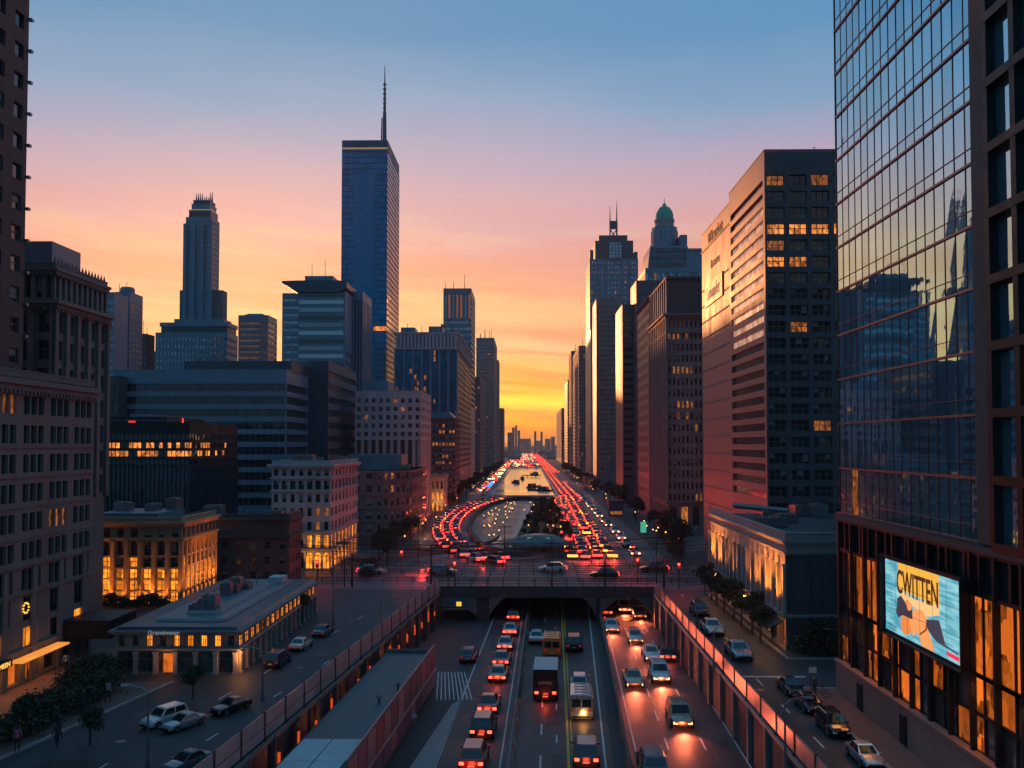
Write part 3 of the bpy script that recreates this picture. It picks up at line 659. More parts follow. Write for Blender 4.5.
# foot bridges over the canal
for y, lab in ((560, 'far dark footbridge over the canal'), (770, 'dark bridge closing the far end of the canal')):
    o = thing('footbridge', lab, 'bridge', (0, y, 0)); q = MB()
    rings = [[(x, 0, 1.2+.9*math.cos(x/15*1.2)), (x, 3.5, 1.2+.9*math.cos(x/15*1.2)), (x, 3.5, 1.9+.9*math.cos(x/15*1.2)), (x, 0, 1.9+.9*math.cos(x/15*1.2))] for x in [-15+2.5*i for i in range(13)]] if y > 600 else \
            [[(x, 0, .9), (x, 2, .9), (x, 2, 1.4), (x, 0, 1.4)] for x in (-3, 2, 8.5)]
    q.loft(rings); q.build('span', G['darkconc'], o); q = MB()
    for x in (-9, 0, 8): q.box(x-.4, x+.4, .5, 2, -.1, 1.5) if y > 600 else (q.box(x*.3-.2+3, x*.3+.2+3, .5, 1.5, -.1, 1.0))
    q.build('pier', G['darkconc'], o)

# ================================================================== LEFT BUILDINGS
g_ = G
# L1 far left tower
x1 = -47.0; B = Bld('brick_tower', 'tall dark red brick tower cut off by the left edge of the picture', -72, x1, 62, YS(21, x1), 95, g_['brick'], 'tower', zvis=24)
B.grid('right', 24, 95, 7, 25, .5, .5, .35, lit=.0, style='sash', gl='dark'); B.plain('right', 0, 24); B.plain('front'); B.plain('left'); B.plain('back')
b = MB(); b.box(0, .35, -.15, .25, 0, .25); b.tube((.1, 0, .2), (.1, .4, .2), .08, seg=5)
many('cable_bracket', [(x1-B.ox, B.y1-B.oy, 30+k*3.0) for k in range(22)], b, g_['metal'], B.e); B.done()
# L2 arcade building
x1 = -42.0; zt = ZA(100, 388, 88)
B = Bld('arcade_building', 'brown stone block with a row of arched windows and lit ground floor', -46.8, x1, 40, 86.6, zt, g_['stone'], 'building', seed=3)
rows = (zt-9.8)
B.plain('left'); B.plain('back'); B.plain('front')
B.grid('right', 9.9, zt-1.0, 11, 6, .74, .62, .35, style='plain', sub=3, sub_gap=.22, litf=lambda i, j: 'litdim' if (i, j) in ((5,4),(9,1),(7,5)) else None)
B.grid('right', 7.6, 9.9, 11, 1, .70, .78, .35, style='sash', sub=3)
litA = {8:'litbig', 9:'litbig', 10:'litbig'}
B.grid('right', 5.0, 7.6, 11, 1, .55, .80, .45, style='arch', litf=lambda i, j: None)
B.grid('right', 2.9, 5.0, 11, 1, .52, .76, .3, style='three', litf=lambda i, j: 'litbig' if i in (5,7,8,10) else ('litdim' if i in (3,) else None))
B.grid('right', 0, 2.9, 16, 1, .72, .72, .5, style='two', litf=lambda i, j: 'litorange' if i in (3,4,6,7,8,9,10,11,12) else None, litm='lit')
for z in (2.75, 7.45, 9.75): B.ledge(z, .3, .25)
B.ledge(zt-1.1, .9, .7, dent=.6, name='roof_cornice')
for k in range(4): B.ledge(12.2+k*2.5 if k else 12.1, .12, .1, name='string_course')
many('pilaster', [(x1-B.ox, y-B.oy, 0) for y in (45.5, 50, 54.5, 58.8, 63.2, 67.5, 72, 76.3, 80.6, 84.9)], bx(0, .22, -.35, .35, 0, 9.7), g_['stone'], B.e)
# canopy and shop sign
b = MB(); b.box(0, 4.2, 81-B.oy, 86.5-B.oy, 2.55, 4.2); o = b.build('canopy', g_['black'], B.e); o.location.x = x1-B.ox+.25
b = MB(); b.box(0, 1.1, 72.6-B.oy, 80-B.oy, 2.35, 2.5); o = b.build('awning', emis('awning_light', (1,.34,.05), .45), B.e); o.location.x = x1-B.ox+.24
b = MB(); b.box(0, .25, 69.6-B.oy, 72.6-B.oy, 2.2, 2.75); o = b.build('shop_sign', g_['black'], B.e); o.location.x = x1-B.ox+.24
def text(s, size, loc, rot, m, parent, name='lettering', ext=.02, sx=1.0, align='CENTER', bold=0):
    c = bpy.data.curves.new(name, 'FONT'); c.body = s; c.size = size; c.extrude = ext; c.align_x = align; c.offset = bold
    tmp = bpy.data.objects.new('t', c); COL.objects.link(tmp); bpy.context.view_layer.update()
    me = bpy.data.meshes.new_from_object(tmp.evaluated_get(bpy.context.evaluated_depsgraph_get())); bpy.data.objects.remove(tmp)
    me.materials.clear(); me.materials.append(m)
    o = bpy.data.objects.new(name, me); COL.objects.link(o); o.location = loc; o.rotation_euler = rot; o.scale = (sx, 1, 1)
    if parent: o.parent = parent
    return o
EWARM = emis('warm_sign_letters', (1,.5,.08), .7); EWH = emis('white_sign_letters', (.8,.85,1), .12)
text('LUMEEN', .55, (x1-B.ox+.52, 71.1-B.oy, 2.28), (math.pi/2, 0, math.pi/2), EWARM, o.parent, sx=1.1)
# round lamp medallion in the arch
for i in range(10): 
    a = 2*math.pi*i/10; bb_ = MB(); bb_.lathe([(.02,0),(.09,.05),(.09,.12),(.02,.16)], 0, 0, 6); q = bb_.build('medallion_lamp', EWARM, B.e); q.location = (x1-B.ox+.1, 77-B.oy+.42*math.cos(a)-1.9, 6.3+.42*math.sin(a))
for y in (66, 70.5, 74, 77.5): lamp('AREA', (x1+.7, y, 2.3), 16, (1,.38,.08), None, 1.5, aim=(x1+1.6, y, 0))
B.done(parapet=.5)
# L3 brown ornate building
sx = spec('L', 20, 52, 105, 94.7, 268); B = Bld('ornate_building', 'brown stone building with heavy cornice and loggia top beside the brick tower', sx[0]-6, sx[1], sx[2], sx[3], sx[4], g_['stone'], zvis=20)
z = B.z1
for sd_, nx in (('front', 4), ('right', 5)):
    B.grid(sd_, 14, z-4.3, nx, 7, .55, .7, .5, style='two', litf=lambda i, j: None); B.grid(sd_, z-3.6, z, nx*2, 1, .6, .72, .6, style='plain'); B.plain(sd_, z-4.3, z-3.6); B.plain(sd_, 0, 14)
B.plain('back'); B.plain('left')
B.ledge(z-4.3, .8, 1.0, dent=.7, name='main_cornice'); B.ledge(z-.6, .6, .5, dent=.5)
B.fins('right', 14, z-4.4, 6, .7, .35, g_['stone'], 'pier', inset=1); B.fins('front', 14, z-4.4, 5, .7, .35, g_['stone'], 'pier', inset=1)
B.block('penthouse', B.x0, B.x1-.8, B.y0+.8, B.y0+7, z, ZA(62, 240, 95), g_['bluestone'])
b = MB(); b.lathe([(.05,0),(.22,.3),(.12,.9),(.02,1.3)], 0, 0, 6)
many('finial', [(B.x1-.2-B.ox, B.y0+.3+k*(B.y1-B.y0)/16-B.oy, z) for k in range(16)], b, g_['stone'], B.e); B.done(parapet=.5)
# B7' small brown building between
x0, x1 = XA(90,196), XA(118,196); B = Bld('brown_block', 'narrow brown block seen between the arcade building and the banded offices', x0, x1, 196, 206, ZA(110,380,196), g_['stoned'], zvis=15)
B.grid('front', 8, B.z1-1, 4, 12, .5, .5, .3, style='plain'); B.plain('front', 0, 8); B.plain('front', B.z1-1, B.z1); B.plain('left'); B.plain('right'); B.plain('back'); B.done()
# B8 lit temple building
sx = spec('L', 90, 183, 217, 112, 522); B = Bld('floodlit_hall', 'classical hall with glowing orange windows and floodlit corner', sx[0]-2, sx[1], sx[2], sx[3], sx[4], g_['tan'], seed=8)
z = B.z1; W8 = B.x1-B.x0
lf = lambda i, j: 'litbig' if j < 4 else None
for sd_, nx in (('front', 8), ('right', 8)):
    B.grid(sd_, .3, 6.1, nx, 4, .74, .86, .5 if sd_ == 'front' else .14, style='two', litf=lambda i, j: 'litbig' if j < 3 else 'litbig' if B.rnd.random() < .2 else None)
    B.grid(sd_, 6.1, z-2.3, nx, 1, .62, .9, .5, style='two'); B.plain(sd_, 0, .3); B.grid(sd_, z-2.1, z-.6, nx, 1, .5, .7, .3, style='plain'); B.plain(sd_, z-2.3, z-2.1); B.plain(sd_, z-.6, z)
B.fins('front', .3, z-2.35, 9, .5, .42, g_['tan'], 'pilaster', inset=1); B.fins('right', .3, z-2.35, 9, .35, .14, g_['tan'], 'pilaster', inset=1)
B.plain('left'); B.plain('back'); B.ledge(z-2.35, .35, .45); B.ledge(z-.5, .5, .7, dent=.5, name='roof_cornice')
B.block('roof_house', B.x0+2, B.x1-4, B.y0+2.5, B.y1-1, z, z+.9, g_['tealroof'])
for k in range(10):
    xx = B.x1-.9-k*1.25; lamp('SPOT', (xx, B.y0-1.3, .4), 750, (1,.30,.04), None, .15, aim=(xx, B.y0+.2, 7), spot=75)
for k in range(7):
    yy = B.y0+1+k*1.7; lamp('SPOT', (B.x1+1.6, yy, .4), 800, (1,.33,.05), None, .15, aim=(B.x1-.2, yy, 8), spot=75)
B.roofstuff(3, z+.9); B.done(parapet=.45, roof=True)
# B9 dark stone building
sx = spec('L', 210, 290, 302, 128, 518); B = Bld('dark_stone_house', 'unlit dark stone building right of the floodlit hall', sx[0]-3, sx[1], sx[2], sx[3], sx[4], g_['stoned'], seed=9)
z = B.z1
for sd_, nx in (('front', 7), ('right', 4)): B.grid(sd_, .5, z-2.8, nx, 3, .42, .5, .35, style='sash'); B.plain(sd_, 0, .5); B.plain(sd_, z-2.8, z)
B.plain('left'); B.plain('back'); B.ledge(z-2.9, .4, .4); B.ledge(z-.5, .5, .5, dent=.5); B.roofstuff(3, z); B.antennas(3, z, 1, 2); B.done(parapet=.5)
# B10 low corner building with teal roof
sx = spec('L', 118, 240, 316, 79, 631); B = Bld('corner_hall', 'low two-storey corner building with arches, lit upper windows and a pale teal stepped roof', sx[0], sx[1], sx[2], sx[3], sx[4], g_['stone'], seed=10, roofm=g_['tealroof'])
z = B.z1
B.grid('front', 2.05, z, 9, 1, .46, .62, .3, style='three', litf=lambda i, j: 'litbig' if i in (2,4,5,6,7) else None)
B.grid('front', 0, 2.05, 6, 1, .8, .9, .45, style='arch', gl='bronze', litf=lambda i, j: 'litorange' if i == 2 and False else None)
B.grid('right', 2.05, z, 17, 1, .62, .7, .14, style='two', litf=lambda i, j: 'litbig' if i not in (4,) else 'litdim')
B.grid('right', 0, 2.05, 15, 1, .6, .85, .4, style='arch', gl='bronze', litf=lambda i, j: 'litorange' if i in (1,3,4,7,9) else None)
B.plain('left'); B.plain('back'); B.ledge(1.98, .22, .28, name='string_course', m=g_['cream']); B.ledge(z-.35, .4, .5, name='roof_cornice')
B.fins('front', 0, 1.97, 7, .34, .28, g_['cream'], 'arcade_column', a0=.15, a1=B.x1-B.x0-.15, inset=1); B.fins('right', 0, 1.97, 16, .28, .24, g_['cream'], 'arcade_column', a0=.4, a1=B.y1-B.y0-.2, inset=1)
b = MB()
x0, x1, y0, y1 = B.x0-B.ox, B.x1-B.ox, B.y0-B.oy, B.y1-B.oy
b.loft([[(x0+a, y0+a, zz), (x1-a, y0+a, zz), (x1-a, y1-a, zz), (x0+a, y1-a, zz)] for a, zz in ((.0, z+.06), (.25, z+.3), (.9, z+.34), (1.3, z+.36))]); b.build('mansard', g_['bluedark'], B.e)
B.block('roof_deck', B.x0+2.6, B.x1-1.9, B.y0+2.4, B.y1-2.4, z+.36, z+.62, g_['whiteroof'], g_['tealroof'])
B.block('roof_lantern', B.x0+4.4, B.x1-3.1, B.y0+5, B.y1-6, z+.62, z+.85, g_['whiteroof'], g_['tealroof'])
B.block('roof_hatch', B.x1-4.0, B.x1-2.4, B.y1-5.6, B.y1-3.4, z+.62, z+1.3, g_['whiteroof'])
for k in range(5):
    xx, yy = B.rnd.uniform(B.x0+3, B.x1-4)-B.ox, B.rnd.uniform(B.y0+4, B.y1-4)-B.oy; b = MB(); b.tube((xx,yy,z+.6),(xx,yy,z+1.9),.05,seg=5); b.tube((xx,yy,z+1.8),(xx+.6,yy,z+1.85),.04,seg=4); b.build('roof_pipe', g_['metal'], B.e)
text('Grandwater', .5, ((B.x0+B.x1)/2-B.ox-.9, B.y0-B.oy-.56, z-.22), (math.pi/2, 0, 0), EWH, B.e, sx=1.15)
b = MB(); b.box(-.45, .45, -.1, -.02, 0, 1.7); q = b.build('lit_doorway', GL['litorange'], B.e); q.location = (B.x0+(B.x1-B.x0)*.43-B.ox, B.y0-B.oy+.3, 0)
lamp('POINT', (B.x0+(B.x1-B.x0)*.43, B.y0-.9, 1.5), 12, (1,.35,.08), None, .1)
lamp('POINT', (B.x1+.5, B.y0-.5, 1.6), 60, (1,.38,.08), None, .1); B.lanternpos = (B.x1+.5, B.y0-.5); B.x0, B.x1, B.y0, B.y1 = B.x0+3.5, B.x1-3, B.y0+4, B.y1-7; B.roofstuff(9, z+.62, .6, 1.5); B.x0, B.x1, B.y0, B.y1 = B.x0-3.5, B.x1+3, B.y0-4, B.y1+7
B.done(parapet=.02, roof=False); B10 = B
# B7 dark glass block with two lit rows
sx = spec('L', 60, 189, 237, 150, 428); B = Bld('dark_glass_block', 'dark glass office block with two rows of lit windows under its roof', sx[0], sx[1], sx[2], sx[3], sx[4], g_['black'], seed=12)
z = B.z1
for sd_, nx in (('front', 30), ('right', 20)):
    B.curtain(sd_, 0, z-6.4, nx, 6, 'dark', .004, g_['bluedark'], .18, .0, proud=.3)
    B.curtain(sd_, z-6.4, z-.8, nx, 4, 'dark', 0, g_['black'], .12, .5, name='upper_curtain_wall', litm='lit', litf=lambda i, j, sd_=sd_: (j in (1,2)) and B.rnd.random() < (.6 if sd_ == 'front' else .4))
    B.plain(sd_, z-.8, z)
B.plain('left'); B.plain('back')
B.block('penthouse', B.x0+3, B.x1-5, B.y0+3, B.y1-4, z, z+2.0, g_['black']); B.block('penthouse_roof', B.x0+10, B.x1-9, B.y0+4, B.y1-6, z+2.01, z+2.5, g_['bluestone'])
b = MB(); b.box(-.1, .1, -.1, 0, 0, 1.6); q = b.build('red_sign', emis('red_sign', (1,.03,.02), 1.5), B.e); q.location = (B.x1-2.2-B.ox, -B.oy+B.y0+2.9, z+.1)
b = MB(); b.box(-.6, .6, -.1, 0, 0, .4); q = b.build('red_sign', emis('red_sign_dim', (1,.03,.02), .5), B.e); q.location = (XA(132,153)-B.ox, B.y0-B.oy+2.9, z+.9)
b = MB()
b.tube((B.x0-B.ox, B.y0+.5-B.oy, z+1.3), (B.x1-B.ox, B.y0+.5-B.oy, z+1.3), .05, seg=4); b.build('roof_rail', g_['metal'], B.e)
B.roofstuff(5, z); B.done(parapet=.8)
# B6 banded offices
sx = spec('L', 112, 286, 308, 200, 371); B = Bld('banded_office', 'long dark office building with pale blue horizontal bands', sx[0], sx[1], sx[2], sx[3], sx[4], g_['bluestone'], seed=13)
for sd_ in ('front', 'right'): B.bands(sd_, 6, B.z1-2.2, 10, .62, .4, um=.25); B.plain(sd_, 0, 6); B.plain(sd_, B.z1-2.2, B.z1)
B.plain('left'); B.plain('back'); B.block('upper_storey', XA(183,204), B.x1, B.y0+4, B.y1+3, B.z1, ZA(250,361,204), g_['bluedark']); B.done(parapet=.3, roof=True)
sx = spec('L', 308, 328, 356, 222, 363); B = Bld('terraced_office', 'brown office wing with dark strip windows at the end of the banded offices', sx[0], sx[1], sx[2], sx[3], sx[4], g_['bluedark'], seed=14)
B.plain('front'); B.plain('left'); B.plain('back'); B.wm = g_['bluedark']; B.extra['s'] = g_['stone']
B.bands('right', 4, B.z1-1, 11, .5, .45, um=.5, gl='bronze', mi=1, litf=lambda i, j: None); B.plain('right', 0, 4, 1); B.plain('right', B.z1-1, B.z1, 1); B.done(parapet=.4)
# B11 white corner hotel
sx = spec('L', 272, 331, 358, 144, 465); B = Bld('cream_hotel', 'cream stone corner hotel with a golden lit ground floor facing the crossing', sx[0], sx[1], sx[2], sx[3], sx[4], g_['pale'], seed=15)
z = B.z1
for sd_, nx in (('front', 7), ('right', 8)):
    B.grid(sd_, 6.0, 12.6, nx, 3, .5, .6, .3, style='sash', litf=lambda i, j: 'litdim' if (i, j) in ((5,0),(6,1),(5,1)) else None); B.grid(sd_, 12.6, 14.6, nx, 1, .66, .7, .4, style='two'); B.grid(sd_, 14.6, z, nx, 1, .5, .55, .3, style='plain')
    B.grid(sd_, 3.2, 6.0, nx, 1, .6, .75, .3, style='two', litf=lambda i, j: 'litbig' if sd_ == 'right' or i > 3 else None); B.grid(sd_, 0, 3.2, nx, 1, .74, .8, .4, style='arch', litf=lambda i, j: 'litbig' if sd_ == 'right' or i > 3 else None)
B.plain('left'); B.plain('back')
for zz, nm in ((3.1,'string_course'),(5.9,'string_course'),(12.4,'string_course'),(14.5,'string_course')): B.ledge(zz, .25, .3, name=nm)
B.ledge(z-.5, .6, .7, dent=.5, name='roof_cornice')
for k in range(6):
    yy = B.y0+1.5+k*3.8; lamp('SPOT', (B.x1+1.4, yy, .5), 150, (1,.42 if k < 3 else .2,.08), None, .15, aim=(B.x1-.2, yy, 7), spot=85)
for k in range(4): lamp('SPOT', (B.x1-1-k*1.6, B.y0-1.4, .5), 120, (1,.45,.08), None, .15, aim=(B.x1-1-k*1.6, B.y0+.2, 6), spot=85)
B.roofstuff(6, z, .8, 2); B.antennas(8, z, .6, 1.6); B.done(parapet=.6)
# B12 curved grey building
x1 = XA(414, 198); z = ZA(400, 470, 195)
B = Bld('curved_office', 'low grey office building with a rounded corner and a teal roof house', XA(330,195), x1, 190, 222, z, g_['stone'], seed=16)
b = B.wall; r = 7.0; P = [(B.x0, 190), (x1-r, 190)] + [(x1-r+r*math.sin(a), 190+r-r*math.cos(a)) for a in [math.pi/2*i/8 for i in range(1, 9)]] + [(x1, 222), (B.x0, 222)]
b.prism(P, 0, z)
for k in range(5):
    for pi_ in range(len(P)-2):
        p, q = Vector((*P[pi_], 0)), Vector((*P[pi_+1], 0)); d = (q-p); Lg = d.length; u = d/Lg; n_ = Vector((u.y, -u.x, 0)); m_ = max(1, round(Lg/2.6))
        for i in range(m_):
            c = p+u*Lg*(i+.5)/m_+n_*.03; ww_ = Lg/m_*.5; B.win.append((Vector((c.x, c.y, 1.6+k*2.8)), math.atan2(u.y, u.x), ww_, 1.5, 'litdim' if B.rnd.random() < .06 else 'dark', 'sash', g_['greyglassframe'], 'window'))
for k in range(6):
    bb_ = MB(); zc = .9+k*2.8 if k < 5 else z-.5; Q = [(B.x0-.1, 189.75), (x1-r, 189.75)] + [(x1-r+(r+.25)*math.sin(a), 190+r-(r+.25)*math.cos(a)) for a in [math.pi/2*i/8 for i in range(1, 9)]] + [(x1+.25, 222), (B.x0, 222)]
    bb_.prism([(a-B.ox, c-B.oy) for a, c in Q], zc, zc+(.25 if k < 5 else .5)); bb_.build('string_course' if k < 5 else 'roof_cornice', g_['stone'], B.e)
B.block('roof_house', XA(352,200), XA(404,200), 196, 206, z+.01, z+3.4, g_['tealroof']); B.roofstuff(5, z, 1, 2.4); B.done(roof=False)
# B13 pale grid building
sx = spec('L', 355, 421, 431, 235, 393); B = Bld('pale_grid_building', 'pale building with a grid of small square windows above tall dark columns', sx[0], sx[1], sx[2], sx[3], sx[4], g_['pale'], seed=17)
z = B.z1; zm_ = ZA(421, 438, 235)
for sd_, nx in (('front', 9), ('right', 6)):
    B.grid(sd_, zm_, z-.8, nx, 5, .52, .52, .35, style='two', litf=lambda i, j: 'litdim' if j == 4 and B.rnd.random() < .3 else ('litdim' if B.rnd.random() < .04 else None)); B.plain(sd_, z-.8, z)
    B.grid(sd_, .5, zm_, nx, 1, .6, .96, 1.2, style='many', gl='bronze'); B.plain(sd_, 0, .5)
B.plain('left'); B.plain('back'); B.block('roof_house', XA(362,240), XA(388,240), 240, 250, z, ZA(370,381,240), g_['bluestone']); B.roofstuff(4, z, 1, 3)
for k in range(4): lamp('SPOT', (B.x1+1.6, B.y0+2+k*5, .5), 900, (1,.34,.05), None, .2, aim=(B.x1-.3, B.y0+2+k*5, 11), spot=60)
B.done(parapet=.5)
# lit little building
B = Bld('golden_pavilion', 'small cream building washed in golden light beside the tall dark columns', XA(431,264), XA(444,264), 264, 276, ZA(440,476,264), g_['cream'], seed=18)
for sd_ in ('front', 'right'): B.grid(sd_, .3, B.z1-1, 3, 3, .45, .7, .3, style='two', litf=lambda i, j: 'litbig' if j < 2 else None); B.plain(sd_, 0, .3); B.plain(sd_, B.z1-1, B.z1)
B.plain('left'); B.plain('back'); B.ledge(B.z1-.5, .5, .5)
for k in range(4): lamp('SPOT', (B.x0+.6+k*1.1, B.y0-2, .4), 260, (1,.5,.1), None, .2, aim=(B.x0+.6+k*1.1, B.y0, 7), spot=70)
lamp('SPOT', (B.x1+1.6, B.y0+5, .4), 300, (1,.45,.1), None, .2, aim=(B.x1, B.y0+5, 7), spot=90); B.done(parapet=.4)
# B16 brown curved
x1 = XA(458, 312); B = Bld('brown_rounded_block', 'brown rounded block with rows of glowing small windows', XA(425,300), x1, 300, 320, ZA(440,418,300), g_['stoned'], seed=19)
z = B.z1
B.grid('front', 3, z-1.5, 9, 12, .62, .5, .3, style='plain', litf=lambda i, j: 'litdim' if j in (10, 8, 5) and B.rnd.random() < .6 or B.rnd.random() < .1 else None); B.plain('front', 0, 3); B.plain('front', z-1.5, z)
B.grid('right', 3, z-1.5, 7, 12, .55, .5, .3, style='plain', lit=.15, litm='litdim'); B.plain('right', 0, 3); B.plain('right', z-1.5, z); B.plain('left'); B.plain('back'); B.ledge(z-.6, .6, .7); B.ledge(z*.5, .3, .3, name='string_course')
b = MB(); b.loft([[(B.x0-B.ox+a, B.y0-B.oy+a, zz), (B.x1-B.ox-a, B.y0-B.oy+a, zz), (B.x1-B.ox-a, B.y1-B.oy-a, zz), (B.x0-B.ox+a, B.y1-B.oy-a, zz)] for a, zz in ((.4, z), (2.5, z+2.2))]); b.build('hipped_roof', g_['bluedark'], B.e); B.done(parapet=.2, roof=False)
# B14 dark tower, white colonnade crown
sx = spec('L', 395, 457, 471, 350, 350); z = sx[4]; zc = ZA(430, 332, 350)
B = Bld('colonnade_tower', 'dark glass slab with pale piers and a white colonnade crown', sx[0], sx[1], sx[2], sx[3], z, g_['bluedark'], zvis=15, seed=20)
B.curtain('front', 10, z, 26, 20, 'blue', .0, g_['bluedark'], .2, .5, litf=lambda i, j: (7 <= i <= 12 and j in (15, 12, 13, 9) and B.rnd.random() < .7) or B.rnd.random() < .015)
B.grid('right', 10, z, 12, 20, .55, .5, .5, style='plain', gl='bronze', mi=0); B.plain('right', 0, 10); B.plain('front', 0, 10); B.plain('left'); B.plain('back')
B.fins('front', 10, z, 8, .8, .5, g_['bluestone'], 'pier', inset=1)
B.block('crown_core', B.x0+1, B.x1-1, B.y0+1, B.y1-1, z, zc-.6, g_['bluestone']); B.fins('front', z+.8, zc-1.3, 17, 1.0, .7, g_['pale'], 'crown_column'); B.fins('right', z+.8, zc-1.3, 22, 1.0, .7, g_['pale'], 'crown_column')
B.ledge(zc-1.4, 1.3, .9, g_['pale'], 'crown_cornice'); B.ledge(z, .8, .9, g_['pale'], 'crown_base')
for a, c, h in ((400, 414, 2.2), (428, 442, 2.6)): B.block('roof_house', XA(a,352), XA(c,352), 353, 362, zc-.1, zc+h, g_['bluestone'])
B.antennas(6, zc, 1.5, 4, r=.15); B.done(roof=False)
# B15 blue-grey tower
sx = spec('L', 443, 471, 475, 480, 290); B = Bld('slender_grey_tower', 'slender blue-grey tower with lit slots at the top standing above the colonnade', sx[0], sx[1], sx[2], sx[3], sx[4], g_['bluestone'], 'tower', zvis=50, seed=21)
z = B.z1; zs = ZA(450, 319, 480)
B.grid('front', zs, z-1.5, 7, 1, .5, .9, .8, style='many', gl='sky', litf=lambda i, j: 'litdim' if i in (1, 3, 4, 6) else None); B.plain('front', z-1.5, z); B.bands('front', 40, zs, 14, .5, .5, gl='sky', um=.6); B.plain('front', 0, 40)
B.bands('right', 40, z-2, 20, .45, .4, gl='sky'); B.plain('right', 0, 40); B.plain('right', z-2, z); B.plain('left'); B.plain('back'); B.block('side_wing', B.x0-1.6, B.x0, B.y0+3, B.y1, 0, z-18, g_['stone'])
B.antennas(3, z, 4, 9, r=.2); B.done()
sx = spec('L', 466, 480, 485, 530, 378); B = Bld('bronze_block', 'brown block at the foot of the slender grey tower', sx[0], sx[1], sx[2], sx[3], sx[4], g_['stone'], zvis=10, seed=22)
B.grid('front', 5, B.z1-2, 5, 22, .55, .5, .4, style='plain', gl='bronze', lit=.06, litm='litdim'); B.plain('front', 0, 5); B.plain('front', B.z1-2, B.z1); B.grid('right', 5, B.z1-2, 12, 22, .5, .5, .4, style='plain', gl='bronze', lit=.04); B.plain('right', 0, 5); B.plain('right', B.z1-2, B.z1); B.plain('left'); B.plain('back'); B.roofstuff(3, B.z1, 2, 4); B.done()
sx = spec('L', 476, 494, 497, 690, 339); B = Bld('speckled_tower', 'speckled grey tower with rooftop masts near the end of the avenue on the left', sx[0], sx[1], sx[2], sx[3], sx[4], g_['stone'], 'tower', zvis=10, seed=23)
B.grid('front', 8, B.z1-2, 9, 34, .55, .5, .5, style='plain', gl='sky', lit=.05, litm='litdim'); B.plain('front', 0, 8); B.plain('front', B.z1-2, B.z1); B.grid('right', 8, B.z1-2, 12, 30, .5, .5, .5, style='plain', gl='bronze'); B.plain('right', 0, 8); B.plain('right', B.z1-2, B.z1); B.plain('left'); B.plain('back')
B.roofstuff(4, B.z1, 2, 4); B.antennas(6, B.z1, 4, 10, r=.25); B.done()
sx = spec('L', 494, 498.4, 499.6, 800, 361); B = Bld('thin_tower', 'thin brown tower behind the speckled tower', sx[0], sx[1], sx[2], sx[3], sx[4], g_['stone'], 'tower', seed=24)
B.grid('front', 8, B.z1-2, 3, 26, .5, .5, .5, style='plain', gl='bronze'); B.plain('front', 0, 8); B.plain('front', B.z1-2, B.z1); B.grid('right', 8, B.z1-2, 8, 26, .5, .5, .5, style='plain', gl='bronze'); B.plain('right', 0, 8); B.plain('right', B.z1-2, B.z1); B.plain('left'); B.plain('back'); B.done()
sx = spec('L', 497, 503.4, 504.6, 960, 409); B = Bld('far_brown_block', 'reddish brown block that ends the left side of the avenue', sx[0], sx[1], sx[2], sx[3], sx[4], g_['brick'], seed=25)
B.grid('front', 6, B.z1-2, 3, 16, .5, .5, .5, style='plain', gl='bronze'); B.plain('front', 0, 6); B.plain('front', B.z1-2, B.z1); B.plain('right'); B.plain('left'); B.plain('back'); B.done()
# B5 tall blue tower with mast
sx = spec('L', 340, 386, 398, 400, 143); B = Bld('blue_glass_tower', 'tallest dark blue glass tower with a needle mast', sx[0], sx[1], sx[2], sx[3], sx[4], g_['tower'], 'tower', seed=26)
z = B.z1
B.curtain('front', 20, z-4, 13, 52, 'blue', 0, g_['tower'], 0, .5, litm='lit', litf=lambda i, j: (j == 20 and B.rnd.random() < .8) or (j == 22 and i < 2))
B.block('centre_panel', B.x0+(B.x1-B.x0)*.28, B.x0+(B.x1-B.x0)*.72, B.y0-.35, B.y0-.12, 20, z-14, GL['blue'])
B.curtain('right', 20, z-4, 10, 52, 'bronze', .0, g_['tower'], .3, .5, jig=.03); 
for s_ in ('front', 'right'): B.plain(s_, 0, 20); B.plain(s_, z-4, z)
B.plain('left'); B.plain('back')
b = MB(); o = B.e; zc = z-1.2
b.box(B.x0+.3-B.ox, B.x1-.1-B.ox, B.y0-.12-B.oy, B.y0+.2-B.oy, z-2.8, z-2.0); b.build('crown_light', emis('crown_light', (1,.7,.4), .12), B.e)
m_ = thing
mx = XA(383, 412)-B.ox; my = 412-B.oy; zt_ = ZA(383, 66, 412)
b = MB(); b.tube((mx,my,z),(mx,my,z+18),1.1,.8,8); b.tube((mx-1.6,my,z),(mx-1.2,my,z+16),.35,.3,6); b.tube((mx,my,z+18),(mx,my,z+30),.62,.45,8); b.tube((mx,my,z+30),(mx,my,zt_),.4,.15,6)
for k in range(7): b.box(mx-.7, mx+.7, my-.5, my+.5, z+18+k*2.2, z+18.7+k*2.2)
b.build('mast', g_['bluedark'], B.e); B.roofstuff(4, z, 2, 5); B.done(parapet=1.2)
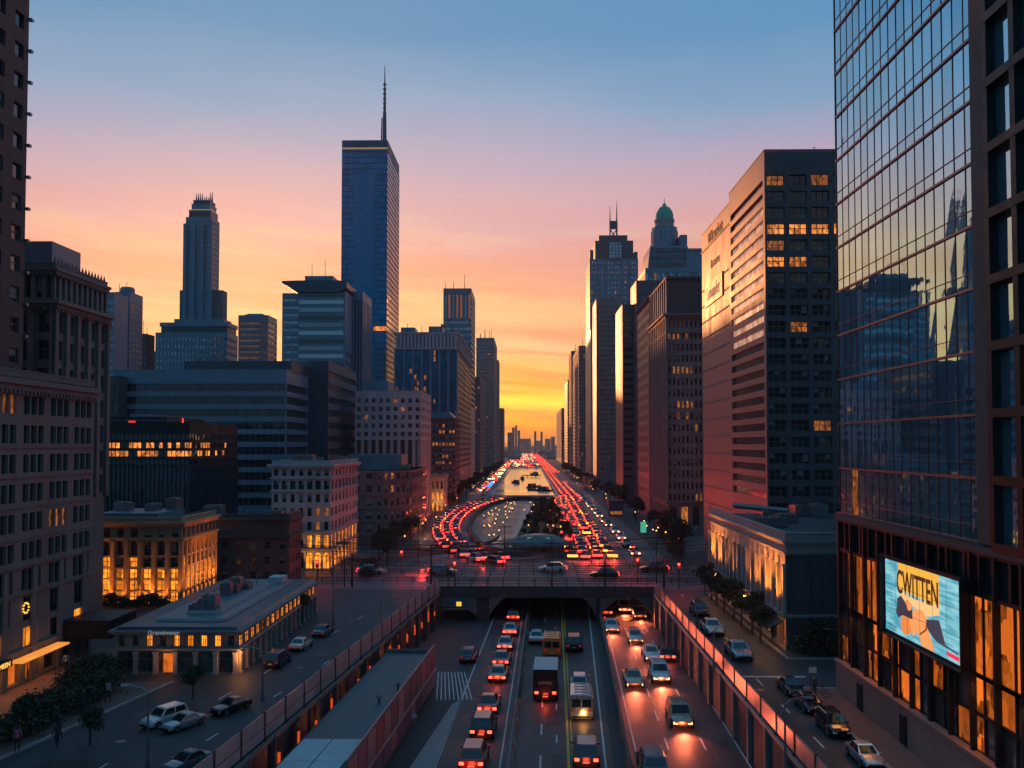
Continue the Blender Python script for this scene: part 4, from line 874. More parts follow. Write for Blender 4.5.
# B4 office with cantilever roof
sx = spec('L', 281, 345, 347, 300, 293); z = sx[4]; B = Bld('canopy_roof_office', 'blue-grey office block with an overhanging wing-shaped roof', sx[0], sx[1], 300, 318, z, g_['bluestone'], zvis=30, seed=27)
B.extra['d'] = g_['bluedark']
B.grid('front', 20, z-1, 1, 20, .985, .45, .5, style='many', gl='sky', litf=lambda i, j: 'litdim' if j == 12 and False else None, name='window_band'); B.plain('front', 0, 20); B.plain('front', z-1, z)
B.bands('right', 20, z-1, 18, .5, .5, gl='dark'); B.plain('right', 0, 20); B.plain('right', z-1, z); B.plain('left'); B.plain('back')
xw = XA(297, 300); b = MB(); zz = ZA(300, 279, 300)
b.box(xw-B.ox, B.x1-B.ox, -B.oy+299.3, 316-B.oy, 20, z+.5); b.build('projecting_bay', g_['bluestone'], B.e)
for k in range(19): bb_ = MB(); bb_.box(xw+.5-B.ox, B.x1-.6-B.ox, 299.1-B.oy, 299.28-B.oy, 23+k*2.6, 24.4+k*2.6); bb_.build('window_band', GL['sky' if k % 3 else 'dark'], B.e)
xa = XA(282,300); b = MB(); b.loft([[(x-B.ox, 298-B.oy, za), (x-B.ox, 320-B.oy, za), (x-B.ox, 320-B.oy, zb), (x-B.ox, 298-B.oy, zb)] for x, za, zb in ((xa, ZA(282,284,300), ZA(282,282,300)), (XA(296,300), ZA(296,293,300), ZA(296,281.5,300)), (B.x1-2, ZA(300,293,300), ZA(300,281.5,300)), (B.x1+.6, ZA(300,289,300), ZA(300,283,300)))]); b.build('wing_roof', g_['bluedark'], B.e)
B.block('roof_house', XA(305,305), XA(333,305), 303, 312, ZA(305,281.5,300), ZA(305,277,305), g_['bluestone']); _s = (B.x0, B.x1); B.x0, B.x1, B.y0 = XA(308,305), XA(330,305), 303.5; B.antennas(2, ZA(305,277,305), 3, 6, r=.12); B.x0, B.x1, B.y0 = _s[0], _s[1], 300; B.done(roof=False)
sx = spec('L', 347, 362, 371, 312, 294); B = Bld('ribbed_office_wing', 'narrow ribbed tower wing catching pink light beside the wing-roofed office', sx[0], sx[1], sx[2], sx[3], sx[4], g_['bluestone'], zvis=30, seed=28)
for s_, n_ in (('front', 5), ('right', 7)): B.grid(s_, 15, B.z1-1.5, n_, 1, .5, .98, .7, style='many', gl='dark' if s_ == 'front' else 'bronze'); B.plain(s_, 0, 15); B.plain(s_, B.z1-1.5, B.z1)
B.plain('left'); B.plain('back'); B.done()
# B3 small tower
sx = spec('L', 237, 267, 276, 420, 316); B = Bld('lilac_round_top_tower', 'pale striped block glowing pink on its right side between two office towers', sx[0], sx[1], sx[2], sx[3], sx[4], g_['bluestone'], zvis=40, seed=29)
for s_ in ('front', 'right'): B.bands(s_, 30, B.z1-2, 18, .48, .5, gl='sky'); B.plain(s_, 0, 30); B.plain(s_, B.z1-2, B.z1)
B.plain('left'); B.plain('back'); b = MB(); b.loft([[(B.x0-B.ox, B.y0+1-B.oy, B.z1), (B.x1-B.ox, B.y0+1-B.oy, B.z1), (B.x1-B.ox, B.y1-B.oy, B.z1), (B.x0-B.ox, B.y1-B.oy, B.z1)], [(B.x0+4-B.ox, B.y0+3-B.oy, B.z1+1.6), (B.x1-4-B.ox, B.y0+3-B.oy, B.z1+1.6), (B.x1-4-B.ox, B.y1-1-B.oy, B.z1+1.6), (B.x0+4-B.ox, B.y1-1-B.oy, B.z1+1.6)]]); b.build('curved_roof', g_['bluestone'], B.e); B.done(parapet=.3)
# B2 stepped tower with crown
D = 380; X = lambda p: XA(183+(p-183)*26/34, D); Zf = lambda p: ZA(200, p, D)
B = Bld('crowned_tower', 'stepped art deco tower with a crown of spikes', X(183), X(217), D, D+10, Zf(217), g_['bluestone'], 'tower', zvis=60, seed=30)
B.wm = g_['bluestone']; z = B.z1
for s_, n_ in (('front', 9), ('right', 9)): B.grid(s_, 68, z-1, n_, 22, .5, .6, .6, style='plain', gl='sky', lit=.0); B.plain(s_, 0, 68); B.plain(s_, z-1, z)
B.plain('left'); B.plain('back'); B.fins('front', 68, z-3, 4, 1.4, .9, g_['bluestone'], 'buttress', inset=1)
for k, (a, c, ta, tb) in enumerate(((186, 215, 217, 209), (189, 213.5, 209, 203), (190.5, 212.5, 203, 199))):
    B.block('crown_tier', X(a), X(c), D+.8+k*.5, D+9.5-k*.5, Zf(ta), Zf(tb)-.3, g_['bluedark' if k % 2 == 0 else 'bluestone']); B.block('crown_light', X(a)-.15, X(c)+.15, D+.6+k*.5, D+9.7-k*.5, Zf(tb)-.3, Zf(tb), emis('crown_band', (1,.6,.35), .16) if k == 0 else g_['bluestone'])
for k in range(9):
    x = X(191)+(X(212)-X(191))*k/8-B.ox; b = MB(); b.tube((x, 0, Zf(199)), (x, 0, Zf(199)+B.rnd.uniform(1.5, 4.5)), .45, .1, 5); b.build('spike', g_['bluedark'], B.e)
B.block('side_wing', XA(175,D), X(183), D+3, D+9, 0, Zf(289), g_['stone']); B.block('side_wing', X(217), XA(218.5,D), D+3, D+9, 0, Zf(289), g_['stone'])
for k in range(12):
    for a in (176.2, 178.2, 180.2, 218.5, 220.5, 222.5):
        pass
B.done(roof=False)
D2 = 350; sx = spec('L', 154, 226, 237, D2, 330); B = Bld('tower_podium_block', 'broad blue-grey block with stacked white ledges in front of the crowned tower', sx[0], sx[1], D2, D2+13, ZA(200,334,D2), g_['bluestone'], zvis=40, seed=31)
for s_, n_ in (('front', 20), ('right', 9)): B.grid(s_, 32, B.z1-.5, n_, 11, .6, .5, .4, style='plain', gl='sky'); B.plain(s_, 0, 32); B.plain(s_, B.z1-.5, B.z1)
B.plain('left'); B.plain('back'); X2 = lambda p: XA(p, D2)
B.block('setback_tier', X2(158), X2(226)-.5, D2+1.5, D2+12.5, B.z1, ZA(200,326,D2), g_['bluedark']); B.block('setback_slab', X2(157), X2(226), D2+1, D2+12.8, ZA(200,326,D2), ZA(200,322,D2), g_['bluestone']); B.block('setback_tier', X2(170), X2(220), D2+2.5, D2+12, ZA(200,322,D2), ZA(200,318,D2), g_['bluestone'])
B.done(parapet=.5)
# B1 tower at left
D = 300; sx = spec('L', 113, 128, 141, D, 293); B = Bld('curved_top_tower', 'grey-blue tower with a rounded roof edge behind the ornate building', sx[0], sx[1], D, D+10, ZA(125,294,D), g_['bluestone'], 'tower', zvis=30, seed=32)
B.grid('front', 22, B.z1-2, 5, 24, .7, .35, .25, style='plain', gl='sky'); B.plain('front', 0, 22); B.plain('front', B.z1-2, B.z1); B.grid('right', 22, B.z1-2, 4, 24, .7, .35, .2, style='plain', gl='dark'); B.plain('right', 0, 22); B.plain('right', B.z1-2, B.z1); B.plain('left'); B.plain('back')
b = MB(); b.lathe([(2.4,B.z1),(2.4,B.z1+2.2),(2.0,B.z1+2.8),(.1,B.z1+2.9)], 0, -1.5, 20); b.build('round_roof', g_['bluestone'], B.e); B.antennas(2, B.z1, 3, 6, r=.12); B.done(parapet=.6)
x0, x1 = XA(95,285), XA(112,285); B = Bld('pale_striped_annex', 'narrow pale annex left of the rounded tower', x0, x1, 285, 295, ZA(105,295,285), g_['bluestone'], seed=33, zvis=30)
B.bands('front', 20, B.z1-1, 20, .5, .3, gl='sky', um=.2); B.plain('front', 0, 20); B.plain('front', B.z1-1, B.z1); B.plain('right'); B.plain('left'); B.plain('back'); B.done()
for k, (a, c, ty, d, lab) in enumerate(((139, 145, 336, 360, 'dark reddish slab glimpsed at the edge of the rounded tower'), (145.5, 148.5, 352, 420, 'small bright-edged block in the gap left of the stepped tower'))):
    B = Bld('gap_block', lab, XA(a,d), XA(c,d), d, d+8, ZA(a,ty,d), g_['brick' if k == 0 else 'stone'], seed=34+k); B.grid('front', 20, B.z1-1, 2, 18, .5, .5, .3, style='plain'); B.plain('front', 0, 20); B.plain('front', B.z1-1, B.z1); B.plain('right'); B.plain('left'); B.plain('back'); B.antennas(2, B.z1, 3, 7, r=.12); B.done()
# ================================================================== RIGHT BUILDINGS
def shell(B, *sides):
    for s_ in sides: B.plain(s_)
# R11 glass tower
B = Bld('glass_office_tower', 'curtain-walled glass office tower at right mirroring the skyline above a glowing podium', 25.55, 62, 38, 74, 112, G['black'], 'tower', seed=50)
zp = 13.9; PX = B.x0
yb = lambda y: B.y1-y                       # position along the left face (starts at the far corner)
nf = 27
B.curtain('left', zp+.6, 112, 17, nf, 'teal', 0, G['black'], .07, .0, 'curtain_wall', 'litdim', jig=.006, a0=0, a1=23, proud=.03,
          litf=lambda i, j: (j == 0 and i < 3 and B.rnd.random() < .4))
b = MB(); ph = (112-zp-.6)/nf
for j in range(nf+1):
    z = zp+.6+j*ph; b.box(PX-.12-B.ox, PX-.02-B.ox, 51.02-B.oy, 74-B.oy, z-.07, z+.07)
    if j < nf: b.box(PX-.06-B.ox, PX-.02-B.ox, 51.02-B.oy, 74-B.oy, z+.9, z+.93)
b.build('transom', G['pinkmetal'], B.e)
b = MB(); b.box(PX-.35-B.ox, PX+.4-B.ox, 49.2-B.oy, 51-B.oy, zp+.6, 112); b.build('corner_pier', G['stoned'], B.e)
B.curtain('left', zp+.6, 112, 4, nf, 'teal', 0, G['black'], .5, .5, 'side_curtain_wall', 'litdim', jig=.01, a0=24.9, a1=36, proud=.5, litf=lambda i, j: j == 2 and i == 1)
B.curtain('back', 4, 112, 20, 30, 'teal', 0, G['black'], .12, .3, 'rear_curtain_wall', jig=.01)
B.plain('front', 0, 112); B.plain('back', 0, 4); B.plain('right')
b = MB(); b.box(PX-.5-B.ox, PX+.3-B.ox, 38-B.oy, 74.2-B.oy, zp+.1, zp+.5); b.build('podium_band', G['stoned'], B.e)
# podium: louvres, upper glazing, lower glazing, granite base
B.curtain('left', 11.6, zp, 22, 1, 'dark', 0, G['black'], .25, .2, 'louvre_band', proud=.3)
UL = B.curtain('left', 7.0, 11.6, 22, 1, 'bronze', 0, G['black'], .16, .25, 'upper_glazing', 'litorange', litf=lambda i, j: i in (1,2,3,4,5,12,13,14,15,16,17,18,19,20,21), proud=.1)
B.curtain('left', 2.7, 7.0, 22, 2, 'bronze', 0, G['black'], .16, .2, 'lower_glazing', 'litorange', litf=lambda i, j: B.rnd.random() < (.5 if i > 5 else .25), proud=.1)
for k in range(14):
    bb_ = MB(); bb_.box(PX-.42-B.ox, PX-.12-B.ox, 73.6-k*2.7-.13-B.oy, 73.6-k*2.7+.13-B.oy, 2.75, zp-.05); bb_.build('fin', G['black'], B.e)
b = MB(); b.box(PX-.55-B.ox, PX+.2-B.ox, 38-B.oy, 74.0-B.oy, 0, 2.55); b.build('granite_base', G['granite'], B.e)
b = MB(); b.box(PX-.7-B.ox, PX+.2-B.ox, 38-B.oy, 74.05-B.oy, 2.55, 2.75); b.build('base_coping', G['granite'], B.e)
for yy in (68.3, 60.5): b = MB(); b.box(PX-.6-B.ox, PX-.5-B.ox, yy-B.oy, yy+1.0-B.oy, .05, 2.0); b.box(PX-.66-B.ox, PX-.5-B.ox, yy-.12-B.oy, yy-B.oy, .05, 2.1); b.build('service_door', G['black'], B.e)
B.done(roof=False)
for yy in (71, 66, 51, 46, 42): lamp('AREA', (PX-1.0, yy, 6.8), 30, (1,.35,.08), None, 1.5, aim=(PX-3, yy, 0))
# the lit billboard
bb = thing('billboard_screen', 'lit blue and orange poster screen with bare arms and dark cloth on the glass tower', 'billboard', (PX-.72, 57.6, 7.35))
Wb, Hb = 11.0, 4.8                          # runs from the far end (left in view) to the near end
mb = MB(); mb.box(0, .25, -Wb/2-.2, Wb/2+.2, -.2, Hb+.2); mb.build('casing', G['black'], bb)
def em(name, c, s=.48): return emis(name, c, s)
def flat(name, pts, m, d, t=.012):          # pts in screen units 0..1 from the left top as read
    b = MB(); P = [(-d, Wb/2-u*Wb, Hb-v*Hb) for u, v in pts]; n = len(P)
    b.poly(P); Q = [(p[0]+t, p[1], p[2]) for p in P]
    for i in range(n): b.quad(P[i], P[(i+1) % n], Q[(i+1) % n], Q[i])
    return b.build(name, m, bb)
scr = M('screen_blue'); t_ = scr.node_tree; p_ = t_.nodes['Principled BSDF']; p_.inputs['Base Color'].default_value = (.02,.02,.02,1)
g2 = t_.nodes.new('ShaderNodeNewGeometry'); mp = t_.nodes.new('ShaderNodeMapping'); mp.inputs['Scale'].default_value = (1,.5,4.5); t_.links.new(g2.outputs['Position'], mp.inputs[0])
n2 = t_.nodes.new('ShaderNodeTexNoise'); n2.inputs['Scale'].default_value = 1.0; n2.inputs['Detail'].default_value = 4; t_.links.new(mp.outputs[0], n2.inputs['Vector'])
cr = t_.nodes.new('ShaderNodeValToRGB'); cr.color_ramp.elements[0].position = .4; cr.color_ramp.elements[0].color = (.07,.42,.55,1); cr.color_ramp.elements[1].position = .66; cr.color_ramp.elements[1].color = (.35,.75,.8,1)
t_.links.new(n2.outputs[0], cr.inputs[0]); t_.links.new(cr.outputs[0], p_.inputs['Emission Color']); p_.inputs['Emission Strength'].default_value = .45
flat('picture', [(0,0),(1,0),(1,1),(0,1)], scr, .02)
flat('poster_panel', [(.20,.0),(.74,.0),(.74,.40),(.20,.36)], em('screen_yellow', (1,.50,.06)), .04)
flat('poster_sheet', [(.20,.36),(.42,.42),(.74,.38),(.74,.50),(.55,.60),(.40,.52),(.24,.56)], em('screen_tan', (1,.62,.25)), .045)
flat('dark_sleeve', [(.19,.50),(.24,.44),(.33,.54),(.40,.58),(.40,.70),(.26,.70),(.20,.76),(.17,.70)], em('screen_black', (.03,.04,.07)), .07)
flat('dark_sleeve', [(.58,.62),(.74,.56),(.82,.86),(.70,.84),(.60,.74)], em('screen_black2', (.04,.05,.08)), .07)
def blob(cx, cy, rx, ry, n=24, rot=0.0):
    return [(cx+rx*math.cos(a)*math.cos(rot)-ry*math.sin(a)*math.sin(rot), cy+rx*math.cos(a)*math.sin(rot)+ry*math.sin(a)*math.cos(rot)) for a in [2*math.pi*i/n for i in range(n)]]
sk = em('screen_skin', (.9,.26,.06), .48); sk2 = em('screen_skin_light', (1,.38,.12), .48)
flat('arm_shape', [(.42,.62),(.40,.56),(.52,.52),(.60,.62),(.60,.74),(.68,.99),(.52,.99),(.46,.84),(.42,.80)], sk2, .055)
flat('arm_shape', blob(.32,.78,.085,.17,24,.2), sk, .06)
flat('arm_shape', [(.38,.58),(.43,.62),(.45,.86),(.40,.92),(.36,.75)], sk2, .065)
flat('arm_crease', [(.585,.64),(.60,.66),(.585,.76),(.50,.86),(.49,.845),(.57,.75)], em('screen_shadow', (.25,.05,.02), .5), .068)
for cx_, cy_, r_ in ((.335,.50,.03),(.37,.53,.03),(.355,.56,.03)): flat('hand_shape', blob(cx_, cy_, r_, r_*1.4), em('screen_hand', (.9,.30,.10), .55), .075)
for a, c in (((.04,.90),(.16,.97)), ((.04,.935),(.14,.985))): flat('caption_line', [a, (c[0],a[1]+.02), (c[0],a[1]+.035), (a[0],a[1]+.015)], em('screen_navy', (.02,.1,.2), .5), .03)
flat('caption_line', [(.78,.83),(.95,.86),(.95,.885),(.78,.855)], em('screen_navy2', (.03,.08,.18), .5), .03)
flat('red_mark', [(.82,.90),(.96,.91),(.96,.96),(.82,.95)], em('screen_red', (.9,.02,.06), .6), .03)
text('CWITTEN', 2.15, (-.07, .42, Hb-1.95), (math.pi/2, 0, -math.pi/2), em('screen_lettering', (.10,.03,.01), .3), bb, 'lettering', .01, sx=.64, bold=.035)
for k in range(1, 6): b_ = MB(); b_.box(-.082, -.078, -Wb/2+k*Wb/6-.012, -Wb/2+k*Wb/6+.012, 0, Hb); b_.build('panel_seam', G['black'], bb)
for k in (1, 2): b_ = MB(); b_.box(-.082, -.078, -Wb/2, Wb/2, k*Hb/3-.012, k*Hb/3+.012); b_.build('panel_seam', G['black'], bb)
b_ = MB(); b_.box(-.3, -.0, -Wb/2-.3, -Wb/2-.2, -.3, Hb+.3); b_.box(-.3, 0, Wb/2+.2, Wb/2+.3, -.3, Hb+.3); b_.box(-.3, 0, -Wb/2-.2, Wb/2+.2, Hb+.2, Hb+.3); b_.box(-.3, 0, -Wb/2-.2, Wb/2+.2, -.3, -.2); b_.build('frame', G['black'], bb)
lamp('AREA', (PX-2.0, 57.6, 9.6), 60, (.5,.8,1), None, 3, aim=(PX-20, 57.6, 0), name='screen_glow')
# R10 low floodlit building
z = ZA(783, 541, 88)
B = Bld('floodlit_store', 'low stone building with tall pilasters washed in orange floodlight and a dark blank side', 25.0, 52, 88, YS(710, 25.0), z, G['cream'], 'building', seed=51)
B.extra['p'] = G['granited']
L_ = B.y1-B.y0
B.grid('left', 3.6, z-2.3, 17, 1, .58, .93, .22, style='sash', gl='bronze', litf=lambda i, j: 'litdim' if i in (0, 1, 14, 15, 16) else None); B.plain('left', z-2.3, z)
B.grid('left', 0, 3.6, 12, 1, .75, .8, .6, style='three', gl='dark', litf=lambda i, j: 'litorange' if i % 3 != 1 else None)
B.fins('left', 3.5, z-2.3, 18, .5, .3, G['cream'], 'pilaster', inset=1)
b = B.wall
B.plain('front', z-1.3, z); B.plain('front', 0, z-1.3, 1); B.plain('right'); B.plain('back'); B.ledge(z-1.3, .3, .25); B.ledge(z-.35, .4, .35, name='roof_cornice'); B.ledge(3.3, .35, .35, name='string_course')
B.fins('front', 0, z-1.3, 2, 1.6, .15, G['granited'], 'pier', a0=0, a1=6)
for k in range(9):
    yy = B.y0+1.5+k*L_/9*.97; near_ = k in (0, 1, 2, 7, 8)
    lamp('SPOT', (B.x0-1.8, yy, 3.8), 3800 if near_ else 800, (1,.30,.035), None, .15, aim=(B.x0-.1, yy, 9.5), spot=80)
    a_ = MB(); a_.loft([[(0, 0, .9), (0, 2.6, .9), (-1.6, 2.6, .2), (-1.6, 0, .2)], [(0, 0, 1.0), (0, 2.6, 1.0), (-1.6, 2.6, .3), (-1.6, 0, .3)]]); q = a_.build('awning', G['black'], B.e); q.location = (B.x0-.3-B.ox, yy-1.6-B.oy, 2.0)
b = MB(); b.box(-.1, 0, 0, 3.2, 0, .5); q = b.build('red_shop_sign', emis('red_shop_sign', (1,.06,.02), 1.0), B.e); q.location = (B.x0-.42-B.ox, 100-B.oy, 2.6)
for yy in (89, 94, 103, 112, 119): lamp('POINT', (B.x0-1.6, yy, 2.3), 45, (1,.45,.1), None, .1)
B.roofstuff(9, z, 1, 3.2); b = MB(); b.tube((B.x0+2-B.ox, B.y1-5-B.oy, z+1.4), (B.x0+8-B.ox, B.y1-9-B.oy, z+1.0), .35, seg=8); b.build('rooftop_duct', G['metal'], B.e)
B.block('roof_house', B.x0+11, B.x1-1, B.y0+9, B.y0+18, z, z+1.5, G['granited']); B.antennas(3, z, 1, 2.2); B.done(parapet=.7)
# R9 big granite block (two volumes)
d = 127.0; xc = XA(767, d); y1 = YS(731, xc); z = ZA(767, 152, d)
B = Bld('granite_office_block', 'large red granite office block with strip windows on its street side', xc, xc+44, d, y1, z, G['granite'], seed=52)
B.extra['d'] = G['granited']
B.bands('left', 12, z-3.2, 24, .56, .45, um=1.0, litf=lambda i, j: 'sheenpale' if j >= 12 and j != 23 and j != 22 else None, gl='bronze'); B.plain('left', 0, 12); B.plain('left', z-3.2, z)  # upper strips glow in place of the sky they would mirror
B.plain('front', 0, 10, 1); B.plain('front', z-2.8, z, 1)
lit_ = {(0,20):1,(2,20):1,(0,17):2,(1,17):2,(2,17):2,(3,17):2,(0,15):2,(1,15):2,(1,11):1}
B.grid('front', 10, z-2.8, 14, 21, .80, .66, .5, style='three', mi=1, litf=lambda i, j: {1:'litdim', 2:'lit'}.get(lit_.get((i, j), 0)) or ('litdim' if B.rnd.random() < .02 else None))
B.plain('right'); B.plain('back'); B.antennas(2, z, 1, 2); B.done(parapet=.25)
BX, BZ = B, z
y2 = YS(702, xc); z2 = ZA(731, 203, y1)
B = Bld('granite_annex_block', 'windowless orange granite slab with a framed name panel behind the strip-windowed block', xc+.25, xc+38, y1+.02, y2, z2, G['granite'], seed=53)
B.plain('left', 0, z2); B.plain('front'); B.plain('right'); B.plain('back')
for k in range(15): bb_ = MB(); bb_.box(-.06, 0, -(y2-y1)/2+.2, (y2-y1)/2-.2, 0, .35); q = bb_.build('string_course', G['stone'], B.e); q.location = (B.x0-B.ox, 0, 6+k*3.1)
def flab(pz, y): return None
zl = ZA(716, 290, (y1+y2)/2)
o = B.e
bb_ = MB(); bb_.box(-.25, 0, -7.5, 7.5, -2.0, 2.2); q = bb_.build('name_panel', G['granited'], o); q.location = (B.x0-B.ox, 1, zl)
text('Lovander', 3.6, (B.x0-B.ox-.3, 1, zl-1.0), (math.pi/2, 0, -math.pi/2), G['white'], o, sx=.85)
text('Wilmarket', 3.0, (B.x0-B.ox-.1, 0, zl+9.5), (math.pi/2, 0, -math.pi/2), G['stoned'], o, sx=.95); text('& stores', 2.2, (B.x0-B.ox-.1, 0, zl+4.6), (math.pi/2, 0, -math.pi/2), G['stoned'], o, sx=1.0)
B.ledge(z2-3.4, .3, .2); B.done(parapet=.25)
# R7 pale office with dark attic
sx = spec('R', 712, 668, 651, 204, 316); z = ZA(668, 316, 204); zt = ZA(668, 279, 204)
B = Bld('pale_corner_office', 'grey stone corner office with rows of paired windows and a dark windowless attic', sx[0], sx[1], sx[2], sx[3], z, G['stone'], seed=54)
lt = {(1,8),(2,8),(1,7),(2,7),(3,6),(0,14),(1,14),(2,14),(1,1),(3,0),(0,11),(1,11),(2,11)}
B.grid('front', 7, z-.5, 5, 16, .76, .60, .4, style='plain', sub=2, sub_gap=.5, gl='dark', litf=lambda i, j: 'litdim' if (i, j) in lt and B.rnd.random() < .8 else None)
B.grid('left', 7, z-.5, 9, 16, .6, .58, .5, style='plain', gl='bronze', lit=.05, litm='litdim'); B.plain('front', z-.5, z); B.plain('left', z-.5, z)
B.grid('front', 1.5, 6.6, 4, 1, .6, .8, .5, style='arch', litf=lambda i, j: 'litdim' if i == 1 else None); B.grid('left', 1.5, 6.6, 8, 1, .6, .8, .5, style='arch', gl='dark'); 
for s_ in ('front', 'left'): B.plain(s_, 0, 1.5); B.plain(s_, 6.6, 7)
B.plain('right'); B.plain('back'); B.ledge(z-.4, .9, 1.1, dent=1.2, name='main_cornice'); B.ledge(6.8, .5, .7); B.ledge(z-4, .4, .4, name='string_course')
B.fins('left', 7, z-.5, 10, .9, .5, G['stone'], 'pier', inset=1)
b = MB(); b.box(B.x0+.3-B.ox, B.x1-B.ox, B.y0+.3-B.oy, B.y1-B.oy, z+.5, zt); b.build('attic', G['stoned'], B.e)
b = MB(); b.box(B.x0-.3-B.ox, B.x1+.2-B.ox, B.y0-.3-B.oy, B.y1-B.oy, zt, zt+.6); b.build('attic_cornice', G['stoned'], B.e)
for k in range(9): bb_ = MB(); yy = B.y0+1+k*(B.y1-B.y0-2)/8-B.oy; bb_.box(B.x0-.15-B.ox, B.x0+.3-B.ox, yy-.5, yy+.5, z+.5, zt-.05); bb_.build('attic_pier', G['stone'], B.e)
B.done(roof=False)
# R6
sx = spec('R', 690, 650, 638, 241, 297); B = Bld('sun_coloured_block', 'tall dark block whose street side glows orange behind the pale corner office', *sx, G['stoned'], seed=55)
B.extra['g'] = G['granite']  # street side gets a redder colour to carry the orange sun on it
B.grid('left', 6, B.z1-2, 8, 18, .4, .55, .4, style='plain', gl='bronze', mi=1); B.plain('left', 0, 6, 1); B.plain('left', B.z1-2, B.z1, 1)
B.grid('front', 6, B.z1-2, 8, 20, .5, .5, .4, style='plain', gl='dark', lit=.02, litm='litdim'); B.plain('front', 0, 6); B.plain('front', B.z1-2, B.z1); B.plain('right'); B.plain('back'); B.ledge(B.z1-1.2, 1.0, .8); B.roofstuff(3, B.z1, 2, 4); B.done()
# R5
sx = spec('R', 650, 623, 616, 309, 307); B = Bld('sun_tinted_slab', 'dark slab with a bright orange street side between two taller blocks', *sx, G['granited'], seed=56)
B.extra['g'] = G['granite']  # orange sunlight on the street side is put into its colour
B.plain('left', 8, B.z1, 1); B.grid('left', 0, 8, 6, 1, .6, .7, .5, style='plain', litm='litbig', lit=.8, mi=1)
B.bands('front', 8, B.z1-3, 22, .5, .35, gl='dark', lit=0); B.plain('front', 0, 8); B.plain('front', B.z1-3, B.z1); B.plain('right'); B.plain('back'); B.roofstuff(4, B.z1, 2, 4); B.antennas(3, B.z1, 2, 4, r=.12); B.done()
# R4 lower body
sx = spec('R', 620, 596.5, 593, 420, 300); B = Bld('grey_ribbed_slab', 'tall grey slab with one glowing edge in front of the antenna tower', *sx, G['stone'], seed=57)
B.extra['g'] = G['granite']  # sunlit edge imitated by a redder colour on the street side
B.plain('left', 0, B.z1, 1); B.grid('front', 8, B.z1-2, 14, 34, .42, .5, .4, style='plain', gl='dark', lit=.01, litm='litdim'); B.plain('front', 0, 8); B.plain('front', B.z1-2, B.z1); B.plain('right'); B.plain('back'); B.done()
x0, x1 = XA(583,415), XA(594,415)
B = Bld('lit_street_house', 'low house with golden lit windows at the foot of the grey slab', x0, x1, 402, 415, ZA(590,478,402), G['stone'], seed=58)
for s_, n_ in (('front', 4), ('left', 4)): B.grid(s_, .5, B.z1-.6, n_, 4, .6, .55, .3, style='plain', lit=.5, litm='litdim'); B.plain(s_, 0, .5); B.plain(s_, B.z1-.6, B.z1)
B.plain('right'); B.plain('back'); B.done(parapet=.4)
# R4 antenna tower
D = 500; X = lambda p: XA(p, D); Zf = lambda p: ZA(612, p, D)
B = Bld('antenna_tower', 'blue stone tower with a stepped slate top and twin antennas', X(591), X(638), D, D+40, Zf(259), G['bluestone'], 'tower', zvis=80, seed=59)
z = B.z1
B.grid('front', 84, z-.5, 14, 14, .5, .55, .5, style='plain', gl='sky', lit=.015, litm='litdim'); B.plain('front', 0, 84); B.plain('front', z-.5, z); B.grid('left', 84, z-.5, 10, 14, .5, .55, .5, style='plain', gl='bronze'); B.plain('left', 0, 84); B.plain('left', z-.5, z); B.plain('right'); B.plain('back')
B.fins('front', 84, z, 7, 1.0, .5, G['bluestone'], 'pier', inset=1)
B.block('slate_crown', X(596), X(634.5), D+1.5, D+36, z, Zf(240), G['bluedark']); B.block('crown_top', X(600), X(629), D+3, D+30, Zf(240), Zf(234), G['bluedark'])
B.block('central_bay', X(609.5), X(622.5), D-.9, D-.5, z, Zf(243), G['bluestone']); 
for k in range(4):
    for r_ in range(5): bb_ = MB(); bb_.box(-.6,.6,-.08,0,0,1.2); q = bb_.build('window', GL['sky'], B.e); q.location = (X(611.3+k*3.2)-B.ox, D-.92-B.oy, z+1+r_*1.75)
B.block('corner_turret', X(590.5), X(594), D-.3, D+5, z, Zf(250), G['bluedark']); B.block('corner_turret', X(635), X(638.5), D-.3, D+5, z, Zf(252), G['bluedark'])
for a, t, r_ in ((613.2, 200, .42), (620.2, 195, .5)):
    b = MB(); b.tube((X(a)-B.ox, -6, Zf(234)), (X(a)-B.ox, -6, Zf(215)), r_, r_, 6); b.tube((X(a)-B.ox, -6, Zf(215)), (X(a)-B.ox, -6, Zf(t)), r_*.8, .12, 6); b.build('antenna', G['bluedark'], B.e)
b = MB(); b.box(X(613)-B.ox, X(620.5)-B.ox, -7, -5, Zf(223), Zf(215)); b.build('antenna_box', G['bluedark'], B.e)
b = MB(); b.tube((X(613)-B.ox, -6, Zf(234)), (X(620.5)-B.ox, -6, Zf(223)), .35, seg=5); b.tube((X(620.5)-B.ox, -6, Zf(234)), (X(613)-B.ox, -6, Zf(223)), .35, seg=5); b.build('antenna_brace', G['metal'], B.e); B.done(roof=False)
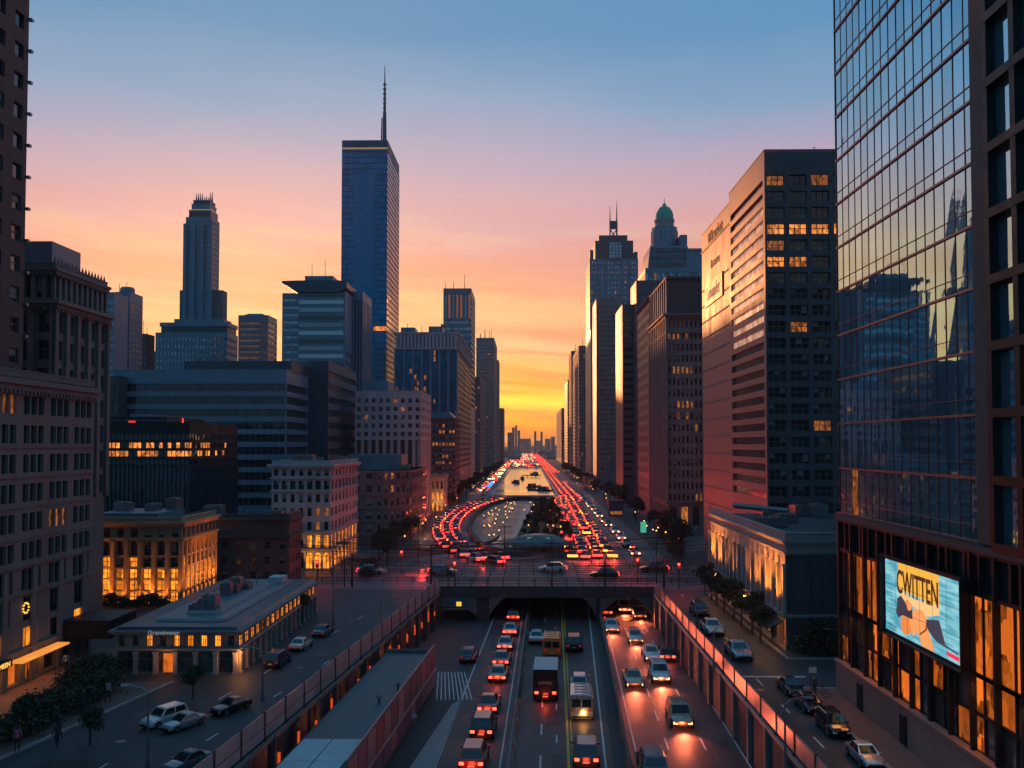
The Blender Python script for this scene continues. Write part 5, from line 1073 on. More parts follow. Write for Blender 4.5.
# R8 domed building
D = 350; X = lambda p: XA(p, D); Zf = lambda p: ZA(670, p, D)
B = Bld('domed_building', 'stepped blue-grey building topped by a round turret and green copper dome', X(646), X(712), D, D+24, Zf(268), G['bluestone'], zvis=55, seed=60)
z = B.z1
B.grid('front', 60, z-.5, 16, 5, .5, .6, .5, style='plain', gl='sky', lit=.03, litm='litdim'); B.plain('front', 0, 60); B.plain('front', z-.5, z); B.grid('left', 60, z-.5, 6, 5, .5, .6, .5, style='plain', gl='bronze'); B.plain('left', 0, 60); B.plain('left', z-.5, z); B.plain('right'); B.plain('back')
b = MB(); b.loft([[(x0, -12+a, zz), (x1, -12+a, zz), (x1, 11, zz), (x0, 11, zz)] for x0, x1, a, zz in ((X(649)-B.ox, X(696)-B.ox, 1, z), (X(651)-B.ox, X(693)-B.ox, 2, Zf(252)), (X(652.5)-B.ox, X(690)-B.ox, 3, Zf(244)))]); b.build('stepped_tier', G['bluestone'], B.e)
for k in range(7):
    for r_ in range(3): bb_ = MB(); bb_.box(-.8,.8,-.12,0,0,1.7); q = bb_.build('window', GL['dark'], B.e); q.location = (X(654+k*5.3)-B.ox, -11.05+r_*.35-.2, z+.8+r_*2.9)
B.block('side_block', X(688), X(712), D+1, D+16, z, Zf(250), G['bluestone']); B.block('side_block', X(683), X(690), D+3, D+12, z, Zf(233), G['bluestone']); B.block('cornice_band', X(688)-.3, X(712), D+.6, D+16, Zf(250), Zf(248), G['cream'])
cx = X(670.5)-B.ox; 
def lz(name, prof, m, sm=True, seg=20): b = MB(); b.lathe([(r_*D/900, Zf(p)) for r_, p in prof], cx, 0, seg); return b.build(name, m, B.e, smooth=sm)
lz('turret_base', [(14,244),(14,225),(13.2,224),(13.2,221),(10.5,220.5)], G['bluestone'], False, 12)
lz('turret_drum', [(9.8,221),(9.8,215),(10.6,214.5),(10.6,212.5),(8.8,212)], G['cream'], False, 16)
for k in range(14):
    a = 2*math.pi*k/14; bb_ = MB(); bb_.box(-.22,.22,-.22,.22,0,Zf(225)-Zf(240)); q = bb_.build('turret_column', G['cream'], B.e); q.location = (cx+13.4*D/900*math.cos(a), 13.4*D/900*math.sin(a), Zf(240))
lz('dome', [(9.0,212.1),(9.1,209),(8.2,205),(6.2,201.5),(3.8,199),(2.6,198.4)], G['copper']); lz('lantern', [(2.6,198.5),(2.1,198),(2.0,196.0),(1.0,195.6),(.35,194.5),(.2,189.5),(.02,189.4)], G['copper'], seg=10)
for k in range(8):
    a = 2*math.pi*(k+.5)/8; bb_ = MB(); pr = [(9.1,212),(9.2,209),(8.3,205),(6.3,201.5),(3.9,199)]
    for p, q in zip(pr, pr[1:]): bb_.tube((cx+p[0]*D/900*math.cos(a), p[0]*D/900*math.sin(a), Zf(p[1])), (cx+q[0]*D/900*math.cos(a), q[0]*D/900*math.sin(a), Zf(q[1])), .16, seg=4)
    bb_.build('dome_rib', G['copper'], B.e)
B.done(roof=False)
# middle dark mass between R4 and R7 above R6
B = Bld('dark_stepped_block', 'dark stepped block below the domed building', XA(637, 300), XA(668, 300), 300, 316, ZA(650, 283, 300), G['granited'], seed=61, zvis=50)
B.bands('front', 55, B.z1-1, 3, .4, .3); B.plain('front', 0, 55); B.plain('front', B.z1-1, B.z1); shell(B, 'left', 'right', 'back'); B.done()
# R3, R2, R1 far along the avenue
def farb(name, label, a, b_, c, d, ty, m, nx, ny, gl='bronze', seed=70, sidem='stone', lit=.03, z0w=5):
    sx = spec('R', a, b_, c, d, ty); B = Bld(name, label, *sx, G[m], 'tower', seed=seed); B.extra['g'] = G[sidem]
    B.grid('front', z0w, B.z1-2, nx, ny, .5, .55, .5, style='plain', gl='dark', lit=lit, litm='litdim'); B.plain('front', 0, z0w); B.plain('front', B.z1-2, B.z1)
    n2 = max(3, int((sx[3]-sx[2])/4)); B.grid('left', z0w, B.z1-2, min(n2, 16), ny, .5, .55, .5, style='plain', gl=gl, lit=.01, litm='litdim', mi=1); B.plain('left', 0, z0w, 1); B.plain('left', B.z1-2, B.z1, 1)
    B.plain('right'); B.plain('back'); B.roofstuff(3, B.z1, 2, 5); B.antennas(2, B.z1, 3, 8, r=.2); B.done(); return B
farb('dark_ridge_tower', 'dark narrow tower rising just left of the antenna tower', 598, 587, 586, 560, 321, 'granited', 4, 30, seed=70)
farb('lilac_grid_tower', 'lilac grid-fronted tower on the right of the avenue', 592, 579, 573, 590, 347, 'stone', 6, 30, 'sky', seed=71)
farb('ribbed_brown_tower', 'ribbed brown tower third from the far end on the right of the avenue', 580, 571.5, 569, 740, 352, 'stoned', 4, 32, seed=72)
farb('slim_terracotta_tower', 'slim terracotta tower second from the far end on the right', 575, 567.5, 564.5, 860, 381, 'brick', 4, 26, seed=73, sidem='granite')
farb('end_block', 'lowest brown block that ends the right side of the avenue', 567, 561.5, 556.5, 1000, 409, 'stoned', 4, 20, seed=74)
# ================================================================== FAR SKYLINE
far_list = [(507.5,512,433,1500,'squat far block left of the avenue end'),(512,514.5,428,1700,'slim far block with flat top, second in the left skyline group'),(515,517,426,1800,'tallest far block in the left skyline group'),(517.5,520,431,1750,'short far block right of the tallest in the left skyline group'),
 (520,531,439,2300,'wide low far block left of the twin chimneys'),(545,551,439,2200,'low far block right of the twin chimneys'),(551,555,437,1900,'low far block touching the right hand towers'),(536,541,441,2400,'tiny low far block between the twin chimneys')]
for k, (a, c, ty, d, lab) in enumerate(far_list):
    B = Bld('distant_block', lab, XA(a,d), XA(c,d), d, d+30, ZA(a,ty,d), G['stone'], seed=80+k, group=None)
    B.grid('front', 4, B.z1-2, 4, 6, .5, .4, .5, style='plain', lit=.2, litm='litdim'); B.plain('front', 0, 4); B.plain('front', B.z1-2, B.z1); shell(B, 'left', 'right', 'back'); B.done()
for px_, ty, lab in ((535.2, 432, 'left of the two thin far chimneys on the horizon'), (541.6, 432.5, 'right of the two thin far chimneys on the horizon')):
    o = thing('chimney', lab, 'chimney', (XA(px_,1900), 1900, 0), group='twin far chimneys'); b = MB(); h = ZA(px_, ty, 1900); b.tube((0,0,0),(0,0,h), 2.8, 2.2, 10); b.build('stack', G['stone'], o); b = MB(); b.tube((0,0,h),(0,0,h+1.5), 2.8, 2.8, 10); b.build('rim', G['stoned'], o)
q = MB(); rr = random.Random(5)
hx = MB(); n = 60
for i in range(n):
    xa = -2600+86*i; hx_ = lambda x: 12+9*math.sin(x*.0021)+6*math.sin(x*.0057+1)
    hx.quad((xa,2500,-1),(xa+86,2500,-1),(xa+86,2700,hx_(xa+86)),(xa,2700,hx_(xa))); hx.quad((xa,2700,hx_(xa)),(xa+86,2700,hx_(xa+86)),(xa+86,2885,-1),(xa,2885,-1))
struct(hx.build('hills', G['ground']))
# low far quarter, built as separate small houses
for i in range(70):
    d = rr.uniform(1050, 2100); side = rr.choice((-1, 1)); x = side*rr.uniform(4, 70)*(d/1500)+(6 if side > 0 else -6)
    if -4 < x-10 < 16: continue
    w_, dp, h = rr.uniform(8, 20), rr.uniform(10, 20), rr.uniform(3, 9)
    e = thing('low_house', 'small low roofed house lost in the haze at the far end of the avenue', 'house', (x, d, 0), group='low houses at the far end of the avenue')
    b = MB(); b.box(-w_/2, w_/2, 0, dp, 0, h); b.build('wall', G[rr.choice(('stone','brick','cream'))], e); b = MB(); b.loft([[(-w_/2-.4,-.4,h),(w_/2+.4,-.4,h),(w_/2+.4,dp+.4,h),(-w_/2-.4,dp+.4,h)],[(-w_/2+1,dp*.4,h+2),(w_/2-1,dp*.4,h+2),(w_/2-1,dp*.6,h+2),(-w_/2+1,dp*.6,h+2)]]); b.build('roof', G['roof'], e)
# ================================================================== FENCES, WALLS, SERVICE BUILDING
def fence(name, f, y0, y1, step, h, pm, label, slab):
    o = thing(name, label, 'fence', (f(y0), y0, 0)); ox, oy = f(y0), y0; y = y0
    while y < y1-.1:
        c = min(y+step, y1); A = Vector((f(y)-ox, y-oy, 0)); E = Vector((f(c)-ox, c-oy, 0)); b = MB(); n_ = (E-A).normalized(); s_ = Vector((n_.y, -n_.x, 0))*.03
        a, e = A+n_*.09, E-n_*.09; h0 = .12
        b.loft([[a-s_+Vector((0,0,h0)), a+s_+Vector((0,0,h0)), a+s_+Vector((0,0,h)), a-s_+Vector((0,0,h))], [e-s_+Vector((0,0,h0)), e+s_+Vector((0,0,h0)), e+s_+Vector((0,0,h)), e-s_+Vector((0,0,h))]])
        b.tube(a+Vector((0,0,h+.05)), e+Vector((0,0,h+.05)), .06, seg=6, mi=1); b.tube(a+Vector((0,0,h*.5))+s_*1.4, e+Vector((0,0,h*.5))+s_*1.4, .04, seg=5, mi=1)
        b.build('panel', [pm, G['metal']], o)
        b = MB(); b.box(A.x-.09, A.x+.09, A.y-.09, A.y+.09, 0, h+.16); b.box(A.x-.16, A.x+.16, A.y-.16, A.y+.16, 0, .08); b.build('post', G['black'], o)
        y = c
    b = MB(); b.loft([[(f(yy)-ox-.25, yy-oy, -.28), (f(yy)-ox+.3, yy-oy, -.28), (f(yy)-ox+.3, yy-oy, .0), (f(yy)-ox-.25, yy-oy, .0)] for yy in (y0, y1)]); b.build('coping', slab, o)
    return o
fence('street_fence', off(fl, -.05), 38, 122, 3.9, 1.75, G['fence'], 'long grey panelled fence with dark posts between the left street and the trench', G['concrete'])
fence('street_fence', lambda y: FX+.05, 38, 122, 4.2, 1.35, G['fencer'], 'pink panelled fence with dark posts between the right street and the freeway', G['kerb'])
EORA = emis('orange_wall_lamp', (1,.11,.015), .3)
for k in range(19):
    y = 47+k*3.9; x = fl(y)+.5
    o = thing('wall_lamp', 'vertical orange strip lamp on the retaining wall below the left street fence', 'lamp', (x, y, -2.1), group='orange strip lamps under the left fence')
    b = MB(); b.box(-.04, .1, -.11, .11, 0, (1.1, .7, 1.3, .5, .9)[k % 5]); b.build('lamp_strip', EORA, o); b = MB(); b.box(-.09, -.041, -.24, .24, -.1, 1.7); b.build('back_plate', G['black'], o)
    if k % 2 == 0: lamp('POINT', (.5, 0, .7), 14, (1,.22,.05), o, .1)
# service building with flat roof in the trench
P = [atZ(386,652,-.6), atZ(434,653,-.6), atZ(346,774,-.6), atZ(268,774,-.6)]
e = thing('service_building', 'flat-roofed service building beside the freeway with pale roof panels at its near end', 'building', (P[2].x-5, 70, ZT))
ox, oy, oz = e.location
sl_ = [(P[3].x, P[3].y), (P[2].x, P[2].y), (P[1].x, P[1].y), (P[0].x, P[0].y)]
b = MB(); b.prism([(x-ox, y-oy) for x, y in sl_], 0, -.6-ZT-.01); b.build('wall', G['darkconc'], e)
ins = [(sl_[0][0]+.2-ox, sl_[0][1]-oy), (sl_[1][0]-.35-ox, sl_[1][1]-oy), (sl_[2][0]-.35-ox, sl_[2][1]-.3-oy), (sl_[3][0]+.2-ox, sl_[3][1]-.3-oy)]
b = MB(); b.prism(ins, -.6-ZT+.002, -.6-ZT+.06); b.build('roof', G['tealroof'] if False else mat('roof_membrane', (.07,.10,.11), .55, .45, .25), e)
yp0, yp1 = atZ(300,741,-.55).y, 50.0
def edge(f0, f1, y): (xa, ya), (xb, yb) = f0, f1; return xa+(y-ya)*(xb-xa)/(yb-ya)
for i in range(2):
    for j in range(3):
        ya, yb_ = yp1+(yp0-yp1)*j/3+.06, yp1+(yp0-yp1)*(j+1)/3-.0
        def pt(u, y): xl = edge(sl_[0], sl_[3], y)+.3; xr = edge(sl_[1], sl_[2], y)-.5; return (xl+(xr-xl)*u-ox, y-oy)
        u0, u1 = i*.5+.01, i*.5+.49; b = MB(); b.prism([pt(u0,ya), pt(u1,ya), pt(u1,yb_), pt(u0,yb_)], -.6-ZT+.065, -.6-ZT+.2); b.build('roof_panel', G['whiteroof'], e)
b = MB()
A_, E_ = Vector((sl_[1][0]-ox, sl_[1][1]-oy, 0)), Vector((sl_[2][0]-ox, sl_[2][1]-oy, 0)); zt = -.6-ZT
b.loft([[(p.x-.3, p.y, zt+.07), (p.x+.05, p.y, zt+.07), (p.x+.05, p.y, zt+.75), (p.x-.1, p.y, zt+.75)] for p in (A_, E_)]); b.box(sl_[3][0]-ox+.1, E_.x, E_.y-.25, E_.y, zt+.065, zt+.4); b.build('parapet', G['concrete'], e)
pcols = [(.20,.10,.12), (.10,.07,.10), (.28,.14,.14), (.12,.10,.16), (.07,.08,.11), (.22,.16,.18), (.16,.06,.08)]
pm = [mat('poster_%s' % n, c, .5, .6, 1.3, streak=1) for n, c in zip(('plum','dark','rose','violet','slate','grey','wine'), pcols)]
n = 13
for i in range(n):
    for j in range(2):
        t0, t1 = (i+.04)/n, (i+.96)/n; p, q_ = A_.lerp(E_, t0), A_.lerp(E_, t1); za, zb = (.5, 2.0) if j == 0 else (2.15, zt+.6)
        b = MB(); b.loft([[(v.x+.052, v.y, za), (v.x+.13, v.y, za), (v.x+.13, v.y, zb), (v.x+.052, v.y, zb)] for v in (p, q_)]); b.build('wall_panel', random.choice(pm), e)
b = MB(); b.tube(A_+Vector((.16,0,2.07)), E_+Vector((.16,0,2.07)), .07, seg=6); b.tube(A_+Vector((.0,0,zt+.8)), E_+Vector((.0,0,zt+.8)), .06, seg=6); b.build('handrail', G['metal'], e)
for px_, py_ in ((414,724),(379,703),(437 if False else 425,666),(398,690)):
    p = atZ(px_, py_, -.54); o = thing('roof_vent', 'small metal vent pipe on the service building roof', 'vent', (p.x, p.y, -.535), group='vents on the service building roof'); b = MB(); b.tube((0,0,0),(0,0,.5),.1,seg=8); b.build('pipe', G['metal'], o); b = MB(); b.lathe([(.05,.75),(.24,.55),(.24,.48),(.05,.5)],0,0,10); b.build('cowl', G['metal'], o)
# slip road and dark portal at left
strip('slip_road', lambda y: e_left(y)-5.6, lambda y: e_left(y)-.9, 40, BY1-1, ZT+.003, G['asphalt'], 3)
b = MB()
for k in range(9):
    p, q_ = atZ(438+k*3.2, 672, ZT), atZ(436+k*4.4, 700, ZT); b.quad((p.x,p.y,ZT+.02),(p.x+.12,p.y,ZT+.02),(q_.x+.12,q_.y,ZT+.02),(q_.x,q_.y,ZT+.02))
struct(b.build('slip_road_markings', G['white']))
kb = MB(); p0, p1, p2 = atZ(452,706,ZT), atZ(462,700,ZT), atZ(425,790,ZT); kb.prism([(p2.x-2,p2.y),(p2.x,p2.y),(p1.x,p1.y),(p0.x,p0.y)], ZT+.004, ZT+.16); struct(kb.build('traffic_island', G['kerb']))
o = thing('portal_sign', 'wide teal sign panel with a small yellow mark under the left bridge arch', 'sign', ((atY(440,614,BY0-1)).x, BY0-.5, -2.3))
b = MB(); b.box(-5.2, 3.6, 0, .15, 0, 1.3); b.build('panel', mat('teal_sign', (.03,.13,.17), .4, .3, .5), o); b = MB(); b.box(2.2, 2.9, -.03, -.002, .15, .75); b.build('yellow_mark', emis('yellow_mark', (1,.6,.05), .5), o); b = MB(); b.box(-5.6, 4.0, -.2, .3, -.35, -.12); b.build('beam', G['metal'], o)
# ================================================================== STREET LAMPS AND POLES
def street_lamp(x, y, h, rz, label, z=.12, double=False, lit=False, group=None):
    o = thing('street_lamp', label, 'street lamp', (x, y, z), rz, group); b = MB(); b.tube((0,0,0),(0,0,.5),.16,.13,8); b.tube((0,0,.5),(0,0,h),.09,.055,8); b.build('pole', G['metal'], o)
    for sgn in ((1, -1) if double else (1,)):
        b = MB(); pts = [(0,0,h-.1),(.35*sgn,0,h+.25),(1.1*sgn,0,h+.38)]; 
        for p, q in zip(pts, pts[1:]): b.tube(p, q, .045, seg=6)
        b.build('arm', G['metal'], o); b = MB(); b.loft([[(1.0*sgn,-.1,h+.33),(1.0*sgn,.1,h+.33),(1.0*sgn,.1,h+.45),(1.0*sgn,-.1,h+.45)],[(1.7*sgn,-.14,h+.35),(1.7*sgn,.14,h+.35),(1.7*sgn,.1,h+.48),(1.7*sgn,-.1,h+.48)]]); b.build('lamp_head', G['metal'], o)
    return o
def lampat(px, pyb, pyt, label, z=.0, rz=0, **k):
    p = atZ(px, pyb, z); h = atY(px, pyt, p.y).z-z; return street_lamp(p.x, p.y, h, rz, label, z, **k)
lampat(147.5, 766, 692, 'grey street lamp standing in the left street beside the white SUV', rz=math.pi)
lampat(262.5, 700, 652, 'grey street lamp near the corner hall on the left street', rz=math.pi)
lampat(333, 625, 560, 'thin lamp pole at the end of the left street before the bridge')
lampat(380.5, 640, 600, 'short lamp pole by the grey fence near the bridge')
lampat(785.5, 775, 704, 'grey street lamp beside the lower end of the pink fence', rz=0)
lampat(714, 668, 630, 'thin street lamp halfway along the right street')
lampat(697, 628, 597, 'farthest street lamp on the right street near the bridge')
lampat(842, 660, 633, 'small lamp post at the corner of the glass tower', rz=math.pi)
for px_, pyb, pyt, lab in ((431, 592, 545, 'tall dark pole with crossarm at the left of the bridge'), (605, 594, 560, 'tall dark pole at the middle right of the bridge'), (352, 590, 553, 'dark pole by the left end of the bridge'), (664, 592, 556, 'dark pole by the right end of the bridge'), (503, 575, 560, 'short dark pole on the bridge before the roundabout')):
    p = atY(px_, pyb, 127 if pyb > 580 else 149); o = thing('utility_pole', lab, 'pole', (p.x, p.y, .01)); h = ZA(px_, pyt, p.y)
    b = MB(); b.tube((0,0,0),(0,0,h),.16,.1,8); b.build('pole', G['black'], o); b = MB(); b.box(-.9,.9,-.06,.06,h-.9,h-.75); b.build('crossarm', G['black'], o)
# traffic lights with red lamps around the bridge
RED = emis('red_signal', (1,.02,.02), 3.0); AMB = emis('amber_signal', (1,.5,.05), 2.0)
for k, (px_, y, lab) in enumerate(((318, 128, 'traffic light with red lamp at the left end of the bridge'), (402, 140, 'red traffic light over the left part of the bridge'), (455, 127, 'red traffic light near the grey fence end of the bridge'), (637, 131, 'red traffic light on the right part of the bridge'), (633, 147, 'red traffic light at the far right edge of the bridge'), (678, 126, 'red traffic light at the pink fence end of the bridge'))):
    o = thing('traffic_light', lab, 'traffic light', (XA(px_, y), y, .01)); b = MB(); b.tube((0,0,0),(0,0,3.2),.08,.06,6); b.build('pole', G['black'], o)
    b = MB(); b.box(-.22,.22,-.18,.12,2.6,3.7); hd = b.build('signal_head', G['black'], o); b = MB(); b.lathe([(.0,0),(.13,.01),(.13,.06)],0,0,10); q = b.build('red_lamp', RED, hd); q.location = (0,-.2,3.45); q.rotation_euler = (math.pi/2,0,0)
    lamp('POINT', (0,-.5,3.4), 110, (1,.05,.03), o, .1)
# street sign with person and bicycle
p = atZ(813, 706, .125)
o = thing('street_sign', 'small pale blue street sign on a thin post on the brick sidewalk', 'sign', (p.x, p.y, .125)); b = MB(); b.tube((0,0,0),(0,0,2.9),.05,seg=6); b.build('post', G['metal'], o); b = MB(); b.box(-.3,.3,-.05,-.01,2.5,2.95); b.build('sign_plate', mat('sign_blue_white', (.28,.36,.42), .4, .4, 3), o)
# ================================================================== CARS
def P_(name, col, rough=.25, metal=.3, coat=.6): return mat(name, col, rough, .06, 2, metal=metal, coat=coat)
PAINT = dict(white=P_('white_car_paint', (.62,.62,.62)), silver=P_('silver_car_paint', (.38,.40,.43), .28, .7), black=P_('black_car_paint', (.012,.012,.015)), dark=P_('dark_blue_car_paint', (.03,.04,.06)), red=P_('red_car_paint', (.28,.03,.02)), orange=P_('orange_van_paint', (.9,.20,.02), .5, 0), grey=P_('grey_car_paint', (.12,.13,.15)), tan=P_('champagne_car_paint', (.40,.30,.22), .28, .6))
TYRE = mat('tyre_rubber', (.012,.012,.012), .85, 0); RIM = mat('alloy_rim', (.35,.35,.37), .3, 0, metal=.9); CG = glass('car_glass', (.01,.014,.02), .05, spec=.9)
TAIL = emis('tail_light', (1,.045,.02), 4.5); TAILD = emis('dim_tail_light', (.35,.01,.01), .25); HEAD = emis('headlight', (1,.42,.14), 3.0); HEADD = mat('unlit_headlight', (.5,.52,.55), .15, 0); PLATE = mat('number_plate', (.5,.5,.45), .5, 0)  # switched-off tail lenses still get a faint red emission
def car(name, label, kind, paint, x, y, z, rz, tail=False, head=False, group=None, glow=True, beam=False):
    o = thing(name, label, {'van': 'van', 'truck': 'truck'}.get(kind, 'car'), (x, y, z), rz, group)
    L_, W_, H_ = {'sedan': (4.7, .93, 1.45), 'suv': (4.8, .98, 1.78), 'hatch': (4.1, .9, 1.5), 'van': (5.4, 1.02, 2.35), 'truck': (7.2, 1.15, 3.1)}[kind]
    hl = L_/2; pm_ = PAINT[paint]; zb = {'sedan': .92, 'suv': 1.08, 'hatch': .95, 'van': 1.15, 'truck': 1.2}[kind]
    def ring(yy, w_, zl, zt, cr=.08): return [(-w_*.88,yy,zl),(w_*.88,yy,zl),(w_,yy,zl+.13),(w_*1.0,yy,zt-.24),(w_*.95,yy,zt-.05),(w_*.7,yy,zt),(0,yy,zt+.02),(-w_*.7,yy,zt),(-w_*.95,yy,zt-.05),(-w_*1.0,yy,zt-.24),(-w_,yy,zl+.13)]
    b = MB(); rr_ = W_
    if kind in ('sedan', 'hatch', 'suv'):
        st_ = [(-hl, .78, .40, zb-.12), (-hl+.1, .90, .30, zb-.03), (-hl+.6, .97, .24, zb+.02), (-.5, 1, .2, zb), (.7, 1, .2, zb), (hl-1.1, .98, .22, zb-.04), (hl-.35, .92, .26, zb-.15), (hl-.08, .82, .32, zb-.26), (hl, .7, .38, zb-.33)]
        b.loft([ring(yy, rr_*f, zl, zt) for yy, f, zl, zt in st_])
        if kind == 'sedan': cb = [(-hl+.75, .80, -hl+1.35, .62), (hl-1.35, .82, hl-2.25, .64)]
        elif kind == 'suv': cb = [(-hl+.08, .86, -hl+.42, .74), (hl-1.25, .88, hl-1.95, .74)]
        else: cb = [(-hl+.15, .82, -hl+.6, .68), (hl-1.0, .84, hl-1.75, .68)]
        (ya, wa, yc, wc), (ye, we, yg, wg) = cb; zt = H_
        lo = [(-W_*wa*1.08, ya, zb-.03), (W_*wa*1.08, ya, zb-.03), (W_*we*1.08, ye, zb-.03), (-W_*we*1.08, ye, zb-.03)]; hi = [(-W_*wc*1.06, yc, zt-.07), (W_*wc*1.06, yc, zt-.07), (W_*wg*1.06, yg, zt-.07), (-W_*wg*1.06, yg, zt-.07)]
        tp = [(-W_*wc*.9, yc+.12, zt), (W_*wc*.9, yc+.12, zt), (W_*wg*.9, yg-.12, zt), (-W_*wg*.9, yg-.12, zt)]
        b.loft([lo, hi, tp])
        bo = b.build('body', pm_, o, smooth=False)
        lo = [Vector(p) for p in lo]; hi = [Vector(p) for p in hi]
        def pane(nm, i, j, k=1, u0=.07, u1=.93):
            c = (lo[i]+lo[j]+hi[i]+hi[j])/4; nrm = (lo[j]-lo[i]).cross(hi[i]-lo[i]).normalized(); 
            if nrm.dot(c-Vector((0, 0, 1))) < 0: nrm = -nrm
            f = lambda u, v: lo[i].lerp(lo[j], u).lerp(hi[i].lerp(hi[j], u), v)+nrm*.018
            q = MB(); q.quad(f(u0,.10), f(u1,.10), f(u1,.93), f(u0,.93)); q.build(nm, CG, o)
        pane('rear_window', 0, 1); pane('windscreen', 2, 3)
        for i, j in ((1, 2), (3, 0)): pane('side_window', i, j, u0=.06, u1=.47); pane('side_window', i, j, u0=.51, u1=.94)
        tz, hz = zb-.28, zb-.42; ty, hy = -hl, hl-.05
        for sx_ in (-1, 1):
            q = MB(); q.loft([[(sx_*W_*1.0, yy, zb-.1), (sx_*(W_+.18), yy, zb-.06), (sx_*(W_+.18), yy, zb+.08), (sx_*W_*1.0, yy, zb+.06)] for yy in (.62, .78)]); q.build('wing_mirror', pm_, o)
    else:
        box_w = W_
        if kind == 'van': b.loft([ring(yy, W_*f, .28, zt) for yy, f, zt in ((-hl, .96, H_-.06), (-hl+.12, 1, H_), (hl-1.5, 1, H_), (hl-1.15, .97, H_-.25), (hl-.75, .95, 1.25), (hl-.1, .9, 1.05), (hl, .84, .85))]); 
        else: b.loft([ring(yy, W_*.9*f, .35, zt) for yy, f, zt in ((hl-2.0, 1, 2.3), (hl-1.1, 1, 2.3), (hl-.7, .97, 1.4), (hl-.1, .93, 1.2), (hl, .85, .9))])
        b.build('body', pm_, o)
        if kind == 'truck':
            q = MB(); q.box(-W_, W_, -hl, hl-2.1, .75, H_, 0, 1); q.build('cargo_box', [pm_, G['whiteroof']], o); q = MB(); q.box(-W_*.85, W_*.85, -hl+.3, hl-2.2, .45, .749); q.build('chassis', G['black'], o)
            q = MB(); q.box(-W_+.08, W_-.08, -hl-.03, -hl-.001, .95, H_-.12); q.build('rear_door', G['black'], o); text('EXPRESS', .34, (0, -hl-.04, 1.75), (math.pi/2, 0, 0), PLATE, o, 'lettering', .005)
            q = MB(); q.quad((-.85, hl-1.05, 2.2), (.85, hl-1.05, 2.2), (.85, hl-.68, 1.45), (-.85, hl-.68, 1.45)); q.build('windscreen', CG, o)
        else:
            for sgn in (-1, 1): q = MB(); q.quad((sgn*.06, -hl-.015, 1.25), (sgn*.86, -hl-.015, 1.25), (sgn*.82, -hl-.015, 1.95), (sgn*.06, -hl-.015, 1.95)); q.build('rear_window', CG, o)
            q = MB(); q.quad((-.86, hl-1.16, H_-.3), (.86, hl-1.16, H_-.3), (.9, hl-.72, 1.28), (-.9, hl-.72, 1.28)); q.build('windscreen', CG, o)
            for sx_ in (-1, 1): q = MB(); q.quad((sx_*(W_+.012), hl-2.2, 1.35), (sx_*(W_+.012), hl-1.3, 1.35), (sx_*(W_*.985+.012), hl-1.4, H_-.35), (sx_*(W_+.012), hl-2.2, H_-.35)); q.build('side_window', CG, o)
            q = MB(); 
            for k in range(4): q.box(-.6, .6, -hl+.8+k*.9, -hl+.9+k*.9, H_+.0, H_+.06)
            q.build('roof_rack', G['metal'], o)
        tz, hz = 1.0 if kind == 'van' else .95, .8; ty, hy = -hl-.02, hl-.05
    for sx_ in (-1, 1):
        q = MB(); q.box(-.17, .17, -.05, .06, -.09, .11); t_ = q.build('taillight', TAIL if tail else TAILD, o); t_.location = (sx_*W_*.72, ty-.01 if tail or True else ty, tz)
        q = MB(); q.loft([[(-.17,.09,-.08),(.17,.09,-.08),(.17,.0,.07),(-.17,.0,.07)],[(-.2,-.12,-.1),(.2,-.12,-.1),(.2,-.2,.09),(-.2,-.2,.09)]]); t_ = q.build('headlight', HEAD if head else HEADD, o); t_.location = (sx_*W_*.62, hy, hz)
        for wy in (-hl*.62, hl*.62):
            r_ = .34 if kind in ('sedan', 'hatch') else .39; q = MB(); q.tube((0,0,0),(.24*sx_,0,0), r_, seg=16); wv = q.build('wheel', TYRE, o); wv.location = (sx_*(W_-.2), wy, r_+.0); q = MB(); q.tube((.2*sx_,0,0),(.255*sx_,0,0), r_*.62, seg=12); q.build('rim', RIM, wv)
    q = MB(); q.box(-.26,.26,-.02,.0,0,.13); t_ = q.build('number_plate', PLATE, o); t_.location = (0, -hl-.012, .55)
    q = MB(); q.box(-W_*.8, W_*.8, -hl-.04, -hl+.06, .34, .5); q.box(-W_*.76, W_*.76, hl-.03, hl+.04, .34, .5); q.build('bumper', G['black'], o)
    if tail and glow: lamp('POINT', (0, -hl-.7, .6), 22, (1,.09,.03), o, .25, name='tail_glow')
    if head:
        lamp('SPOT', (0, hl+.15, .7), 850, (1,.17,.07), o, .2, aim=(0, hl+7, -.4), spot=85, name='headlight_beam'); lamp('POINT', (0, hl+.8, .55), 30, (1,.18,.06), o, .2, name='headlight_glow')
    return o
H_OUT = -math.atan(.045); H_IN = math.pi-math.atan(.03)
def put(px, py, z): return atZ(px, py, z)
def rearcar(px, py, kind, paint, label, tail=True, name='car'):
    L2 = {'sedan':2.35,'suv':2.4,'hatch':2.05,'van':2.7,'truck':3.6}[kind]; p = put(px, py, ZT); return car(name, label, kind, paint, p.x+.1, p.y+L2, ZT, H_OUT, tail=tail)
rearcar(513, 622, 'hatch', 'red', 'farthest small red car in the outer tail-light lane near the bridge')
rearcar(509.5, 637, 'sedan', 'white', 'white sedan second from the bridge in the outer tail-light lane')
rearcar(504.5, 652, 'sedan', 'silver', 'silver sedan third from the bridge in the outer tail-light lane')
rearcar(500.5, 668, 'sedan', 'grey', 'grey sedan fourth from the bridge in the outer tail-light lane')
rearcar(497, 684, 'sedan', 'tan', 'champagne sedan with visible plate fifth from the bridge in the outer lane')
rearcar(487, 716, 'sedan', 'red', 'red sedan just ahead of the black SUV in the outer lane')
rearcar(481, 742, 'suv', 'black', 'black SUV with glowing tail lights in the outer left lane')
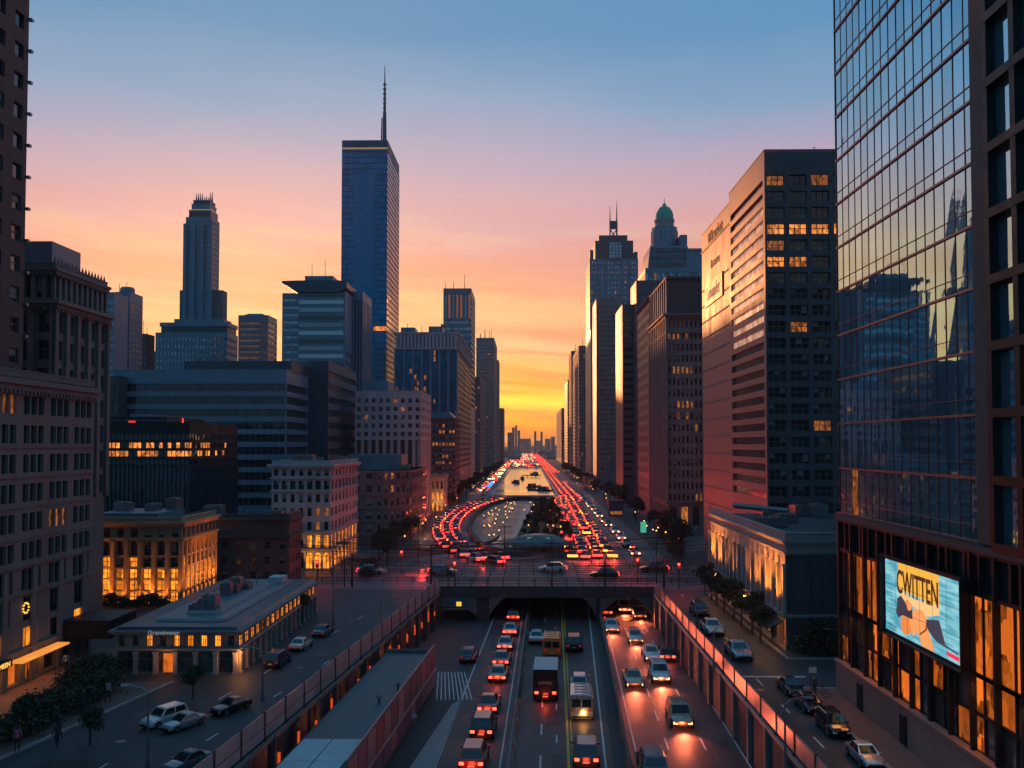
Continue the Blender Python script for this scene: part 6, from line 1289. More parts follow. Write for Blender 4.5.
rearcar(471, 775, 'suv', 'red', 'red SUV cut by the bottom edge in the outer left lane')
p = put(537, 645, ZT); car('car', 'white sedan with headlights off beside the orange van', 'sedan', 'white', p.x, p.y+2.3, ZT, H_OUT, tail=False)
rearcar(552, 659, 'van', 'orange', 'boxy orange van between the white sedan and the dark car', tail=False, name='van')
rearcar(546, 703, 'truck', 'black', 'black box truck with pale roof in the middle lane', name='box_truck')
rearcar(574, 653, 'suv', 'black', 'unlit black SUV right of the orange van', tail=False)
p = put(583, 722, ZT); car('van', 'long silver van with amber lights in the right lane', 'van', 'silver', p.x, p.y+2.7, ZT, H_OUT, tail=False); lamp('POINT', (p.x, p.y-.6, ZT+.6), 30, (1,.45,.1), None, .2)
rearcar(579.5, 693, 'hatch', 'silver', 'pale silver hatchback directly ahead of the long silver van', tail=False)
rearcar(586.5, 771, 'suv', 'dark', 'dark SUV with red tail lights at the bottom of the right lane')
p = put(468, 664, ZT); car('car', 'small pale car alone on the slip road left of the freeway', 'hatch', 'grey', p.x, p.y+2, ZT, H_OUT)
for px, py, kind, paint, lab in ((625.5, 614, 'suv', 'white', 'white SUV with headlights nearest the bridge in the middle oncoming lane'), (641, 620, 'sedan', 'tan', 'champagne sedan nearest the bridge in the outer oncoming lane'), (613, 634, 'sedan', 'white', 'white oncoming sedan in the inner lane close to the bridge'),
    (637, 645, 'sedan', 'silver', 'silver oncoming sedan in the middle lane behind the pair'), (654, 663, 'sedan', 'white', 'white oncoming sedan just above the one in its own lane'), (636, 690, 'sedan', 'tan', 'champagne oncoming sedan alone in the inner lane'),
    (662.5, 685, 'suv', 'white', 'white oncoming SUV with bright headlights in mid picture'), (684, 731, 'suv', 'tan', 'nearest champagne oncoming SUV with a long warm light pool')):
    p = put(px, py, ZT); car('car', lab, kind, paint, p.x, p.y+2.35, ZT, H_IN, head=True)
p = put(657, 783, ZT); car('car', 'dark car cut by the bottom edge in the inner oncoming lane', 'suv', 'grey', p.x, p.y+2.4, ZT, H_OUT*.7, tail=False)
p = put(607, 617, ZT); car('car', 'red-lit car driving under the bridge in the inner lane of the right carriageway', 'sedan', 'red', p.x, p.y+2.3, ZT, H_OUT, tail=True)
p = put(668.5, 663, ZT); car('car', 'red-lit car in the outer lane beside two white oncoming cars', 'hatch', 'dark', p.x, p.y+2.1, ZT, H_OUT*.6, tail=True)
# right street
for px, py, kind, paint, rz, lab in ((781, 698, 'sedan', 'black', math.pi, 'farthest black car parked along the brick sidewalk'), (803, 716, 'sedan', 'black', math.pi, 'black sedan parked second in line along the brick sidewalk'), (829, 740, 'suv', 'black', math.pi, 'black SUV parked third in line with faint nose reflections'),
    (859, 772, 'sedan', 'silver', math.pi, 'silver car parked nearest along the brick sidewalk, cut by the bottom edge')):
    p = put(px, py, 0); car('parked_car', lab, kind, paint, 21.35, p.y+1.8, .004, rz).scale = (.78,)*3
for px, py, kind, paint, rz, hd, lab in ((744, 662, 'sedan', 'silver', math.pi, False, 'silver car driving towards the camera on the right street'), (716.5, 637, 'sedan', 'white', math.pi, False, 'white car ahead on the right street near the floodlit store'), (703, 618, 'hatch', 'dark', math.pi, False, 'small dark car on the right street closest to the bridge')):
    p = put(px, py, 0); car('car', lab, kind, paint, p.x, p.y+2.2, .004, rz, tail=False); lamp('POINT', (p.x+.9, p.y+5.2, .5), 8, (1,.1,.03), None, .15)
# left street
LH = -math.atan(.094)
for px, py, kind, paint, rz, lab in ((146, 729, 'suv', 'white', math.pi-.5, 'white SUV on the left street beside the lamp pole'), (165, 733, 'sedan', 'silver', math.pi-.5, 'silver sedan overlapping the white SUV on the left street'), (215, 716, 'sedan', 'black', math.pi-.5, 'black sedan alone in the middle of the left street'), (166, 775, 'sedan', 'grey', math.pi-.5, 'grey sedan cut by the bottom edge on the left street'),
    (274, 668, 'suv', 'dark', LH, 'dark SUV parked nearest beside the corner hall'), (298, 651, 'sedan', 'white', LH, 'pale sedan parked second beside the corner hall'), (320.5, 637, 'sedan', 'grey', LH, 'grey sedan parked farthest beside the corner hall')):
    p = put(px, py, 0); q_ = car('car' if rz > 1 else 'parked_car', lab, kind, paint, p.x+(.8 if rz > 1 else 0), p.y+1.2, .006, rz); q_.scale = ((.70 if rz > 1 else .78),)*3
for x, y in ((atZ(118,760).x, atZ(118,760).y), (atZ(70,752).x, atZ(70,752).y)): pass
# ================================================================== TRAFFIC BEYOND THE BRIDGE
FARTAIL = emis('far_tail_light', (1,.02,.015), 4.5); FARHEAD = emis('far_headlight', (1,.5,.2), 4); FARAMB = emis('far_amber_light', (1,.2,.02), 4)
def farmesh(nm, paint, lights, head=None):
    b = MB(); hl = 2.2; W_ = .92
    ring = lambda yy, w_, zl, zt: [(-w_,yy,zl),(w_,yy,zl),(w_,yy,zt-.1),(w_*.8,yy,zt),(-w_*.8,yy,zt),(-w_,yy,zt-.1)]
    b.loft([ring(-hl,.85,.35,.85), ring(-hl+.2,W_,.25,.95), ring(hl-1,W_,.25,.9), ring(hl,.8,.35,.65)], 0)
    b.loft([[(-.8,-1.8,.93),(.8,-1.8,.93),(.8,1.0,.9),(-.8,1.0,.9)], [(-.62,-1.3,1.45),(.62,-1.3,1.45),(.62,.3,1.45),(-.62,.3,1.45)]], 1); b.box(-.58,.58,-1.25,.25,1.451,1.49,0)
    for sx_ in (-1, 1):
        b.box(sx_*.46-.44, sx_*.46+.44, -hl-.06, -hl+.02, .52, .86, 2); b.box(sx_*.62-.2, sx_*.62+.2, hl-.05, hl+.04, .45, .62, 3)
        for wy in (-1.3, 1.3): b.tube((sx_*.7, wy, .32), (sx_*.94, wy, .32), .32, seg=8, mi=4)
    return b.mesh(nm, [PAINT[paint], CG, lights, head or HEADD, TYRE])
FM = [farmesh('far_car_mesh', c, l) for c, l in (('red', FARTAIL), ('silver', FARTAIL), ('black', FARTAIL), ('tan', FARAMB), ('white', FARTAIL), ('dark', FARTAIL))]
FH = [farmesh('far_oncoming_mesh', c, TAILD, FARHEAD) for c in ('white', 'silver', 'dark')]
rt = random.Random(11); cnt = 0
def farcar(x, y, rz, me, label, group, parked=False):
    global cnt; cnt += 1
    o = bpy.data.objects.new('parked_car' if parked else 'car', me); COL.objects.link(o); o.location = (x, y, .03); o.rotation_euler = (0, 0, rz); tag(o, label, 'car', group)
    if me in FM and not parked and cnt % 4 == 0: lamp('POINT', (0, -3.2, 1.2), 330, (1,.05,.03), o, .3, name='tail_glow')
    return o
# right-hand red band: three lanes from the bridge to the far edge of the roundabout
L1 = 'car with red tail lights in the dense queue right of the roundabout garden'; G1 = 'queue of tail lights right of the roundabout'
xr = lambda y: XA(592, 156)+(y-156)*((XA(565,330)-XA(592,156))/174)
for lane in range(4):
    y = 158+rt.uniform(0, 4)
    while y < 340:
        if rt.random() < .12: y += rt.uniform(4, 9)
        x = xr(y)+(lane-1.5)*2.35*(1-.1*(y-156)/174); farcar(x+rt.uniform(-.2,.2), y, math.atan(-.0)-.01, rt.choice(FM), L1, G1); y += rt.uniform(5.4, 8.5)
# left arc of the ring: three lanes
L2_ = 'car with red or amber tail lights curving round the left of the roundabout'; G2 = 'queue curving round the left of the roundabout'
for lane in range(3):
    a = 16.3+lane*2.25; bq = 88.5+lane*2.6; t = math.pi*.62+rt.uniform(0, .03)
    while t < math.pi*1.44:
        x, y = ECX+a*math.cos(t), ECY+bq*math.sin(t); dx, dy = -a*math.sin(t), bq*math.cos(t); sp_ = math.hypot(dx, dy)
        farcar(x, y, math.atan2(-dy, -dx)-math.pi/2, rt.choice(FM), L2_, G2); t += rt.uniform(5.4, 8.5)/sp_
# avenue to the horizon
L3 = 'far car with red tail lights on the avenue right of the canal'; G3 = 'tail lights on the avenue beside the canal'
for lane in range(3):
    y = 345+rt.uniform(0, 5)
    while y < 640 and cnt < 262: farcar(14.6+lane*2.6, y, 0, rt.choice(FM), L3, G3); y += rt.uniform(6.5, 10.5)
# crossing and outer lanes
L4 = 'car with headlights coming down the outer lane right of the red queue'; G4 = 'oncoming cars outside the red queue'
for k in range(16):
    y = 165+k*14+rt.uniform(-4, 4); farcar(XA(622,165)+(y-165)*.005+2.2+rt.uniform(-.2,.2), y, math.pi, rt.choice(FH+[FM[5]]), L4, G4)
L5 = 'car with tail lights crossing the bridge sideways'; G5 = 'cars on the bridge'
for x, y, s_ in ((-24,139.6,1),(-13,139.4,1),(4,143,-1),(11.5,136.4,-1),(20,143.2,-1)): farcar(x, y, s_*-math.pi/2, rt.choice(FM), L5, G5)
L6 = 'parked car in the row along the avenue left of the canal'; G6 = 'cars parked left of the canal'
for k in range(10): farcar(-17.5+rt.uniform(-.3,.3), 360+k*9, .0, rt.choice(FM+FH), L6, G6, True)
print('far cars', cnt)
b = MB()
for lane in range(4):
    y = 650
    while y < 1900: 
        x = 14.6+lane*2.6; b.box(x-.8,x+.8,y,y+4,.3,1.3,0)
        for sx_ in (-1,1): b.box(x+sx_*.55-.3, x+sx_*.55+.3, y-.1, y-.01, .5, 1.0, 1)
        y += rt.uniform(7, 14)
for k in range(170):
    y = rt.uniform(380, 1500); x = -17-rt.uniform(0, 4.5); b.box(x-.8,x+.8,y,y+4,.3,1.3,0)
    for sx_ in (-1,1): b.box(x+sx_*.55-.3, x+sx_*.55+.3, y-.1, y-.01, .5, 1.0, 1+(k % 2))
for k in range(160):
    y = rt.uniform(790, 2000); x = rt.uniform(-14, 12); b.box(x-.8,x+.8,y,y+4,.3,1.3,0)
    for sx_ in (-1,1): b.box(x+sx_*.55-.3, x+sx_*.55+.3, y-.1, y-.01, .5, 1.0, 1+(k % 2))
o = b.build('distant_traffic', [PAINT['grey'], FARTAIL, FARHEAD]); o['kind'] = 'stuff'
# ================================================================== GARDEN PAVILION
px0, px1 = XA(502, 165), XA(575.5, 165); cx, rx = (px0+px1)/2, (px1-px0)/2
o = thing('garden_pavilion', 'oval pavilion with a teal domed roof at the near end of the roundabout garden', 'pavilion', (cx, 166, .06))
b = MB(); b.lathe([(rx,1.9),(rx*1.0,2.1),(rx*.82,2.4),(rx*.6,3.0),(rx*.45,3.4),(rx*.2,3.6),(.01,3.65)],0,0,40,sy=.8); b.build('roof', mat('pavilion_teal', (.03,.12,.14), .35, .5, .6), o, smooth=True)
b = MB(); b.lathe([(rx*.97,1.9),(.01,1.89)],0,0,40,sy=.8); b.build('soffit', G['darkconc'], o)
b = MB(); b.lathe([(rx*1.06,0),(rx*1.06,.7),(rx*1.0,.72),(.01,.73)],0,0,40,sy=.8); b.build('base', G['concrete'], o)
many('column', [(rx*.92*math.cos(a), rx*.92*.8*math.sin(a), .7) for a in [2*math.pi*i/16 for i in range(16)]], bx(-.14,.14,-.14,.14,0,1.2), G['concrete'], o)
for k in range(6): b = MB(); b.box(-.5,.5,-.02,.02,0,.12); q = b.build('roof_light', emis('roof_light_green', (.3,.7,.25), .25), o); q.location = (-1.6+(k % 3)*1.5, -rx*.8*.52-.05+.2*(k//3), 2.95+.22*(k//3)); 
# ================================================================== TREES AND PLANTS
def leafmesh(nm, rx, ry, rz_, z0, n, ls, seed, lobes=6):
    r_ = random.Random(seed); b = MB(); L_ = [(r_.uniform(-.45,.45)*rx, r_.uniform(-.45,.45)*ry, r_.uniform(-.35,.45)*rz_, r_.uniform(.35,.6)) for _ in range(lobes)]
    for i in range(n):
        lx, ly, lz_, lr = r_.choice(L_); v = Vector((r_.gauss(0,1), r_.gauss(0,1), r_.gauss(0,1))).normalized()*(r_.random()**.45)*lr
        p = Vector((lx+v.x*rx, ly+v.y*ry, z0+rz_+lz_+v.z*rz_)); a = Vector((r_.gauss(0,1), r_.gauss(0,1), r_.gauss(0,.6))).normalized()*ls*r_.uniform(.6,1.3); c = a.cross(Vector((r_.gauss(0,1), r_.gauss(0,1), r_.gauss(0,1)))).normalized()*ls*r_.uniform(.4,.8)
        b.quad(p-a, p-c, p+a, p+c)
    return b.mesh(nm, G['leaf'])
def trunkmesh(h, r0, seed):
    r_ = random.Random(seed); b = MB(); b.tube((0,0,0),(0,0,h*.6), r0, r0*.7, 7); 
    for k in range(5): a = r_.uniform(0,6.28); b.tube((0,0,h*.45+k*h*.03),(math.cos(a)*h*.28, math.sin(a)*h*.28, h*(.75+.05*k)), r0*.5, r0*.15, 5)
    return b.mesh('trunk', G['bark'])
TR = [(leafmesh('crown', 1.8, 1.8, 1.7, 1.3, 1500, .17, s_, 7), trunkmesh(4.2, .14, s_)) for s_ in (1, 2, 3)]
def tree(x, y, s_, label, group, z=0, k=None, name='street_tree'):
    k = rt.randrange(3) if k is None else k; o = thing(name, label, 'tree', (x, y, z), rt.uniform(0, 6.28), group); inst(TR[k][0], 'crown', o, (0,0,0), 0, (s_,s_,s_)); inst(TR[k][1], 'trunk', o, (0,0,0), 0, (s_,s_,s_)); return o
for px, py, s_, lab in ((193, 700, .6, 'small dark tree on the island before the corner hall'), (90, 745, .6, 'slim dark tree by the left kerb near the crouching group'), (22, 735, .6, 'broad dark tree before the lit shop windows'), (302, 622, .8, 'small tree behind the corner hall by the crossing')):
    p = atZ(px, py, .12); tree(p.x, p.y, s_, lab, None, .12)
for k in range(8): p = atZ(408+rt.uniform(-14,14), 541+rt.uniform(-6,4)); tree(-23-rt.uniform(0,3.5), 150+k*7+rt.uniform(-2,2), 1.15, 'round dark tree in the row before the curved office', 'trees before the curved office')
for k in range(22): tree(-23.2+rt.uniform(-.7,.7), 280+k*24+rt.uniform(-6,6), rt.uniform(1.2,1.7), 'dark street tree in the far row left of the avenue', 'trees along the left of the avenue')
for k in range(26): tree(28.5+rt.uniform(-1,1.5), 165+k*22+rt.uniform(-6,6), rt.uniform(1.2,1.8), 'dark street tree in the far row right of the avenue', 'trees along the right of the avenue')
for k in range(8): tree(23.6+rt.uniform(-.1,.2), 92+k*4.2, rt.uniform(.85,1.1), 'small dark tree in front of the floodlit store', 'trees before the floodlit store')
for k in range(80):
    y = 176+rt.uniform(0,125); f = (y-172)/134; xa = XA(510,172)+.8+f*(XA(533,306)-XA(510,172)); tree(rt.uniform(xa, 9), y, rt.uniform(.4,.75), 'low dark shrub tree in the roundabout garden', 'shrubs in the roundabout garden', .1, name='garden_tree')
def hedge(name, pts, w_, h, label, n, ls=.14, z=.12, seed=1):
    r_ = random.Random(seed); b = MB(); P0 = Vector((*pts[0],0)); 
    for i in range(n):
        k = r_.randrange(len(pts)-1); p = Vector((*pts[k],0)).lerp(Vector((*pts[k+1],0)), r_.random()); hh = h*(.75+.3*math.sin(p.x*1.3+p.y*.9)+.15*r_.random())
        p = p-P0+Vector((r_.gauss(0,w_*.35), r_.gauss(0,w_*.35), r_.random()**.6*hh)); a = Vector((r_.gauss(0,1), r_.gauss(0,1), r_.gauss(0,.7))).normalized()*ls; c = a.cross(Vector((r_.gauss(0,1), r_.gauss(0,1), r_.gauss(0,1)))).normalized()*ls*.7
        b.quad(p-a, p-c, p+a, p+c)
    o = thing(name, label, 'hedge', (P0.x, P0.y, z)); b.build('foliage', G['leaf'], o); s_ = MB()
    for k in range(max(3, len(pts)*3)): 
        q = r_.randrange(len(pts)-1); p = Vector((*pts[q],0)).lerp(Vector((*pts[q+1],0)), r_.random())-P0; s_.tube((p.x,p.y,0),(p.x,p.y,h*.7),.05,seg=5)
    s_.build('stem', G['bark'], o); return o
pz = lambda a, c: tuple(atZ(a, c, .12)[:2])
hedge('hedge', [(26, 86.9), (34, 86.9), (48, 86.9)], 1.3, 3.0, 'tall dark hedge below the blank side of the floodlit store', 9000, .16, seed=2)
hedge('hedge', [pz(4,742), pz(50,716), pz(108,690)], 2.2, 1.6, 'dark shrub bed between the lit shops and the left street', 8000, .14, seed=3)
hedge('hedge', [pz(70,690), pz(112,672)], 1.8, 1.8, 'dark bushes beside the black canopy', 5000, .14, seed=4)
hedge('hedge', [(-52, 110.3), (-44, 110.3)], .9, 1.5, 'low bushes at the foot of the glowing hall windows', 3500, .13, seed=5)
hedge('hedge', [(26.5, 160), (30, 190), (30, 200)], 2.0, 2.6, 'dark planting before the pale corner office', 5000, .22, seed=6)
hedge('hedge', [(-24,135),(-26,150)], 1.4, 1.6, 'dark bushes beside the cream hotel corner', 2500, .14, seed=7)
# ================================================================== LIGHTS OF SHOPS AND GARDEN
BULB = emis('warm_bulb', (1,.42,.1), 2.5)
def bollard(x, y, label, group, h=.9, e=10, z=.1):
    o = thing('garden_lamp', label, 'lamp', (x, y, z), 0, group); b = MB(); b.tube((0,0,0),(0,0,h),.05,seg=6); b.build('post', G['black'], o); b = MB(); b.lathe([(.02,h),(.11,h+.05),(.11,h+.18),(.02,h+.25)],0,0,8); b.build('globe', BULB, o)
    if e: lamp('POINT', (0,0,h+.6), e, (1,.45,.15), o, .15)
for k in range(26):
    y = 175+rt.uniform(0,125); f = (y-172)/134; bollard(rt.uniform(XA(510,172)+f*3.4, 9.3), y, 'small warm globe lamp among the garden shrubs', 'globe lamps in the garden', e=30 if k % 3 == 0 else 0)
for k in range(30):
    y = rt.uniform(172, 300); a = rt.uniform(.2, .85)*12; x = ECX-a*math.sqrt(max(0, 1-((y-ECY)/82)**2)); bollard(x, y, 'warm globe lamp on the open plaza left of the garden', 'globe lamps on the plaza', e=25 if k % 3 == 0 else 0)
for k in range(44):
    s_ = rt.choice((-1,1)); y = rt.uniform(165, 620); bollard(-22.5+rt.uniform(-1,1) if s_ < 0 else 26.5+rt.uniform(-1.2,1.5), y, ('warm lamp before the shops left of the avenue' if s_ < 0 else 'warm lamp before the shops right of the avenue'), ('shop lamps left' if s_ < 0 else 'shop lamps right'), 2.6, 90 if k % 3 == 0 else 0, .02)
o = thing('blue_awning', 'glowing blue awning beside the left quay of the canal', 'awning', (-16.2, 372, 0)); b = MB(); b.loft([[(-1.2,0,2.6),(1.2,0,2.6),(0,0,3.4)],[(-1.2,46,2.6),(1.2,46,2.6),(0,46,3.4)]]); b.build('canopy', emis('blue_awning_light', (.08,.35,.8), .6), o); many('post', [(0,1+11*k,0) for k in range(5)], bx(-.1,.1,-.1,.1,0,2.6), G['metal'], o)
o = thing('green_sign', 'glowing green sign board at the foot of the pale corner office', 'sign', (XA(643,190), 190, .05)); b = MB(); b.box(-.6,.6,-.1,.1,1.6,3.8); b.build('sign_board', emis('green_sign_light', (.05,.6,.35), .35), o); b = MB(); b.box(-.1,.1,-.05,.05,0,1.6); b.build('post', G['metal'], o)
o = thing('kiosk', 'dark teal kiosk block beside the avenue on the right', 'kiosk', (XA(616,255), 255, .02)); b = MB(); b.box(-3.2,3.2,0,6,0,6.2); b.build('body', G['tower'], o); b = MB(); b.box(-3.5,3.5,-.4,6.2,6.2,6.7); b.build('roof', G['bluedark'], o); b = MB(); b.box(-2.6,2.6,-.06,-.01,.6,2.0); b.build('window', GL['litdim'], o); o.scale = (.65,)*3
for k, (x, y, rz) in enumerate(((-6,470,.3),(3,425,-.5),(6,395,.9),(-3,520,.1),(5,610,.4))):
    o = thing('boat', ['dark narrow boat left of centre on the canal', 'dark barge lying slantwise in the middle of the canal', 'small dark boat near the near end of the canal', 'far small boat beyond the dark barge', 'farthest boat beyond the footbridge'][k], 'boat', (x, y, .03), rz)
    b = MB(); b.loft([[(-w_,yy,.5*hh),(0,yy,-.25),(w_,yy,.5*hh),(w_*.9,yy,.6*hh),(-w_*.9,yy,.6*hh)] for yy, w_, hh in ((-6,.9,1),(-4,1.3,1),(3,1.3,1),(6,.5,1.4),(7.4,.05,1.8))]); b.build('hull', G['black'], o); b = MB(); b.box(-.9,.9,-4,1,.5,1.9); b.build('cabin', G['bluedark'], o)
# crossing boats sideways as in the photo
# overhead wires, ramps and street details at the crossing
wrr = random.Random(21)
for k in range(18):
    y0_, y1_ = wrr.uniform(BY0+1, BY1+4), wrr.uniform(BY0+1, BY1+4); xa, xb = wrr.choice(((-34, 26), (-34, 4), (-12, 26), (-30, 14))); z_ = wrr.uniform(4.4, 6.4); b = MB(); n_ = 14
    pts = [(xa+(xb-xa)*i/n_, y0_+(y1_-y0_)*i/n_, z_-1.1*math.sin(math.pi*i/n_)) for i in range(n_+1)]
    for p, q in zip(pts, pts[1:]): b.tube(p, q, .045, seg=4, cap=False)
    tag(b.build('overhead_wire', G['black']), 'thin dark overhead wire sagging above the bridge crossing', 'wire', 'overhead wires above the crossing')
for k in range(9):
    x = -33+k*7.3; y = BY0+2 if k % 2 else BY1+2.5; o = thing('wire_pole', 'thin dark pole carrying the overhead wires at the crossing', 'pole', (x, y, .01), 0, 'wire poles at the crossing'); b = MB(); b.tube((0,0,0),(0,0,6.6),.09,.06,6); b.build('pole', G['black'], o); b = MB(); b.tube((-1.2,0,6.2),(1.2,0,6.2),.05,seg=5); b.build('crossarm', G['black'], o)
for k, (r_, off_) in enumerate(((17, 0), (20, 1.5), (23.5, 3), (27, 5))):
    b = MB(); n_ = 22
    pts = [(-38+off_+r_*math.sin(math.pi/2*i/n_), BY1+1+off_+r_*1.6*(1-math.cos(math.pi/2*i/n_)), .02) for i in range(n_+1)]
    for p, q in zip(pts, pts[1:]): b.loft([[(p[0], p[1]-.12, 0), (p[0], p[1]+.12, 0), (p[0], p[1]+.12, .5), (p[0], p[1]-.12, .5)], [(q[0], q[1]-.12, 0), (q[0], q[1]+.12, 0), (q[0], q[1]+.12, .5), (q[0], q[1]-.12, .5)]])
    tag(b.build('curved_kerb', G['concrete']), 'curved low concrete kerb sweeping from the bridge to the left avenue, number %s from the bridge' % ('one','two','three','four')[k], 'kerb')
for k, (px_, py_) in enumerate(((120,742),(235,700),(186,752),(300,668),(760,690),(735,640),(800,752),(330,640))):
    p = atZ(px_, py_, 0); o = thing('manhole_cover', 'round iron manhole cover in the asphalt ' + ('of the left street' if px_ < 500 else 'of the right street'), 'manhole cover', (p.x, p.y, .005), 0, 'manhole covers left street' if px_ < 500 else 'manhole covers right street'); b = MB(); b.lathe([(.36,.0),(.36,.02),(.3,.022),(.01,.022)],0,0,16); b.build('lid', G['rail'], o)
rp = random.Random(4); b = MB(); b2 = MB()
for k in range(46):
    left = k % 2 == 0; y = rp.uniform(52, 118); x = rp.uniform(kl(min(y,76))+1 if y < 76 else fl(y)-8, fl(y)-1.2) if left else rp.uniform(FX+.8, 21.5); w_, h_ = rp.uniform(.5, 2.4), rp.uniform(1, 5); zz = .007+k*.00025; b.quad((x,y,zz),(x+w_,y,zz),(x+w_,y+h_,zz),(x,y+h_,zz))
for k in range(50):
    y = rp.uniform(62, 140); f = rp.choice((lerpf(e_left,e_med,rp.uniform(.1,.8)), lerpf(e_med,e_yel,rp.uniform(.1,.8)), lerpf(r_left,r_right,rp.uniform(.1,.8)))); x = f(y); w_, h_ = rp.uniform(.4, 1.6), rp.uniform(2, 8); zz = ZT+.006+k*.00035; b.quad((x,y,zz),(x+w_,y,zz),(x+w_*1.1,y+h_,zz),(x+.1,y+h_,zz))
struct(b.build('asphalt_patches', mat('asphalt_patch', (.028,.028,.031), .6, .4, .5)))
# ================================================================== PEOPLE
CL = dict(navy=mat('navy_cloth', (.02,.03,.06), .9, 0), red=mat('red_cloth', (.5,.03,.06), .9, 0), dark=mat('dark_cloth', (.02,.02,.025), .9, 0), pale=mat('pale_cloth', (.3,.3,.33), .9, 0), pink=mat('pink_cloth', (.6,.10,.18), .9, 0), hair=mat('hair', (.015,.01,.008), .8, 0))
def person(px, py, label, top='dark', legs='dark', rz=0, walk=.25, z=.125, X=None, crouch=0):
    p = atZ(px, py, z) if X is None else Vector(X)
    s_ = walk; V = [(0,0,.95),(0,.02,1.2),(0,0,1.42),(0,0,1.52),(0,.02,1.66),  (.10,0,.92),(.11,.10*s_*3,.5),(.11,-.02+s_*.6,.09),(.11,.12+s_*.6,.04), (-.10,0,.92),(-.11,-.02*s_,.5),(-.11,-s_*.9,.10),(-.11,-s_*.9+.14,.04),
        (.19,0,1.40),(.25,-.08*s_*2,1.12),(.25,.08,.86),(.25,.1,.78), (-.19,0,1.40),(-.25,.10*s_*2,1.12),(-.25,.14,.87),(-.25,.17,.79)]
    Ed = [(0,1),(1,2),(2,3),(3,4),(0,5),(5,6),(6,7),(7,8),(0,9),(9,10),(10,11),(11,12),(2,13),(13,14),(14,15),(15,16),(2,17),(17,18),(18,19),(19,20)]
    Rd = [.14,.13,.12,.055,.105, .095,.065,.045,.05,.095,.065,.045,.05, .06,.045,.035,.045,.06,.045,.035,.045]
    me = bpy.data.meshes.new('person'); me.from_pydata(V, Ed, []); t = bpy.data.objects.new('tmp', me); COL.objects.link(t); md = t.modifiers.new('s', 'SKIN')
    for i, r_ in enumerate(Rd): me.skin_vertices[0].data[i].radius = (r_, r_*.85); me.skin_vertices[0].data[i].use_root = (i == 0)
    t.modifiers.new('u', 'SUBSURF').levels = 1; bpy.context.view_layer.update(); m2 = bpy.data.meshes.new_from_object(t.evaluated_get(bpy.context.evaluated_depsgraph_get())); bpy.data.objects.remove(t)
    m2.materials.clear()
    for k in (CL[legs], CL[top], G['skin'], CL['hair'], G['black']): m2.materials.append(k)
    for f in m2.polygons:
        c = f.center; f.material_index = 4 if c.z < .12 else 0 if c.z < .93 and abs(c.x) < .2 else 2 if c.z < .86 else 1 if c.z < 1.47 else (3 if c.z > 1.68 or c.y < .0 else 2); f.use_smooth = True
    o = bpy.data.objects.new('person', m2); COL.objects.link(o); o.location = p; o.rotation_euler = (0, 0, rz); tag(o, label, 'person'); return o
person(17, 752, 'person in a pink top standing at the lower left by the kerb', 'pink', 'dark', .5)
person(57, 748, 'person in dark clothes walking by the left kerb', 'navy', 'dark', 1.2)
person(58.5, 738, 'person in a blue top with a red bag side by the kerb trees', 'navy', 'navy', -.6)
person(80, 715, 'first person in dark clothes waiting by the left street', 'dark', 'dark', .2)
person(84, 712, 'second person of the pair waiting by the left street', 'dark', 'navy', 2.2)
person(93, 708, 'person in dark clothes right of the waiting pair', 'dark', 'dark', -1)
person(108, 702, 'person in grey alone near the left kerb', 'pale', 'dark', -.4)
person(66, 672, 'person in pale clothes standing in the warm light of the shops', 'pale', 'dark', .8)
pb_ = atZ(814, 697, .125)
person(0, 0, 'person standing with a bicycle on the brick sidewalk', 'dark', 'dark', 2.6, .15, X=(pb_.x, pb_.y, .125))
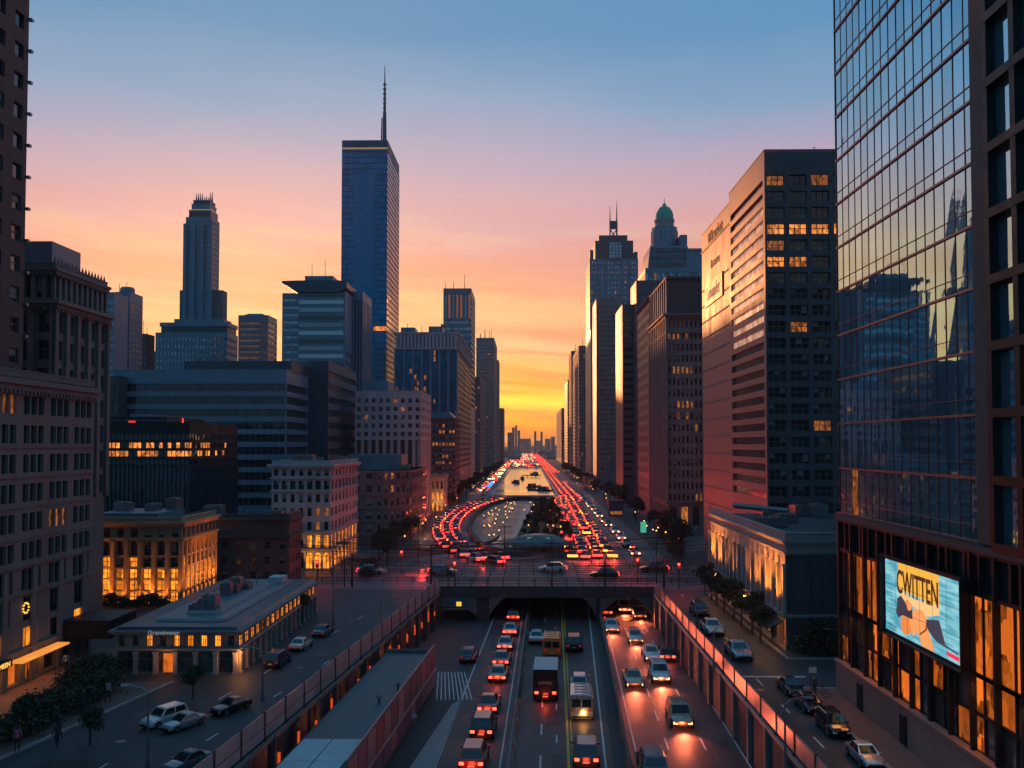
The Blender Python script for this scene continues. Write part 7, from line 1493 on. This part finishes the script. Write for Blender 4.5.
person(738, 645, 'person in dark clothes walking before the floodlit store', 'dark', 'dark', 1.0, X=(24.9, 92.5, .12)); person(0, 0, 'person in grey walking farther along the floodlit store', 'pale', 'dark', 2.0, X=(24.85, 97.5, .12))
o = thing('bicycle', 'dark bicycle held beside the person on the brick sidewalk', 'bicycle', (pb_.x+.5, pb_.y+.1, .125), .9)
for wy in (-.52, .52):
    b = MB(); 
    for i in range(16):
        a, c = 2*math.pi*i/16, 2*math.pi*(i+1)/16; b.tube((0, .32*math.cos(a), .33+.32*math.sin(a)), (0, .32*math.cos(c), .33+.32*math.sin(c)), .02, seg=4, cap=False)
    for i in range(6): a = math.pi*i/6; b.tube((0, .3*math.cos(a), .33+.3*math.sin(a)), (0, -.3*math.cos(a), .33-.3*math.sin(a)), .006, seg=3)
    w_ = b.build('wheel', G['black'], o); w_.location = (0, wy, 0)
b = MB()
for p, q in (((0,-.52,.33),(0,-.05,.33)),((0,-.05,.33),(0,-.2,.85)),((0,-.2,.85),(0,-.52,.33)),((0,-.18,.8),(0,.38,.85)),((0,-.05,.33),(0,.38,.8)),((0,.52,.33),(0,.38,.95))): b.tube(p, q, .022, seg=6)
b.build('frame', G['black'], o); b = MB(); b.tube((-.25,.36,1.0),(.25,.36,1.0),.018,seg=6); b.tube((0,.38,.93),(0,.36,1.0),.02,seg=5); b.build('handlebar', G['metal'], o); b = MB(); b.loft([[(-.07,-.3,.88),(.07,-.3,.88),(.05,-.3,.93),(-.05,-.3,.93)],[(-.03,-.08,.88),(.03,-.08,.88),(.02,-.08,.92),(-.02,-.08,.92)]]); b.build('saddle', G['black'], o)
# ================================================================== HAZE
b = MB(); b.box(-2700, 2700, -70, 2900, -6, 225)
hm = bpy.data.materials.new('haze'); hm.use_nodes = True; ht = hm.node_tree; ht.nodes.remove(ht.nodes['Principled BSDF'])
pv_ = ht.nodes.new('ShaderNodeVolumePrincipled'); pv_.inputs['Color'].default_value = (.86,.87,.95,1); pv_.inputs['Density'].default_value = 0.0001; pv_.inputs['Anisotropy'].default_value = .3
ht.links.new(pv_.outputs[0], ht.nodes['Material Output'].inputs['Volume'])
o = b.build('haze', hm); o['kind'] = 'stuff'
